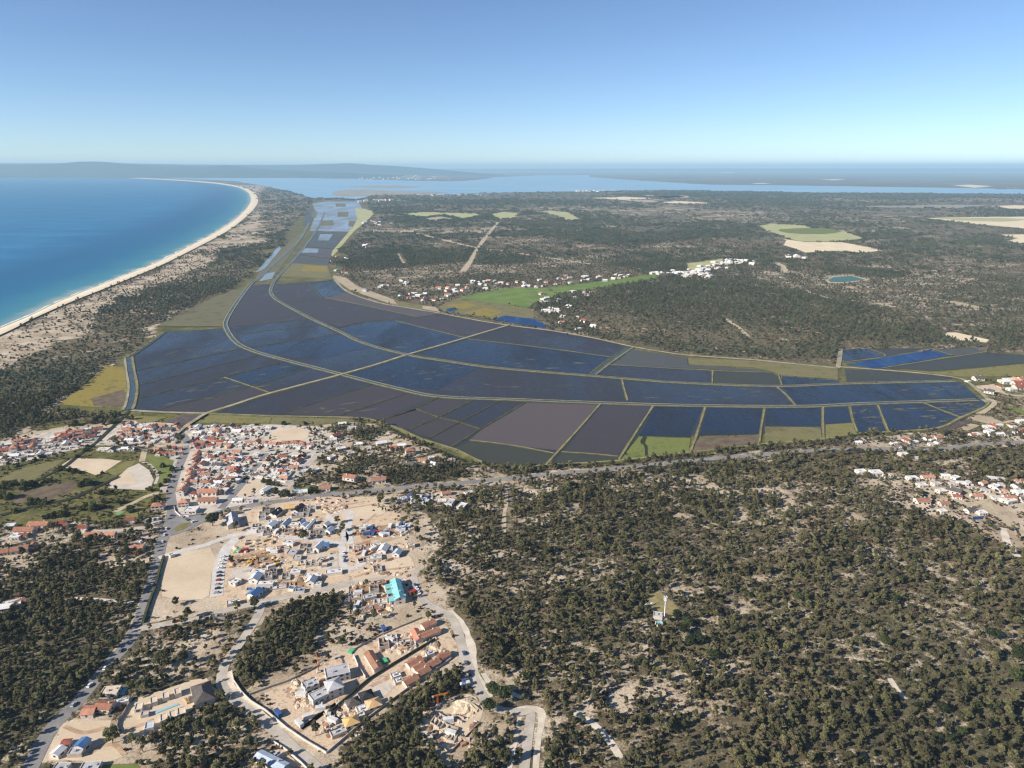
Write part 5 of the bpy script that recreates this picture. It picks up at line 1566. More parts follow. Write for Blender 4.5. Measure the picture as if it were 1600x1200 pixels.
villa('white gabled shed left of the blue roof', [B(Z8, 336, 1112, 388, 1064, 5.5, 3.2, 'gable', 1.2, ROOFW)])
villa('little red roofed hut behind the white shed', [B(Z8, 390, 1036, 440, 1032, 4, 2.6, 'gable', 0.8, ROOFR)])
villa('grey house cut by the bottom edge beside the lawn', flats(Z8, [(500, 1196, 620, 1186), (330, 1196, 420, 1200)], 8, 3.2, ROOFG))
villa('large grey villa under construction with a pyramid roof and roof terraces',
      [B(Y1, 832, 606, 982, 570, 10, 6.2, 'flat', 0, ROOFG), B(Y1, 838, 684, 932, 652, 10.5, 6.6, 'hip', 2.4, ROOFG), B(Y1, 694, 684, 784, 648, 7.5, 5.4, 'flat', 0, ROOFG), B(Y1, 740, 758, 850, 706, 8, 4.8, 'flat', 0, ROOFG)])
villa('walled house with dark and tan hipped roofs around a sandy yard',
      [B(Y1, 1050, 748, 1128, 722, 7.5, 3.4, 'hip', 2.3, ROOFK), B(Y1, 966, 792, 1044, 764, 6.8, 3.4, 'hip', 2.1, ROOFD), B(Y1, 1090, 800, 1176, 772, 7.5, 3.2, 'hip', 2.0, ROOFT), B(Y1, 1030, 838, 1104, 812, 6.5, 3.0, 'flat', 0, ROOFW),
       B(Y1, 1020, 868, 1076, 850, 4.5, 2.9, 'flat', 0, ROOFS), B(Y1, 950, 914, 1036, 882, 7.2, 3.2, 'hip', 1.9, ROOFY)])
villa('half built grey annex at the bottom of the walled yard', flats(Y1, [(866, 986, 960, 946)], 5.5, 2.6, ROOFG, WALLB))
villa('long pale blue roofed house crossing the bottom edge', [B(Y1, 412, 1108, 580, 1192, 6, 3.4, 'gable', 1.1, ROOFL), B(Y1, 500, 1130, 556, 1096, 3, 2.6, 'flat', 0, ROOFU)])
villa('long narrow house with a brown gabled roof in the walled plot', [B(Y1, 1102, 472, 1164, 572, 6, 3.0, 'gable', 1.3, ROOFB)])
for i, (it, w) in enumerate((((1348, 552, 1430, 508), 'highest'), ((1386, 578, 1448, 542), 'second'), ((1412, 604, 1478, 570), 'third'), ((1466, 560, 1540, 520), 'fourth'), ((1536, 510, 1600, 472), 'right end'), ((1326, 664, 1404, 622), 'lowest left'))):
    villa(f'brown gabled unit of the stepped terrace, {w} one', [B(Y1, *it, 6, 3.0, 'gable', 1.3, ROOFB)], name='terrace_house', group='brown gabled units of the stepped terrace')
villa('white roofed garden house behind the brown terrace', flats(Y1, [(1462, 486, 1510, 470)], 4, 2.8, ROOFL))
villa('unfinished white slab building left of the brown terrace', flats(Y1, [(1244, 624, 1300, 604), (1264, 656, 1316, 640)], 5, 2.2, ROOFW, WALLB))
villa('L shaped house with terracotta roofs near the road bend', [B(Y1, 1388, 332, 1420, 396, 5.5, 3.0, 'gable', 1.2, ROOFO), B(Y1, 1430, 374, 1542, 328, 5.5, 3.0, 'gable', 1.2, ROOFO), B(Y1, 1440, 310, 1514, 276, 6, 3.0, 'gable', 1.2, ROOFB)])
villa('large house wrapped in turquoise roofing membrane', [B(Y1, 1270, 22, 1300, 138, 8, 5.2, 'gable', 2.0, ROOFQ), B(Y1, 1206, 66, 1272, 46, 5, 3.6, 'gable', 1.3, ROOFQ), B(Y1, 1216, 100, 1276, 84, 4.5, 3.4, 'gable', 1.0, ROOFQ), B(Y1, 1232, 140, 1332, 122, 6, 4.2, 'gable', 1.6, ROOFQ)])
villa('grey concrete box left of the turquoise house', flats(Y1, [(1072, 130, 1150, 112)], 6, 3.0, ROOFG, WALLB))
villa('brown slab foundation below the turquoise house', flats(Y1, [(1070, 204, 1196, 180), (1000, 224, 1064, 212)], 6, 1.6, ROOFB, WALLB))
villa('brown walled shell behind the turquoise house', flats(Y1, [(1140, 44, 1210, 28)], 6, 2.2, ROOFB, WALLB))
villa('grey gabled house standing alone near the crossroads', [B(X5, 172, 262, 196, 384, 10, 4.4, 'gable', 3.2, ROOFG)])
villa('pair of black roofed houses at the top of the building site', [B(X5, 668, 262, 770, 190, 5.5, 3, 'gable', 1.6, ROOFK), B(X5, 710, 276, 790, 212, 4, 2.8, 'gable', 1.2, ROOFK)])
villa('house with yellow boarded and black roofs above the site', [B(X5, 836, 172, 960, 158, 8, 3.4, 'gable', 1.6, ROOFY), B(X5, 962, 222, 1050, 142, 7, 3.4, 'gable', 1.8, ROOFK)])
villa('pale blue gabled house, left one of the site cluster', [B(X5, 636, 404, 716, 352, 7.5, 3.6, 'gable', 2.0, ROOFL), B(X5, 640, 352, 792, 344, 5.5, 3.0, 'flat', 0, ROOFW)])
villa('house with white slab and three blue gables in the site cluster', [B(X5, 812, 400, 892, 326, 5, 3.6, 'gable', 1.8, ROOFL), B(X5, 876, 386, 1018, 380, 6, 3.0, 'flat', 0, ROOFW), B(X5, 1030, 366, 1090, 346, 5.5, 3.4, 'gable', 1.8, ROOFU), B(X5, 1060, 410, 1112, 374, 6, 3.6, 'gable', 2.0, ROOFL)])
villa('house with tan slab and two blue gables, right one of the site cluster', [B(X5, 1196, 420, 1318, 412, 7, 3.0, 'flat', 0, ROOFS), B(X5, 1336, 394, 1384, 364, 5.5, 3.4, 'gable', 1.8, ROOFL), B(X5, 1370, 472, 1430, 430, 6, 3.6, 'gable', 2.0, ROOFL), B(X5, 1110, 440, 1210, 330, 3, 3.2, 'gable', 0.8, ROOFW)])
villa('white site cabin left of the house cluster', flats(X5, [(398, 446, 500, 452)], 5.5, 2.8, ROOFW))
villa('long pale sheet roof along the concrete site road', flats(X5, [(832, 600, 958, 622)], 5, 3, ROOFL))
villa('blue and white gabled house beside the tall site road bend', [B(X5, 1222, 692, 1312, 614, 6, 3.8, 'gable', 2.0, ROOFL), B(X5, 1310, 640, 1392, 630, 6, 3.4, 'gable', 1.6, ROOFU)])
villa('grey slab block in the middle of the dug ground', flats(X5, [(878, 728, 1000, 732)], 9, 3, ROOFG, WALLB))
villa('lower grey slab block in the middle of the dug ground', flats(X5, [(944, 800, 1050, 796)], 7, 2.6, ROOFG, WALLB))
villa('roofless block walls near the white site road', flats(X5, [(1262, 858, 1320, 800), (1320, 820, 1392, 800), (1290, 890, 1370, 880)], 5, 2.4, ROOFS, WALLB))
villa('white site office beside the trenches', flats(X5, [(892, 980, 1036, 968)], 6, 2.8, ROOFW))
villa('long white site hall at the end of the concrete road', flats(X5, [(1352, 986, 1556, 962)], 6, 2.8, ROOFW))
villa('long white cabin row above the blue roof', flats(X5, [(492, 1122, 698, 1122)], 5, 2.8, ROOFW))
villa('white box unit at the edge of the site parking', flats(X5, [(176, 1078, 262, 1108)], 7, 3.2, ROOFW))
villa('pale gabled house with a white slab wing near the site parking', [B(X5, 440, 1080, 506, 1000, 8, 3.6, 'gable', 2.2, ROOFL), B(X5, 404, 972, 600, 966, 5, 3.0, 'flat', 0, ROOFW)])
villa('white gabled house with flat wings above the pine patch', [B(X5, 1150, 1110, 1196, 1040, 7, 3.8, 'gable', 2.2, ROOFW), B(X5, 1092, 1022, 1300, 1020, 5, 3.0, 'flat', 0, ROOFW), B(X5, 1200, 1130, 1300, 1126, 5, 2.8, 'flat', 0, ROOFW)])
villa('house with a strong blue membrane roof near the site parking', [B(Z6, 766, 836, 818, 796, 8, 3.6, 'gable', 2.0, ROOFU), B(Z6, 740, 800, 860, 794, 5, 2.8, 'flat', 0, ROOFU)])
villa('blue covered slab beside the pine patch', flats(Z6, [(1046, 806, 1104, 802), (1014, 800, 1034, 780)], 5, 2.4, ROOFU))
villa('white hut at the bottom of the site parking', flats(Z6, [(616, 886, 700, 868)], 5.5, 2.8, ROOFW))
villa('grey shed by the sandy lot entrance', flats(Z6, [(258, 588, 290, 576)], 4, 2.8, ROOFG))
villa('dark open sided shelter along the estate road', flats(Z6, [(512, 970, 616, 962)], 6, 3, ROOFD, WALLB))
villa('white gabled villa with grey wings on the right of the site', [B(X6, 768, 640, 820, 560, 7.5, 3.8, 'gable', 2.0, ROOFW), B(X6, 806, 604, 912, 598, 6.5, 3.2, 'flat', 0, ROOFG), B(X6, 640, 574, 760, 546, 5, 3.0, 'flat', 0, ROOFW)])
villa('white slab house below the gabled villa on the right of the site', flats(X6, [(612, 732, 770, 712), (650, 700, 766, 692)], 4.5, 2.8, ROOFW))
villa('small pale gabled house at the right edge of the site', [B(X6, 944, 680, 990, 622, 6.5, 3.2, 'gable', 1.8, ROOFL)])
villa('pinkish unfinished block under the forest edge', flats(X6, [(1090, 566, 1180, 552)], 6, 3, ROOFS, WALLB))
villa('grey cabin beside the turquoise house', flats(X6, [(1020, 990, 1050, 1030)], 4, 3, ROOFG))
villa('green grey station hut at the foot of the mast', flats(Y3, [(604, 392, 676, 402)], 6, 3, ROOFG), cat='hut')
villa('small turquoise tank house below the mast', flats(Y3, [(628, 466, 672, 458)], 4, 2.4, ROOFQ), cat='hut')
sheet('pool', Z8(962, 852, 1108, 798, 1120, 806, 976, 862), 0.3, W_POOL)
sheet('pool', Z8(748, 744, 776, 692, 800, 702, 774, 750), 0.3, W_POOL)
sheet('pool', X3(865, 915, 950, 905, 930, 940, 880, 945), 0.3, W_POOL)
sheet('pool', Y4(1280, 830, 1350, 828, 1340, 846, 1280, 848), 0.3, W_BRIGHT)
sheet('pool', X7(640, 470, 690, 462, 690, 484, 648, 488), 0.3, W_BRIGHT)
sheet('reservoir', ZC(725, 622, 750, 610, 830, 604, 890, 622, 800, 632, 735, 632), 1.0, speckle('reservoir_liner', srgb(58, 96, 96), srgb(74, 112, 110), 20))
sheet('reservoir_rim', ZC(708, 622, 745, 604, 830, 599, 915, 622, 800, 638, 728, 638), 0.8, M_BARE)


# unfinished foundation plan: low block walls, one thing with each wall a part
def foundation(label, f, segs, h=1.3, th=0.5, mat=WALLB):
    P = [(Vector(G(*f(a, b)[0])), Vector(G(*f(c, d)[0]))) for a, b, c, d in segs]
    c = sum((p + q for p, q in P), Vector((0, 0))) / (2 * len(P))
    root = empty('foundation', (c.x, c.y, 0.08))
    tag(root, label, 'foundation')
    for k, (p, q) in enumerate(P):
        d = q - p
        V, F = [], []
        box(V, F, -d.length / 2, d.length / 2, -th / 2, th / 2, 0, h + 0.01 * (k % 7))
        o = link('wall', mesh('wall', V, F, mat), parent=root)
        m = (p + q) / 2 - c
        o.location = (m.x, m.y, 0)
        o.rotation_euler = (0, 0, math.atan2(d.y, d.x))
        SPOTS.append(((p + q).x / 2, (p + q).y / 2, 6))


foundation('low block foundation walls on the fenced sandy plot', Y2,
           [(490, 925, 545, 958), (515, 890, 600, 940), (535, 860, 625, 915), (490, 925, 535, 860), (510, 940, 550, 880), (530, 950, 575, 890), (555, 955, 600, 905), (575, 985, 620, 930), (600, 940, 665, 960),
            (580, 985, 640, 1005), (640, 1005, 665, 960), (590, 1030, 640, 1045), (590, 1030, 625, 985), (640, 1045, 665, 990), (612, 1038, 645, 985), (640, 900, 690, 920), (655, 880, 700, 895), (640, 900, 655, 880), (540, 995, 500, 1000)])
foundation('brown footings in front of the brown slab', Y1, [(980, 70, 985, 240), (1000, 100, 1060, 90), (1000, 150, 1060, 140), (1000, 190, 1060, 180), (1060, 90, 1065, 180), (1000, 245, 1180, 215)], 1.0, 0.6)
foundation('red brick footings beside the white gabled villa', X6, [(470, 600, 620, 560), (470, 690, 700, 650), (470, 600, 475, 690), (540, 585, 545, 680), (610, 565, 620, 660)], 0.8, 0.6, speckle('red_block', srgb(150, 92, 72), srgb(176, 116, 94), 2))
foundation('parallel footings above the blue gables', X5, [(990, 236, 1090, 160), (1020, 250, 1110, 172), (1050, 270, 1120, 190), (1100, 280, 1180, 240)], 0.9, 0.9)
foundation('footings beside the blue covered slab', X5, [(905, 1130, 915, 1200), (960, 1130, 970, 1200), (905, 1130, 1000, 1120), (1100, 1060, 1115, 1160)], 1.0, 0.7, TIMBER)


def shell(px, py, L, W, rz, h, label, mat=WALLB):
    x, y = G(px, py)
    root = empty('house_shell', (x, y, 0.14), rz)
    tag(root, label, 'building shell', 'unfinished shells of the building site')
    t = 0.3
    cuts = [(-L / 2, L / 2, -W / 2, -W / 2 + t), (-L / 2, L / 2, W / 2 - t, W / 2), (-L / 2, -L / 2 + t, -W / 2 + t, W / 2 - t), (L / 2 - t, L / 2, -W / 2 + t, W / 2 - t), (-L * 0.1, -L * 0.1 + t, -W / 2 + t, W / 2 - t), (-L * 0.1 + t, L / 2 - t, -t / 2, t / 2)]
    for k, (x0, x1, y0, y1) in enumerate(cuts):
        V, F = [], []
        box(V, F, x0, x1, y0, y1, 0, h * (1.0 if k < 4 else 0.8))
        link('wall', mesh('wall', V, F, mat), parent=root)
    V, F = [], []
    box(V, F, -L / 2 - 0.6, L / 2 + 0.6, -W / 2 - 0.6, W / 2 + 0.6, -0.12, 0.02)
    link('slab', mesh('slab', V, F, M_CONCRETE), parent=root)
    SPOTS.append((x, y, max(L, W) * 0.6))


_sr = random.Random(12)
for f, place, lst in ((X5, 'in the middle of the dug ground', ((1080, 680), (1160, 740), (820, 690), (1110, 870), (1190, 900), (700, 1010), (640, 1060), (760, 1180), (860, 1060))), (X5, 'above the white site road', ((560, 470), (620, 500), (700, 500), (780, 470), (900, 500), (980, 480), (1160, 520), (1250, 500), (1320, 520), (560, 330), (480, 420))),
                      (X5, 'on the upper pale slope', ((1120, 230), (1180, 200), (1000, 300), (1090, 290), (560, 270), (610, 230))), (X6, 'on the right hand plots', ((560, 640), (440, 620), (860, 670), (560, 760), (720, 880))), (Y1, 'round the turquoise house', ((1020, 120), (1040, 180), (1140, 90), (1180, 160), (1090, 220))),
                      (Y1, 'in the terracotta plot', ((1250, 400), (1330, 420), (1200, 430), (1370, 440)))):
    for k, (u, v) in enumerate(lst):
        pxy = f(u, v)[0]
        hh = _sr.choice((0.9, 1.6, 2.4))
        shell(pxy[0], pxy[1], _sr.uniform(7, 12), _sr.uniform(5, 7), _sr.choice((0.25, 0.25 + math.pi / 2)) + _sr.uniform(-0.1, 0.1), hh, f"{'knee high' if hh < 1 else 'half built' if hh < 2 else 'roofless'} block shell {place}, {ORD[k]} of its cluster", _sr.choice((WALLB, WALLB, WALLW)))


def bwall(label, px, h=1.6, th=0.35, mat=None, name='boundary_wall', cat='wall'):
    P = [Vector(G(*p)) for p in px]
    V, F = [], []
    L = len(P)
    for i, p in enumerate(P):
        d = P[min(i + 1, L - 1)] - P[max(i - 1, 0)]
        n = Vector((-d.y, d.x)).normalized() * th / 2
        V += [(p.x + n.x, p.y + n.y, 0.02), (p.x - n.x, p.y - n.y, 0.02), (p.x + n.x, p.y + n.y, h), (p.x - n.x, p.y - n.y, h)]
    for i in range(L - 1):
        a = i * 4
        F += [(a + 1, a + 5, a + 7, a + 3), (a + 4, a, a + 2, a + 6), (a + 3, a + 7, a + 6, a + 2)]
    F += [(0, 1, 3, 2), (4 * L - 3, 4 * L - 4, 4 * L - 2, 4 * L - 1)]
    o = link(name, mesh(name, V, F, mat or WALLW))
    tag(o, label, cat)
    stamp_line(P, 1.5)


bwall('white wall along the curving estate road', Y1(250, 600, 262, 660, 310, 730, 370, 790, 460, 845, 590, 955, 700, 1030, 840, 1112))
bwall('pale wall on the forest side of the walled plots', Y1(840, 1112, 960, 1010, 1080, 905, 1220, 800, 1330, 720, 1480, 620, 1620, 520), 1.4)
bwall('wall coloured dark for its shade between the brown roofed plots', Y1(870, 850, 1000, 740, 1100, 655, 1250, 560, 1400, 470, 1520, 400), 1.8, 0.5, M_BANKDARK)  # dark bank colour paints in the shading of this wall
bwall('pale wall above the grey pyramid roofed villa', Y1(360, 745, 480, 700, 600, 660, 720, 600, 800, 560), 1.3, 0.3, WALLB)
bwall('wall between the grey villa and the brown long house', Y1(1010, 500, 1040, 570, 1085, 640), 1.6)
bwall('pale wall beside the white sand and scrub', Y1(1000, 470, 1150, 385, 1300, 320, 1440, 262), 1.2, 0.3, WALLB)
bwall('white wall at the bottom plot beside the pale blue house', Y1(500, 1035, 580, 1085, 680, 1170, 720, 1210), 1.4)
bwall('curved grey wall at the end of the holiday units', Z8(750, 990, 732, 950, 740, 905, 770, 870, 830, 760), 1.6, 0.4, WALLB)
bwall('fence wall round the foundation plot', Y2(400, 985, 500, 1050, 615, 1105, 700, 1020, 800, 920), 1.2, 0.25, WALLB)
bwall('long low wall below the sandy lot', Z6(92, 1028, 200, 1010, 300, 985, 420, 945), 1.2, 0.4, M_TRACK)
bwall('dark hedge wall along the sandy lot', Z6(92, 1028, 130, 900, 170, 800, 200, 680, 225, 600), 1.8, 1.6, M_BANKDARK, 'hedge', 'hedge')
bwall('white wall at the corner of the village junction', Z5(88, 770, 96, 800, 125, 826, 180, 830, 260, 815), 1.4)
bwall('white garden wall below the middle of the village', X2(1200, 778, 1400, 774, 1600, 770), 1.6)
bwall('white wall round the houses between the side streets', X3(370, 778, 500, 790, 640, 815, 770, 832), 1.8)
bwall('white wall along the lower lane of the old quarter', X3(0, 776, 130, 774, 240, 770), 1.6)
bwall('white wall by the swimming pool garden', X3(1040, 850, 1200, 880, 1260, 870), 1.4)
bwall('long pale wall under the left hand houses', X7(90, 500, 200, 470, 330, 435), 1.6)

# ---------------------------------------------------------------- mast, cranes, boat, vehicles
M_STEEL = speckle('galvanised_steel', srgb(186, 188, 190), srgb(214, 216, 218), 2, rough=0.5)
M_ORANGE = speckle('crane_paint', srgb(196, 104, 40), srgb(214, 126, 58), 2, rough=0.6)
M_YEL = speckle('digger_paint', srgb(196, 146, 34), srgb(214, 166, 52), 2, rough=0.6)
M_TYRE = speckle('tyre_rubber', srgb(28, 28, 28), srgb(40, 40, 40), 1)


def prism(r0, r1, z0, z1, n=8, x=0.0, y=0.0):
    V, F = [], []
    for r, z in ((r0, z0), (r1, z1)):
        for i in range(n):
            a = 2 * math.pi * i / n
            V.append((x + r * math.cos(a), y + r * math.sin(a), z))
    for i in range(n):
        j = (i + 1) % n
        F.append((i, j, n + j, n + i))
    F.append(tuple(range(n, 2 * n)))
    return V, F


def radio_mast():
    x, y = G(1038, 966)
    root = empty('radio_mast', (x, y, 0.1))
    tag(root, 'slender white telephone mast with an antenna head rising from the forest', 'mast')
    V, F = prism(0.5, 0.3, 0, 16.5, 10)
    link('pole', mesh('pole', V, F, M_STEEL), parent=root)
    V, F = prism(1.25, 1.25, 14.2, 14.45, 12)
    link('platform', mesh('platform', V, F, M_STEEL), parent=root)
    V, F = [], []
    box(V, F, -0.25, 0.25, -0.16, 0.16, 0, 2.6, True)
    me = mesh('antenna', V, F, ROOFW)
    for k in range(6):
        a = k * math.pi / 3
        o = link('antenna', me, parent=root)
        o.location = (1.15 * math.cos(a), 1.15 * math.sin(a), 14.6)
        o.rotation_euler = (0, 0, a + math.pi / 2)
    V, F = prism(0.06, 0.03, 16.5, 18.5, 5)
    link('lightning_rod', mesh('lightning_rod', V, F, M_STEEL), parent=root)
    V, F = [], []
    box(V, F, -1.6, 1.6, -1.6, 1.6, 0, 0.35)
    link('plinth', mesh('plinth', V, F, M_CONCRETE), parent=root)


radio_mast()


def lattice(L, w, t=0.12):
    """Square lattice boom along z."""
    V, F = [], []
    for sx in (-1, 1):
        for sy in (-1, 1):
            box(V, F, sx * w - t, sx * w + t, sy * w - t, sy * w + t, 0, L)
    n = int(L / (w * 2.2))
    for k in range(n):
        z = (k + 0.5) * L / n
        for s in (-1, 1):
            box(V, F, -w, w, s * w - t * 0.6, s * w + t * 0.6, z - t, z + t)
            box(V, F, s * w - t * 0.6, s * w + t * 0.6, -w, w, z - t, z + t)
    return V, F


def crane(px, py, h, jib, rz, label):
    x, y = G(px, py)
    root = empty('tower_crane', (x, y, 0.08), rz)
    tag(root, label, 'crane')
    V, F = [], []
    box(V, F, -1.2, 1.2, -1.2, 1.2, 0, 0.9)
    link('base', mesh('base', V, F, M_CONCRETE), parent=root)
    V, F = lattice(h, 0.32, 0.07)
    link('mast', mesh('mast', V, F, M_ORANGE), parent=root).location = (0, 0, 0.9)
    V, F = lattice(jib + 3, 0.22, 0.06)
    o = link('jib', mesh('jib', V, F, M_ORANGE), parent=root)
    o.location = (-3, 0, h + 0.9)
    o.rotation_euler = (0, math.pi / 2, 0)
    V, F = [], []
    box(V, F, -3.1, -2.0, -0.4, 0.4, h, h + 0.9, True)
    link('counterweight', mesh('counterweight', V, F, M_CONCRETE), parent=root)
    SPOTS.append((x, y, 4))


crane(498, 1050, 8, 7, 2.0, 'small orange tower crane behind the grey pyramid roofed villa')
crane(684, 1104, 7, 6, 0.3, 'orange tower crane at the fenced foundation plot')


def sailboat():
    x, y = G(131, 311)
    root = empty('sailboat', (x, y, 0.6), 0.6)
    tag(root, 'lone white sailboat far out on the bay', 'boat')
    V = [(-6, -1.6, 1.2), (3, -1.8, 1.2), (7.5, 0, 1.5), (3, 1.8, 1.2), (-6, 1.6, 1.2), (-5.5, 0, -0.2), (3, 0, -0.3), (6.5, 0, 0)]
    F = [(0, 1, 2, 3, 4), (1, 0, 5, 6), (2, 1, 6, 7), (3, 2, 7, 6), (4, 3, 6, 5), (0, 4, 5)]
    link('hull', mesh('hull', V, F, ROOFW), parent=root)
    V, F = prism(0.12, 0.08, 1.2, 19, 6, 0.8)
    link('mast', mesh('mast', V, F, M_STEEL), parent=root)
    V = [(0.6, 0.05, 2.6), (-5.2, 0.6, 2.8), (0.6, 0.05, 18.6), (-3.2, 0.75, 8), (-1.4, 0.5, 13.5)]
    link('mainsail', mesh('mainsail', V, [(0, 1, 3), (0, 3, 4), (0, 4, 2)], ROOFW), parent=root)
    V = [(1.0, 0, 16.5), (7.2, 0, 2.0), (1.2, 0.9, 2.4), (2.2, 0.8, 7)]
    link('jib_sail', mesh('jib_sail', V, [(0, 3, 1), (1, 3, 2), (0, 2, 3)], ROOFW), parent=root)


sailboat()

CARCOL = {k: speckle('car_paint_' + k, srgb(*c), srgb(*[min(255, v + 8) for v in c]), 3, rough=0.35, spec=0.5) for k, c in
          dict(white=(222, 222, 220), silver=(160, 164, 168), black=(34, 36, 40), red=(150, 40, 36), blue=(52, 76, 120), grey=(96, 100, 104)).items()}
_prof = [(-2.15, 0.35), (-2.2, 0.75), (-1.9, 0.95), (0.9, 0.98), (2.0, 0.8), (2.2, 0.55), (2.15, 0.35)]
_V = [(x, s * 0.88, z) for s in (-1, 1) for x, z in _prof]
_n = len(_prof)
_F = [tuple(range(_n)), tuple(reversed(range(_n, 2 * _n)))] + [(i, i + _n, (i + 1) % _n + _n, (i + 1) % _n) for i in range(_n)]
CARBODY = {k: mesh('car_body', _V, _F, m) for k, m in CARCOL.items()}
_cab = [(-1.75, 0.96, 0.80), (1.05, 0.98, 0.80), (0.35, 1.46, 0.66), (-1.35, 1.48, 0.66)]
_V = [(x, s * w, z) for s in (-1, 1) for x, z, w in _cab]
CARGLASS = mesh('windows', _V, [(0, 1, 2, 3), (7, 6, 5, 4), (1, 5, 6, 2), (3, 7, 4, 0)], GLASS)
_V = [(x, s * w, z) for s in (-1, 1) for x, z, w in ((-1.37, 1.475, 0.68), (0.37, 1.455, 0.68), (0.3, 1.52, 0.6), (-1.3, 1.53, 0.6))]
CARROOF = {k: mesh('roof_panel', _V, [(0, 1, 2, 3), (7, 6, 5, 4), (3, 2, 6, 7), (1, 5, 6, 2), (0, 3, 7, 4)], m) for k, m in CARCOL.items()}
V, F = prism(0.33, 0.33, -0.11, 0.11, 10)
F.append(tuple(reversed(range(10))))
CARWHEEL = mesh('wheel', [(a, c, b) for a, b, c in V], F, M_TYRE)


def car(x, y, rz, colour, label, group, z=0.16):
    root = empty('car', (x, y, z), rz)
    tag(root, label, 'car', group)
    link('body', CARBODY[colour], parent=root)
    link('windows', CARGLASS, parent=root)
    link('roof_panel', CARROOF[colour], parent=root)
    for wx in (-1.35, 1.35):
        for wy in (-0.82, 0.82):
            link('wheel', CARWHEEL, parent=root).location = (wx, wy, 0.33)
    SPOTS.append((x, y, 3))


cr = random.Random(21)
CK = ['white', 'white', 'silver', 'black', 'grey', 'red', 'blue', 'white']


def car_row(px, n, rz_off, place, group, jit=0.6):
    P = smooth_open([G(*p) for p in px], 8)
    cum = [0.0]
    for i in range(len(P) - 1):
        cum.append(cum[-1] + (P[i + 1] - P[i]).length)
    for k in range(n):
        s = (k + 0.5) / n * cum[-1]
        i = max(j for j in range(len(P) - 1) if cum[j] <= s)
        d = P[i + 1] - P[i]
        p = P[i].lerp(P[i + 1], (s - cum[i]) / max(1e-6, d.length))
        c = cr.choice(CK)
        car(p.x + cr.uniform(-jit, jit), p.y + cr.uniform(-jit, jit), math.atan2(d.y, d.x) + rz_off + cr.uniform(-0.08, 0.08), c, f'{c} car, {ORD[k % 14]} from the near end {place}', group)


car_row(PX(338, 930, 341, 905, 345, 885, 350, 868), 10, 1.4, 'of the site parking', 'cars on the site parking')
car_row(PX(266, 766, 270, 745, 278, 718, 286, 700), 9, 1.2, 'of the row beside the village green', 'cars parked by the village green')
car_row(PX(226, 818, 238, 813, 252, 811), 7, 1.5, 'of the small car park', 'cars in the small car park')
car_row(PX(262, 806, 282, 808, 300, 816, 312, 812), 4, 0.0, 'of the junction', 'cars at the village junction')
car_row(PX(100, 1118, 150, 1062, 200, 1005), 4, 0.0, 'of the lower main road', 'cars on the lower main road')
car_row(PX(320, 808, 400, 787, 475, 777), 4, 0.0, 'of the road past the crossroads', 'cars past the crossroads')
car_row(PX(290, 672, 330, 676, 380, 688), 5, 0.3, 'of the upper village street', 'cars in the upper village')
car_row(PX(60, 712, 100, 702, 135, 696), 5, 0.2, 'of the hamlet street', 'cars in the hamlet street')
car_row(PX(350, 957, 300, 967, 250, 978), 2, 0.0, 'of the lower estate road', 'cars on the lower estate road')
car_row(PX(252, 853, 256, 838, 262, 822), 3, 0.0, 'on the main road below the junction', 'cars on the main road')
car_row(PX(220, 848, 224, 842), 2, 0.8, 'of the pink yard', 'cars in the pink yard')
car_row(PX(648, 912, 656, 930), 3, 0.1, 'by the turquoise house', 'cars by the turquoise house')
car_row(PX(735, 1062, 722, 1015), 3, 0.0, 'on the right hand estate road', 'cars on the estate road')
car_row(PX(538, 862, 538, 880), 3, 0.0, 'on the concrete site road', 'vehicles on the site road')
car_row(PX(480, 728, 466, 742, 455, 754), 5, 0.2, 'of the straight lane', 'cars in the straight lane')
car_row(PX(380, 750, 396, 730, 408, 716), 4, 0.0, 'of the side street', 'cars in the side street')
car_row(PX(150, 694, 190, 694, 240, 696), 5, 0.0, 'of the western street', 'cars in the western street')
car_row(PX(640, 777, 668, 776), 4, 0.9, 'beside the lower road wood', 'cars by the lower road')
car_row(PX(1005, 947, 1022, 944), 2, 0.3, 'in the mast yard', 'vans in the mast yard')
car_row(PX(1400, 700, 1470, 701), 4, 0.0, 'on the lower road near the marsh', 'cars on the lower road')
car_row(PX(1490, 757, 1520, 765), 3, 0.2, 'on the white lane', 'cars on the white lane')


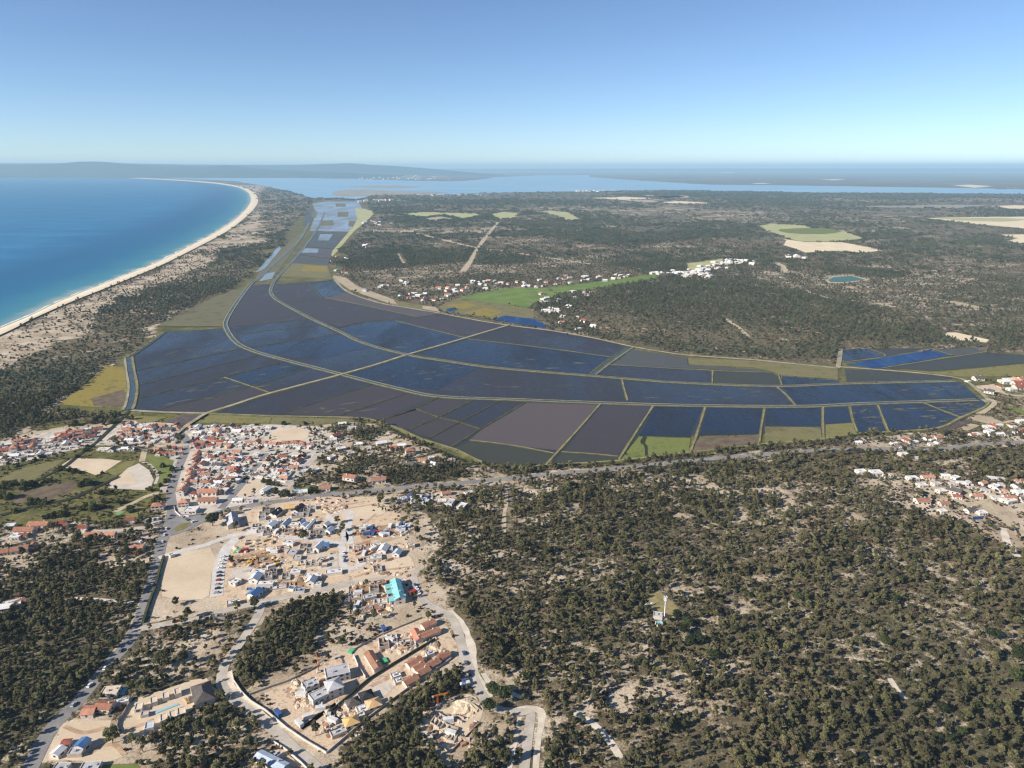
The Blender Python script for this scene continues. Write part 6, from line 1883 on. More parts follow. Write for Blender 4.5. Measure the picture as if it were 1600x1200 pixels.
def digger(px, py, rz, label):
    x, y = G(px, py)
    root = empty('excavator', (x, y, 0.1), rz)
    tag(root, label, 'excavator')
    for s in (-1, 1):
        V, F = [], []
        box(V, F, -2.0, 2.0, s * 1.1 - 0.3, s * 1.1 + 0.3, 0.0, 0.8)
        link('track', mesh('track', V, F, M_TYRE), parent=root)
    V, F = [], []
    box(V, F, -2.1, 1.2, -1.3, 1.3, 0.9, 2.0, True)
    link('body', mesh('body', V, F, M_YEL), parent=root)
    V, F = [], []
    box(V, F, 0.0, 1.5, 0.2, 1.25, 2.0, 3.1)
    link('cab', mesh('cab', V, F, GLASS), parent=root)
    V, F = [], []
    for (a, b) in (((1.0, 1.8), (4.0, 4.4)), ((4.0, 4.4), (6.3, 2.2))):
        k = len(V)
        for s in (-0.25, 0.25):
            V += [(a[0], s - 0.4, a[1] - 0.25), (a[0], s - 0.4, a[1] + 0.25), (b[0], s - 0.4, b[1] + 0.2), (b[0], s - 0.4, b[1] - 0.2)]
        F += [(k, k + 1, k + 2, k + 3), (k + 7, k + 6, k + 5, k + 4), (k + 1, k + 5, k + 6, k + 2), (k, k + 3, k + 7, k + 4)]
    link('boom', mesh('boom', V, F, M_YEL), parent=root)
    V = [(6.0, -0.9, 2.3), (6.9, -0.9, 1.9), (6.5, -0.9, 1.0), (5.8, -0.9, 1.3), (6.0, 0.1, 2.3), (6.9, 0.1, 1.9), (6.5, 0.1, 1.0), (5.8, 0.1, 1.3)]
    link('bucket', mesh('bucket', V, [(0, 1, 2, 3), (7, 6, 5, 4), (1, 5, 6, 2), (2, 6, 7, 3), (0, 4, 5, 1)], M_TYRE), parent=root)


digger(391, 880, 0.5, 'yellow excavator among the earth heaps of the building site')
digger(432, 882, 2.4, 'yellow excavator by the deep trench of the building site')
digger(496, 1040, 2.0, 'yellow digger in front of the grey villa') if False else None

# stacks of building material, each a thing
br = random.Random(31)
STK = {}
for key, mat_, dims in (('timber', TIMBER, (5, 1.6, 1.3)), ('brick', speckle('brick_stack', srgb(146, 108, 90), srgb(172, 134, 112), 1), (3, 2.0, 1.5)), ('container', speckle('container_blue', srgb(52, 80, 128), srgb(66, 96, 146), 3), (6, 2.4, 2.5)),
                        ('container_white', ROOFW, (6, 2.4, 2.5)), ('container_red', speckle('container_red', srgb(160, 40, 36), srgb(178, 58, 50), 3), (6, 2.4, 2.5)), ('tarp', speckle('green_tarp', srgb(74, 160, 112), srgb(96, 178, 130), 3), (5, 3.5, 0.9)),
                        ('pallet', speckle('grey_block', srgb(168, 164, 158), srgb(190, 186, 180), 1), (2.2, 2.0, 1.4))):
    V, F = [], []
    L, W, H = dims
    box(V, F, -L / 2, L / 2, -W / 2, W / 2, 0, H * 0.82)
    box(V, F, -L * 0.44, L * 0.40, -W * 0.42, W * 0.44, H * 0.82, H)
    if key.startswith('container'):
        V, F = [], []
        box(V, F, -L / 2, L / 2, -W / 2, W / 2, 0.15, H)
        for q in range(9):
            box(V, F, -L / 2 + (q + 0.4) * L / 9, -L / 2 + (q + 0.7) * L / 9, -W / 2 - 0.05, W / 2 + 0.05, 0.15, H + 0.04)
    STK[key] = mesh(key, V, F, mat_)
STKTXT = dict(timber='stack of pale timber', brick='stack of red brick pallets', container='blue storage container', container_white='white storage container', container_red='red storage container', tarp='heap under a green tarpaulin', pallet='grey block pallet')
STKNAME = dict(timber='timber_stack', brick='brick_stack', container='container', container_white='container', container_red='container', tarp='tarpaulin', pallet='block_stack')


def stack(key, px, py, where, rz=None):
    x, y = G(px, py)
    o = link(STKNAME[key], STK[key])
    o.location = (x, y, 0.18)
    o.rotation_euler = (0, 0, br.uniform(0, 3.14) if rz is None else rz)
    tag(o, f'{STKTXT[key]} {where}', 'container' if 'container' in key else 'stack', 'stacks and containers of the building sites')


for key, px, py, w in (('tarp', 370, 863, 'on the dug ground near the site parking'), ('tarp', 377, 859, 'second in the dug ground'), ('tarp', 549, 1018, 'at the wall of the walled plot'), ('tarp', 601, 1033, 'at the lower end of the brown long house'),
                       ('container_red', 383, 862, 'beside the green heap'), ('container_red', 585, 834, 'in the caravan yard'), ('container_red', 645, 928, 'by the turquoise house'), ('container_white', 468, 1133, 'inside the white wall, lower one'), ('container_white', 482, 1122, 'inside the white wall, upper one'),
                       ('container', 435, 1117, 'by the sandy pad inside the white wall'), ('container', 600, 985, 'at the top of the terracotta plot'), ('container_white', 727, 1072, 'by the road above the foundation plot'), ('container', 725, 1070, 'at the gate of the foundation plot')):
    stack(key, px, py, w)
i = 0
for f, u0, u1, v0, v1, n, where in ((X5, 250, 800, 560, 760, 16, 'on the upper dug ground'), (X5, 150, 700, 800, 960, 14, 'by the earth heaps'), (X5, 720, 1100, 420, 540, 10, 'below the blue gables'), (X6, 380, 700, 580, 700, 10, 'on the right hand plot'),
                                    (X6, 440, 1120, 330, 460, 34, 'in the caravan yard under the pines'), (Y1, 1000, 1240, 60, 240, 12, 'round the turquoise house'), (Y1, 640, 840, 660, 800, 8, 'round the grey villa'), (Y1, 800, 960, 800, 960, 8, 'in the walled sandy yard'),
                                    (Y1, 1180, 1400, 380, 480, 10, 'in the terracotta plot'), (Y2, 480, 760, 860, 1060, 10, 'on the foundation plot'), (Z8, 1150, 1190, 760, 800, 3, 'beside the barn like house'), (X4, 700, 1060, 900, 1000, 18, 'in the wood by the lower road')):
    for k in range(n):
        p = f(br.uniform(u0, u1), br.uniform(v0, v1))[0]
        stack(br.choice(['timber', 'timber', 'brick', 'pallet', 'pallet', 'container_white'] if 'caravan' not in where and 'wood' not in where else ['container_white', 'container_white', 'pallet', 'container']), p[0], p[1], where)


# wheel tracks pressed into the dug ground
for f, pls in ((X5, ((780, 940, 800, 1060, 830, 1200), (820, 940, 838, 1080, 850, 1200), (1130, 820, 1150, 880, 1180, 930), (860, 1140, 980, 1060, 1080, 1030), (620, 880, 760, 850, 860, 800), (200, 800, 420, 760, 640, 700), (860, 620, 820, 700, 800, 820))),
               (X6, ((380, 580, 640, 510, 900, 470), (420, 980, 700, 900, 1180, 850), (30, 110, 260, 80, 560, 30), (60, 160, 320, 120, 700, 60), (480, 360, 620, 250, 700, 180))),
               (Y1, ((650, 980, 760, 900, 900, 800, 1060, 680), (690, 960, 800, 870, 930, 770), (1120, 690, 1260, 620, 1330, 560), (600, 760, 640, 700, 700, 760, 720, 850))),
               (Z8, ((400, 940, 520, 980, 660, 950), (560, 1110, 640, 1060, 720, 1060, 780, 1120), (780, 960, 860, 940, 960, 900)))):
    for q in pls:
        road('wheel_track', f(*q), 2.6, 0.135, speckle('pressed_earth', srgb(150, 124, 100), srgb(190, 164, 136), 5), clear=0, wob=0.5)
# loose rubble and earth heaps over the sites
def heaps(name, label, regions, mat, n, r0, r1, flat=0.45):
    V, F = [], []
    for k in range(n):
        f, u0, u1, v0, v1 = br.choice(regions)
        p = f(br.uniform(u0, u1), br.uniform(v0, v1))[0]
        x, y = G(*p)
        r = br.uniform(r0, r1)
        b = len(V)
        m = 9
        el, ro = br.uniform(1, 2.2), br.uniform(0, 3.14)
        for ring, (rr, z) in enumerate(((1.0, 0.02), (0.75, 0.5), (0.35, 0.9))):
            for i in range(m):
                a = 2 * math.pi * i / m
                q = r * rr * br.uniform(0.8, 1.2)
                xx, yy = q * math.cos(a) * el, q * math.sin(a)
                V.append((x + xx * math.cos(ro) - yy * math.sin(ro), y + xx * math.sin(ro) + yy * math.cos(ro), 0.05 + z * r * flat * br.uniform(0.7, 1.2)))
        V.append((x, y, r * flat * 1.05))
        for ring in range(2):
            for i in range(m):
                j = (i + 1) % m
                F.append((b + ring * m + i, b + ring * m + j, b + (ring + 1) * m + j, b + (ring + 1) * m + i))
        for i in range(m):
            F.append((b + 2 * m + i, b + 2 * m + (i + 1) % m, b + 3 * m))
    o = link(name, mesh(name, V, F, mat))
    tag(o, label, kind='stuff')


SITES = [(X5, 180, 820, 560, 960), (X5, 620, 1450, 430, 560), (X5, 700, 1200, 840, 1180), (X6, 400, 1200, 300, 480), (X6, 400, 1150, 560, 960), (Y1, 980, 1260, 40, 260), (Y1, 620, 860, 640, 820), (Y1, 800, 1050, 780, 1000), (Y1, 1180, 1560, 360, 480), (Y2, 460, 780, 800, 1060), (X5, 1050, 1600, 60, 260)]
heaps('earth_heap', 'low heaps of dug sandy earth across the building sites', SITES, M_DUG, 240, 0.6, 2.4)
heaps('earth_heap', 'brown heaps of darker soil on the building sites', SITES, speckle('dark_soil', srgb(104, 84, 68), srgb(146, 120, 98), 4), 200, 0.6, 2.2)
heaps('rubble', 'scattered broken rubble on the building sites', SITES, M_CONCRETE, 420, 0.3, 0.9, 0.8)
heaps('rubble', 'dark debris pile in the walled sandy yard', [(Y1, 850, 920, 830, 880)], ROOFK, 40, 0.5, 1.6, 0.7)
heaps('earth_heap', 'yellow sand heaps on the foundation plot', [(Y2, 660, 760, 790, 850)], M_SANDLOT, 12, 2.0, 4.5, 0.5)

# ---------------------------------------------------------------- trees
PINE = leaf_mat('pine_needles', [(0.25, srgb(84, 83, 58)), (0.55, srgb(122, 119, 83)), (0.85, srgb(152, 146, 106))])
STONE = leaf_mat('stone_pine_needles', [(0.25, srgb(52, 60, 38)), (0.55, srgb(74, 84, 50)), (0.85, srgb(98, 106, 66))])
BUSH = leaf_mat('bush_leaves', [(0.25, srgb(58, 64, 38)), (0.55, srgb(88, 92, 54)), (0.85, srgb(118, 116, 72))])
SCRUB = leaf_mat('scrub_leaves', [(0.25, srgb(68, 60, 46)), (0.55, srgb(100, 88, 66)), (0.85, srgb(132, 118, 88))])
FARP = leaf_mat('far_pine_needles', [(0.2, srgb(80, 86, 64)), (0.55, srgb(108, 113, 86)), (0.9, srgb(134, 134, 106))])  # paler and greyer than the near pines: distance haze put into the leaf colour
BARK = speckle('pine_bark', srgb(76, 62, 50), srgb(110, 92, 74), 1)


def crown_geo(seed, R_, z0, z1, clumps, leaves, size, flat=1.0, top=0.0):
    """Crown of many small leaf sprays gathered in clumps through an uneven volume."""
    r = np.random.default_rng(seed)
    V, F = [], []
    for c in range(clumps):
        a = r.uniform(0, 2 * math.pi)
        t = r.uniform(0.05, 1)
        env = math.sin(math.pi * min(1, 0.18 + 0.78 * t)) ** 0.7 if not top else (0.45 + 0.55 * t)
        rad = R_ * env * math.sqrt(r.uniform(0.05, 1)) * 0.78
        cx, cy, cz = rad * math.cos(a) * r.uniform(0.85, 1.15), rad * math.sin(a), z0 + (z1 - z0) * t
        cr_ = R_ * r.uniform(0.26, 0.46)
        for l in range(leaves):
            d = r.normal(size=3)
            d /= np.linalg.norm(d) + 1e-9
            k = cr_ * r.uniform(0.5, 1.0)
            p = np.array((cx, cy, cz)) + d * k * np.array((1, 1, 0.62 * flat))
            n = d * 0.8 + r.normal(size=3) * 0.55 + np.array((0, 0, 0.35))
            n /= np.linalg.norm(n) + 1e-9
            t1 = np.cross(n, r.normal(size=3))
            t1 /= np.linalg.norm(t1) + 1e-9
            t2 = np.cross(n, t1)
            s = size * r.uniform(0.6, 1.3)
            b = len(V)
            V += [tuple(p + t1 * s), tuple(p - t1 * 0.5 * s + t2 * 0.8 * s), tuple(p - t1 * 0.5 * s - t2 * 0.8 * s)]
            F.append((b, b + 1, b + 2))
    return V, F


def trunk_geo(seed, h, r0, limbs=3, spread=1.6):
    r = random.Random(seed)
    V, F = [], []

    def tube(p, q, ra, rb, n=5):
        b = len(V)
        d = (q - p).normalized()
        s = d.orthogonal().normalized()
        t = d.cross(s)
        for c, rr in ((p, ra), (q, rb)):
            for i in range(n):
                a = 2 * math.pi * i / n
                V.append(tuple(c + s * (rr * math.cos(a)) + t * (rr * math.sin(a))))
        for i in range(n):
            j = (i + 1) % n
            F.append((b + i, b + j, b + n + j, b + n + i))
    lean = Vector((r.uniform(-.4, .4), r.uniform(-.4, .4), 0))
    m = Vector((0, 0, h * 0.55)) + lean
    e = Vector((0, 0, h * 0.92)) + lean * 1.6
    tube(Vector((0, 0, -0.1)), m, r0, r0 * 0.7)
    tube(m, e, r0 * 0.7, r0 * 0.25)
    for k in range(limbs):
        a = r.uniform(0, 6.28)
        tube(m.lerp(e, r.uniform(0, 0.5)), m + Vector((spread * math.cos(a), spread * math.sin(a), h * r.uniform(0.2, 0.36))), r0 * 0.4, r0 * 0.12, 4)
    return V, F


def both(name, crown, trunk, lm):
    V = list(crown[0]) + list(trunk[0])
    k = len(crown[0])
    F = list(crown[1]) + [tuple(i + k for i in f) for f in trunk[1]]
    return mesh(name, V, F, mats=[lm, BARK], fm=[0] * len(crown[1]) + [1] * len(trunk[1]))


NEAR, NEAR_CROWN, NEAR_TRUNK = [], [], []
for k in range(7):
    rr = [3.0, 2.6, 3.5, 2.3, 3.1, 2.8, 3.8][k]
    hh = [8.4, 7.6, 9.0, 7.0, 8.8, 9.6, 8.2][k]
    cg = crown_geo(100 + k, rr, hh * 0.42, hh, [15, 13, 18, 11, 16, 14, 20][k], 34, 0.62)
    tg = trunk_geo(100 + k, hh, 0.22, 3, rr * 0.55)
    NEAR.append(both('pine', cg, tg, PINE))
    NEAR_CROWN.append(mesh('crown', cg[0], cg[1], PINE))
    NEAR_TRUNK.append(mesh('trunk', tg[0], tg[1], BARK))
cg, tg = crown_geo(150, 4.6, 3.6, 7.0, 30, 44, 0.62, 0.8, 1.0), trunk_geo(150, 6.4, 0.34, 5, 2.6)
BARE = leaf_mat('bare_twigs', [(0.25, srgb(78, 70, 58)), (0.55, srgb(112, 100, 82)), (0.85, srgb(142, 128, 106))])
BARET = []
for k in range(3):
    BARET.append(both('bare_tree', crown_geo(170 + k, [2.6, 2.2, 3.0][k], 1.2, [5.0, 4.2, 5.6][k], 12, 20, 0.4), trunk_geo(170 + k, 5.0, 0.18, 4, 1.4), BARE))
MIXGREEN = [both('round_pine', crown_geo(180 + k, 3.2, 2.6, 6.4, 16, 36, 0.6, 0.9), trunk_geo(180 + k, 5.6, 0.2, 3, 1.4), STONE) for k in range(2)]
STONE_CROWN, STONE_TRUNK = mesh('crown', cg[0], cg[1], STONE), mesh('trunk', tg[0], tg[1], BARK)
MID = []
for k in range(6):
    hh = [8.0, 7.2, 9.0, 7.6, 8.6, 6.8][k]
    MID.append(both('mid_pine', crown_geo(200 + k, [3.0, 2.7, 3.4, 2.5, 3.2, 3.6][k], hh * 0.4, hh, 11, 12, 1.05), trunk_geo(200 + k, hh, 0.22, 0), FARP))
FARM = []
for k in range(5):
    V, F = [], []
    for q in range(7):
        a, b = crown_geo(300 + 10 * k + q, 3.0, 2.0, 7.5, 6, 7, 1.5)
        ox, oy = RNG.uniform(-9, 9), RNG.uniform(-9, 9)
        n = len(V)
        s = RNG.uniform(0.75, 1.2)
        V += [(x * s + ox, y * s + oy, z * s) for x, y, z in a]
        F += [tuple(i + n for i in f) for f in b]
    FARM.append(mesh('far_pines', V, F, FARP))
SCR = []
for k in range(5):
    a, b = crown_geo(400 + k, [1.2, 0.9, 1.6, 1.1, 0.8][k], 0.15, [1.1, 0.9, 1.3, 0.8, 1.0][k], 5, 8, 0.5)
    SCR.append(mesh('scrub', a, b, SCRUB))
BUSHM = []
for k in range(4):
    a, b = crown_geo(450 + k, [3.0, 2.4, 3.6, 2.0][k], 0.4, [3.6, 3.0, 4.2, 2.6][k], [18, 14, 22, 12][k], 34, 0.55)
    BUSHM.append(mesh('foliage', a, b, BUSH))
BUSH_STEM = mesh('stem', *trunk_geo(460, 2.2, 0.15, 3, 1.0), BARK)

# ground kept free (roads, houses), as a fine raster over the near plain
EX0, EY0, ECELL = -2600.0, 120.0, 2.0
EW, EH = 2700, 1900
EXC = np.zeros((EH, EW), bool)
for x, y, r in SPOTS:
    i0, i1 = int((x - r - EX0) / ECELL), int((x + r - EX0) / ECELL) + 1
    j0, j1 = int((y - r - EY0) / ECELL), int((y + r - EY0) / ECELL) + 1
    if i1 < 0 or j1 < 0 or i0 >= EW or j0 >= EH:
        continue
    i0, j0 = max(i0, 0), max(j0, 0)
    xs = EX0 + (np.arange(i0, min(i1, EW - 1) + 1)) * ECELL
    ys = EY0 + (np.arange(j0, min(j1, EH - 1) + 1)) * ECELL
    if len(xs) and len(ys):
        d = (xs[None, :] - x) ** 2 + (ys[:, None] - y) ** 2 <= r * r
        EXC[j0:j0 + len(ys), i0:i0 + len(xs)] |= d
D_CLEAR = np.ones((MH, MW), np.float32)
for px, v in CLEAR:
    q = fill(px)
    if q is not None:
        D_CLEAR[q[0]][q[1]] = 0.0


def free(x, y, pad=0.0):
    ix, iy = ((x - EX0) / ECELL).astype(int), ((y - EY0) / ECELL).astype(int)
    ok = np.ones(len(x), bool)
    ins = (ix >= 0) & (ix < EW) & (iy >= 0) & (iy < EH)
    ok[ins] = ~EXC[iy[ins], ix[ins]]
    px, py = to_px(x, y)
    jx, jy = ((px - MX0) / MSX).astype(int), (py - MY0).astype(int)
    ins = (jx >= 0) & (jx < MW) & (jy >= 0) & (jy < MH)
    ok[ins] &= D_CLEAR[jy[ins], jx[ins]] > 0.5
    return ok


def candidates(r0, r1, cell, x_margin=0.86, arrs=(D_TREE,), jitter=0.48):
    xs = np.arange(-r1 * 0.72, r1 * 0.72, cell)
    ys = np.arange(120 if r0 < 200 else r0 * 0.72, r1, cell)
    gx, gy = np.meshgrid(xs, ys)
    gx, gy = gx.ravel() + RNG.uniform(-jitter, jitter, gx.size) * cell, gy.ravel() + RNG.uniform(-jitter, jitter, gx.size) * cell
    rr = np.hypot(gx, gy)
    px, py = to_px(gx, gy)
    k = (rr >= r0) & (rr < r1) & (px > -130) & (px < 1730) & (py < 1290) & (py > 262)
    gx, gy = gx[k], gy[k]
    return gx, gy


def grow(r0, r1, cell, seed, gain=1.0, sand_pull=1.6):
    x, y = candidates(r0, r1, cell)
    (d,) = lookup(x, y, (D_TREE,))
    p = patchiness(x, y)
    clump = fbm(x, y, 30, 3, seed)
    wide = fbm(x, y, 420, 3, seed + 7)
    prob = d * gain * (0.62 + 1.3 * (clump - 0.5) + 0.5) - np.clip((p - 0.56) * sand_pull * 2, 0, 0.5)
    prob *= np.where(np.hypot(x, y) > 1150, np.clip(0.25 + 2.4 * (wide - 0.3), 0.18, 1.3), np.clip(0.55 + 1.4 * (wide - 0.28), 0.35, 1.25))
    prob = np.where(d > 0.9, np.maximum(prob, 0.72), prob)
    prob = np.where(d < 0.02, 0, prob)
    k = (RNG.uniform(0, 1, len(x)) < prob) & free(x, y)
    return x[k], y[k]


def scatter(name, x, y, scale, protos, label, kind='stuff', z=0.02):
    me = bpy.data.meshes.new(name)
    n = len(x)
    me.vertices.add(n)
    me.vertices.foreach_set('co', np.stack([x, y, np.full(n, z)], 1).astype(np.float32).ravel())
    for nm, typ, val in (('size', 'FLOAT', scale), ('turn', 'FLOAT', RNG.uniform(0, 6.283, n)), ('pick', 'INT', RNG.integers(0, len(protos), n))):
        a = me.attributes.new(nm, typ, 'POINT')
        a.data.foreach_set('value', np.asarray(val, dtype=np.int32 if typ == 'INT' else np.float32))
    me.update()
    o = link(name, me)
    tag(o, label, kind=kind)
    coll = bpy.data.collections.new(name + '_kinds')
    for i, m in enumerate(protos):
        po = bpy.data.objects.new(f'{m.name}', m)
        coll.objects.link(po)
    g = bpy.data.node_groups.new(name, 'GeometryNodeTree')
    g.interface.new_socket('Geometry', in_out='INPUT', socket_type='NodeSocketGeometry')
    g.interface.new_socket('Geometry', in_out='OUTPUT', socket_type='NodeSocketGeometry')
    N, Lk = g.nodes, g.links
    gi, go = N.new('NodeGroupInput'), N.new('NodeGroupOutput')
    ci = N.new('GeometryNodeCollectionInfo')
    ci.inputs['Collection'].default_value = coll
    ci.inputs['Separate Children'].default_value = True
    ci.inputs['Reset Children'].default_value = True
    ip = N.new('GeometryNodeInstanceOnPoints')
    ip.inputs['Pick Instance'].default_value = True

    def na(nm, t):
        a = N.new('GeometryNodeInputNamedAttribute')
        a.data_type = t
        a.inputs['Name'].default_value = nm
        return a.outputs['Attribute']
    cx = N.new('ShaderNodeCombineXYZ')
    Lk.new(na('turn', 'FLOAT'), cx.inputs[2])
    Lk.new(gi.outputs[0], ip.inputs['Points'])
    Lk.new(ci.outputs[0], ip.inputs['Instance'])
    Lk.new(na('pick', 'INT'), ip.inputs['Instance Index'])
    Lk.new(cx.outputs[0], ip.inputs['Rotation'])
    Lk.new(na('size', 'FLOAT'), ip.inputs['Scale'])
    Lk.new(ip.outputs[0], go.inputs[0])
    md = o.modifiers.new('scatter', 'NODES')
    md.node_group = g
    return o


# single trees that stand out
def tree(x, y, s, crown, trunk, label, group, name='pine_tree', parts=('crown', 'trunk')):
    root = empty(name, (x, y, 0.02), RNG.uniform(0, 6.28), s)
    tag(root, label, 'bush' if name == 'bush' else 'tree', group)
    link(parts[0], crown, parent=root)
    link(parts[1], trunk, parent=root)
    return root


LONE = []
for (px, py, s, w) in (Y3(868, 500)[0] + (0.95, 'upper of the round green pines below the mast'), Y3(842, 556)[0] + (0.9, 'left of the round green pines below the mast'), Y3(888, 640)[0] + (0.95, 'lower left of the round green pines below the mast'),
                       Y3(962, 630)[0] + (0.95, 'lower right of the round green pines below the mast'), Y3(1072, 752)[0] + (0.9, 'flat topped green pine by the sandy clearing'), Y3(785, 440)[0] + (0.9, 'dark round pine beside the mast hut'),
                       Y2(882, 752)[0] + (1.1, 'left of two dark round pines at the road fork'), Y2(958, 782)[0] + (1.1, 'right of two dark round pines at the road fork'), Y2(858, 850)[0] + (1.0, 'green pine inside the road bend'),
                       Y5(1400, 400)[0] + (1.1, 'bright green pine near the right edge'), Y5(1560, 540)[0] + (1.4, 'broad green pine at the right edge'), Y5(730, 440)[0] + (0.9, 'round green pine beside the sandy track'), Y5(1540, 660)[0] + (1.0, 'green pine below the broad one at the right edge'),
                       Y5(180, 160)[0] + (0.9, 'round dark pine on the left of the right hand forest'), Z4(1330, 888)[0] + (1.5, 'big dark pine beside the village crossroads'), X2(820, 338)[0] + (1.3, 'dark round tree in the village square')):
    x, y = G(px, py)
    tree(x, y, s, STONE_CROWN, STONE_TRUNK, f'{w}', 'round stone pines', 'stone_pine')
    LONE.append((x, y))
for (px, py, s, w) in (Z8(705, 1045)[0] + (1.2, 'lone dark pine on the sandy pad beside the blue roof'), Z8(895, 1100)[0] + (1.15, 'second lone pine right of the sandy pad'), Z6(376, 985)[0] + (1.0, 'single pine below the sandy lot'), Z6(686, 950)[0] + (1.0, 'single pine above the estate road'),
                       Z6(792, 918)[0] + (1.0, 'single pine at the estate road fork'), Z6(356, 1030)[0] + (1.0, 'pine by the dark shelter'), Z6(632, 1070)[0] + (1.0, 'pine on the yellow sand bank'), Z6(1095, 495)[0] + (1.1, 'pine beside the white site road'),
                       Z6(645, 640)[0] + (0.8, 'pine at the corner of the site parking'), Z6(680, 440)[0] + (1.2, 'tall pine by the grey gabled house'), Z6(1325, 480)[0] + (1.0, 'pine on the site road island'), Z6(1340, 440)[0] + (0.9, 'upper pine on the site road island'),
                       Z6(1310, 390)[0] + (0.8, 'small pine at the top of the site road island'), Z6(300, 905)[0] + (0.8, 'low pine at the edge of the sandy lot'), Y1(1140, 275)[0] + (0.9, 'round pine on the white sand'), Y1(940, 440)[0] + (0.9, 'pine on the white sand by the plot wall'),
                       Y1(775, 1000)[0] + (1.0, 'pine inside the white wall'), X4(500, 960)[0] + (1.0, 'pine at the edge of the bright dug ground'), X6(1200, 470)[0] + (1.3, 'dark pine at the head of the sandy track'), X6(1400, 850)[0] + (1.3, 'dark pine beside the turquoise house')):
    x, y = G(px, py)
    k = int(RNG.integers(0, 7))
    tree(x, y, s, NEAR_CROWN[k], NEAR_TRUNK[k], w, 'single pines on the building land')
    LONE.append((x, y))
for x, y in LONE:
    i, j = int((x - EX0) / ECELL), int((y - EY0) / ECELL)
    EXC[max(0, j - 2):j + 3, max(0, i - 2):i + 3] = True

# bushes of the left meadow and gardens
bn = 0
for f, lst, place in ((X1, ((850, 770, 1.2), (930, 790, 1.3), (760, 760, 1), (1000, 800, 1), (1080, 930, 1.5), (1010, 960, 1.4), (1140, 940, 1.1), (640, 900, 1.3), (560, 910, 1.2), (400, 950, 1.5), (300, 990, 1.5), (450, 940, 1.2), (140, 950, 1.5), (60, 950, 1.4), (60, 1110, 1.7), (130, 1090, 1.2),
                            (20, 1000, 1.3), (480, 1170, 1.4), (380, 1180, 1.2), (1280, 800, 0.9), (1330, 1040, 1.1), (1260, 1060, 1.1), (1400, 1060, 0.9), (1100, 470, 1.1), (1080, 520, 1.0), (960, 600, 0.9), (1180, 170, 1.4), (1290, 190, 1.5), (1430, 170, 1.5), (1440, 80, 1.6), (930, 200, 1.3), (980, 210, 1.1), (520, 600, 1.0), (440, 640, 1.0)), 'in the left meadow'),
                      (X2, ((720, 690, 1.0), (690, 760, 1.0), (640, 830, 1.1), (570, 880, 1.0), (600, 640, 0.9), (560, 720, 0.9), (430, 930, 1.0), (480, 1090, 1.1), (530, 1050, 1.0), (190, 1180, 1.0), (70, 1090, 1.2)), 'beside the village green'),
                      (X7, ((900, 90, 1.3), (980, 110, 1.4), (1080, 100, 1.4), (860, 110, 1.1), (560, 190, 1.4), (640, 180, 1.2), (700, 170, 1.2), (480, 200, 1.0), (690, 105, 1.1), (1360, 130, 1.2), (380, 40, 1.3), (440, 50, 1.2), (160, 140, 1.2)), 'above the western road'),
                      (X3, ((560, 850, 1.0), (620, 870, 1.1), (500, 830, 0.9), (680, 880, 0.9), (760, 1000, 1.3), (700, 1010, 1.1), (1100, 940, 1.1), (1150, 960, 1.0), (640, 960, 1.0), (690, 560, 1.0), (730, 590, 1.1), (650, 500, 0.9), (960, 540, 1.0), (1180, 540, 1.0), (1460, 700, 1.5), (400, 130, 1.0), (750, 110, 0.9), (1010, 110, 1.3)), 'in the village gardens')):
    for u, v, s in lst:
        px, py = f(u, v)[0]
        x, y = G(px, py)
        k = bn % 4
        tree(x, y, s * 1.15, BUSHM[k], BUSH_STEM, f'rounded green bush {place}', f'bushes {place}', 'bush', ('foliage', 'stem'))
        bn += 1

# the pine woods
x, y = grow(150, 1150, 3.35, 61, 0.9)
px, py = to_px(x, y)
sc = np.clip(RNG.normal(0.53, 0.18, len(x)), 0.25, 1.2) * (0.85 + 0.3 * fbm(x, y, 60, 2, 81))
infr = (px > -10) & (px < 1610) & (py < 1205)
dist = np.sqrt(x * x + y * y + CAM_H ** 2)
order = np.argsort(np.where(infr, dist - sc * 60, 1e9))
take = order[:300]
for i in take:
    qx, qy = px[i], py[i]
    if qx < 200: w, g = 'pine in the wood left of the main road', 'pines left of the main road'
    elif qx < 460: w, g = 'pine on the sandy heath between the main road and the estate road', 'pines between the roads'
    elif qx < 790: w, g = 'pine in the dense grove below the walled plots', 'pines of the grove below the walled plots'
    elif qx < 1050: w, g = 'pine by the sandy tracks right of the forked road', 'pines right of the forked road'
    elif qx < 1330: w, g = 'pine along the bottom of the big right hand forest', 'pines at the bottom of the forest'
    else: w, g = 'pine in the shaded bottom right corner of the forest', 'pines in the bottom right corner'
    k = int(RNG.integers(0, 7))
    w = ('small ' if sc[i] < 0.6 else 'middling ' if sc[i] < 0.82 else 'large ') + ('round', 'slim', 'broad', 'slim', 'round', 'tall', 'spreading')[k] + ' ' + w
    tree(x[i], y[i], float(sc[i]), NEAR_CROWN[k], NEAR_TRUNK[k], w, g)
rest = np.ones(len(x), bool)
rest[take] = False
scatter('pine_forest', x[rest], y[rest], sc[rest], NEAR * 2 + BARET + MIXGREEN[:1], 'pine woodland covering the near slopes')
n_near = int(rest.sum())
x, y = grow(1150, 2500, 6.6, 61, 0.9)
scatter('pine_forest', x, y, np.clip(RNG.normal(0.74, 0.2, len(x)), 0.5, 1.5), MID, 'pine woods beyond the paddies and along the coast')
n_mid = len(x)
x, y = grow(2500, 5200, 18, 61, 0.85)
scatter('pine_forest', x, y, np.clip(RNG.normal(0.85, 0.2, len(x)), 0.6, 1.5), FARM, 'distant pine woods on the plain')
n_far = len(x)
x, y = grow(5200, 12500, 38, 61, 1.0)
scatter('pine_forest', x, y, np.clip(RNG.normal(1.25, 0.3, len(x)), 0.7, 2.0), FARM, 'far off pine woods towards the bay')
n_xfar = len(x)
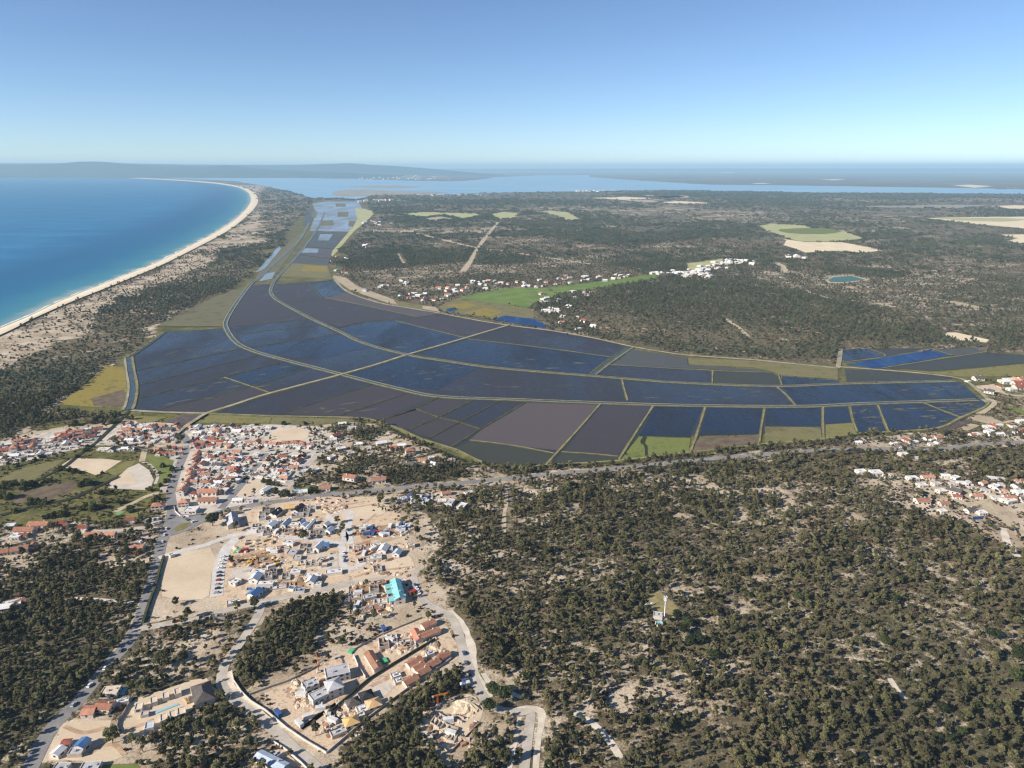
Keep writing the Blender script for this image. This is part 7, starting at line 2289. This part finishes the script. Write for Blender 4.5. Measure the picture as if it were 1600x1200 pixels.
# heath scrub between the trees and on the dunes
x, y = candidates(150, 1150, 2.9)
(d,) = lookup(x, y, (D_SCRUB,))
pt = patchiness(x, y)
prob = d * (0.75 + 1.6 * (fbm(x, y, 14, 3, 66) - 0.5)) - np.clip((pt - 0.52) * 3.5, 0, 0.7)
k = (RNG.uniform(0, 1, len(x)) < prob) & free(x, y)
x, y = x[k], y[k]
scatter('heath_scrub', x, y, RNG.uniform(0.5, 1.5, len(x)), SCR, 'low heath scrub on the sandy ground')
n_scr = len(x)
x, y = candidates(1000, 3200, 7.5)
d, tr = lookup(x, y, (D_SCRUB, D_TREE))
prob = d * 0.8 * (0.6 + 2.0 * (fbm(x, y, 40, 3, 68) - 0.5))
k = (RNG.uniform(0, 1, len(x)) < prob) & free(x, y) & (d > 0.15)
x, y = x[k], y[k]
scatter('heath_scrub', x, y, RNG.uniform(1.2, 2.6, len(x)), SCR, 'patchy scrub on the dunes and the open heath')
print('TREES', n_near, n_mid, n_far, n_xfar, 'SCRUB', n_scr, len(x), 'HOUSES', NHOUSE[0])

# far towns across the bay: pale specks read as one mass each
tr_ = random.Random(77)
M_FARWALL = speckle('far_white_walls', srgb(218, 214, 208), srgb(236, 232, 226), 30)
for a, b, n, py0, py1, lab in ((255, 345, 60, 267.5, 270.5, 'pale harbour town under the hills across the bay'), (400, 560, 150, 270, 277, 'pale town spread along the far shore'), (560, 720, 130, 269, 281, 'white houses of the far peninsula'), (730, 1100, 70, 265.5, 269, 'specks of villages on the far plain'),
                               (898, 960, 26, 298.6, 300.2, 'row of pale sheds on the near bay shore'), (640, 760, 30, 304, 306, 'pale buildings on the marsh edge')):
    V, F = [], []
    for k in range(n):
        x, y = G(tr_.uniform(a, b), tr_.uniform(py0, py1))
        sc_ = y / 1111.0
        w, d_, h = tr_.uniform(0.8, 2.8) * sc_, tr_.uniform(30, 60), tr_.uniform(0.6, 1.5) * sc_
        box(V, F, x - w / 2, x + w / 2, y - d_ / 2, y + d_ / 2, -0.5, h)
    o = link('distant_town', mesh('distant_town', V, F, M_FARWALL))
    tag(o, lab, kind='stuff')

# ---------------------------------------------------------------- the air
HAZE_D = 4.4e-5
V, F = [], []
R = 64000.0
box(V, F, -R, R, -7000.0, R, -3.0, 490.0, True)
hm = bpy.data.materials.new('haze')
hm.use_nodes = True
hm.node_tree.nodes.clear()
pv = hm.node_tree.nodes.new('ShaderNodeVolumePrincipled')
pv.inputs['Color'].default_value = (0.50, 0.78, 1.0, 1)
pv.inputs['Density'].default_value = HAZE_D
pv.inputs['Anisotropy'].default_value = 0.0
ho = hm.node_tree.nodes.new('ShaderNodeOutputMaterial')
hm.node_tree.links.new(pv.outputs[0], ho.inputs['Volume'])
o = link('haze', mesh('haze', V, F, hm))
o['kind'] = 'stuff'
o['label'] = 'pale blue air over the whole plain'
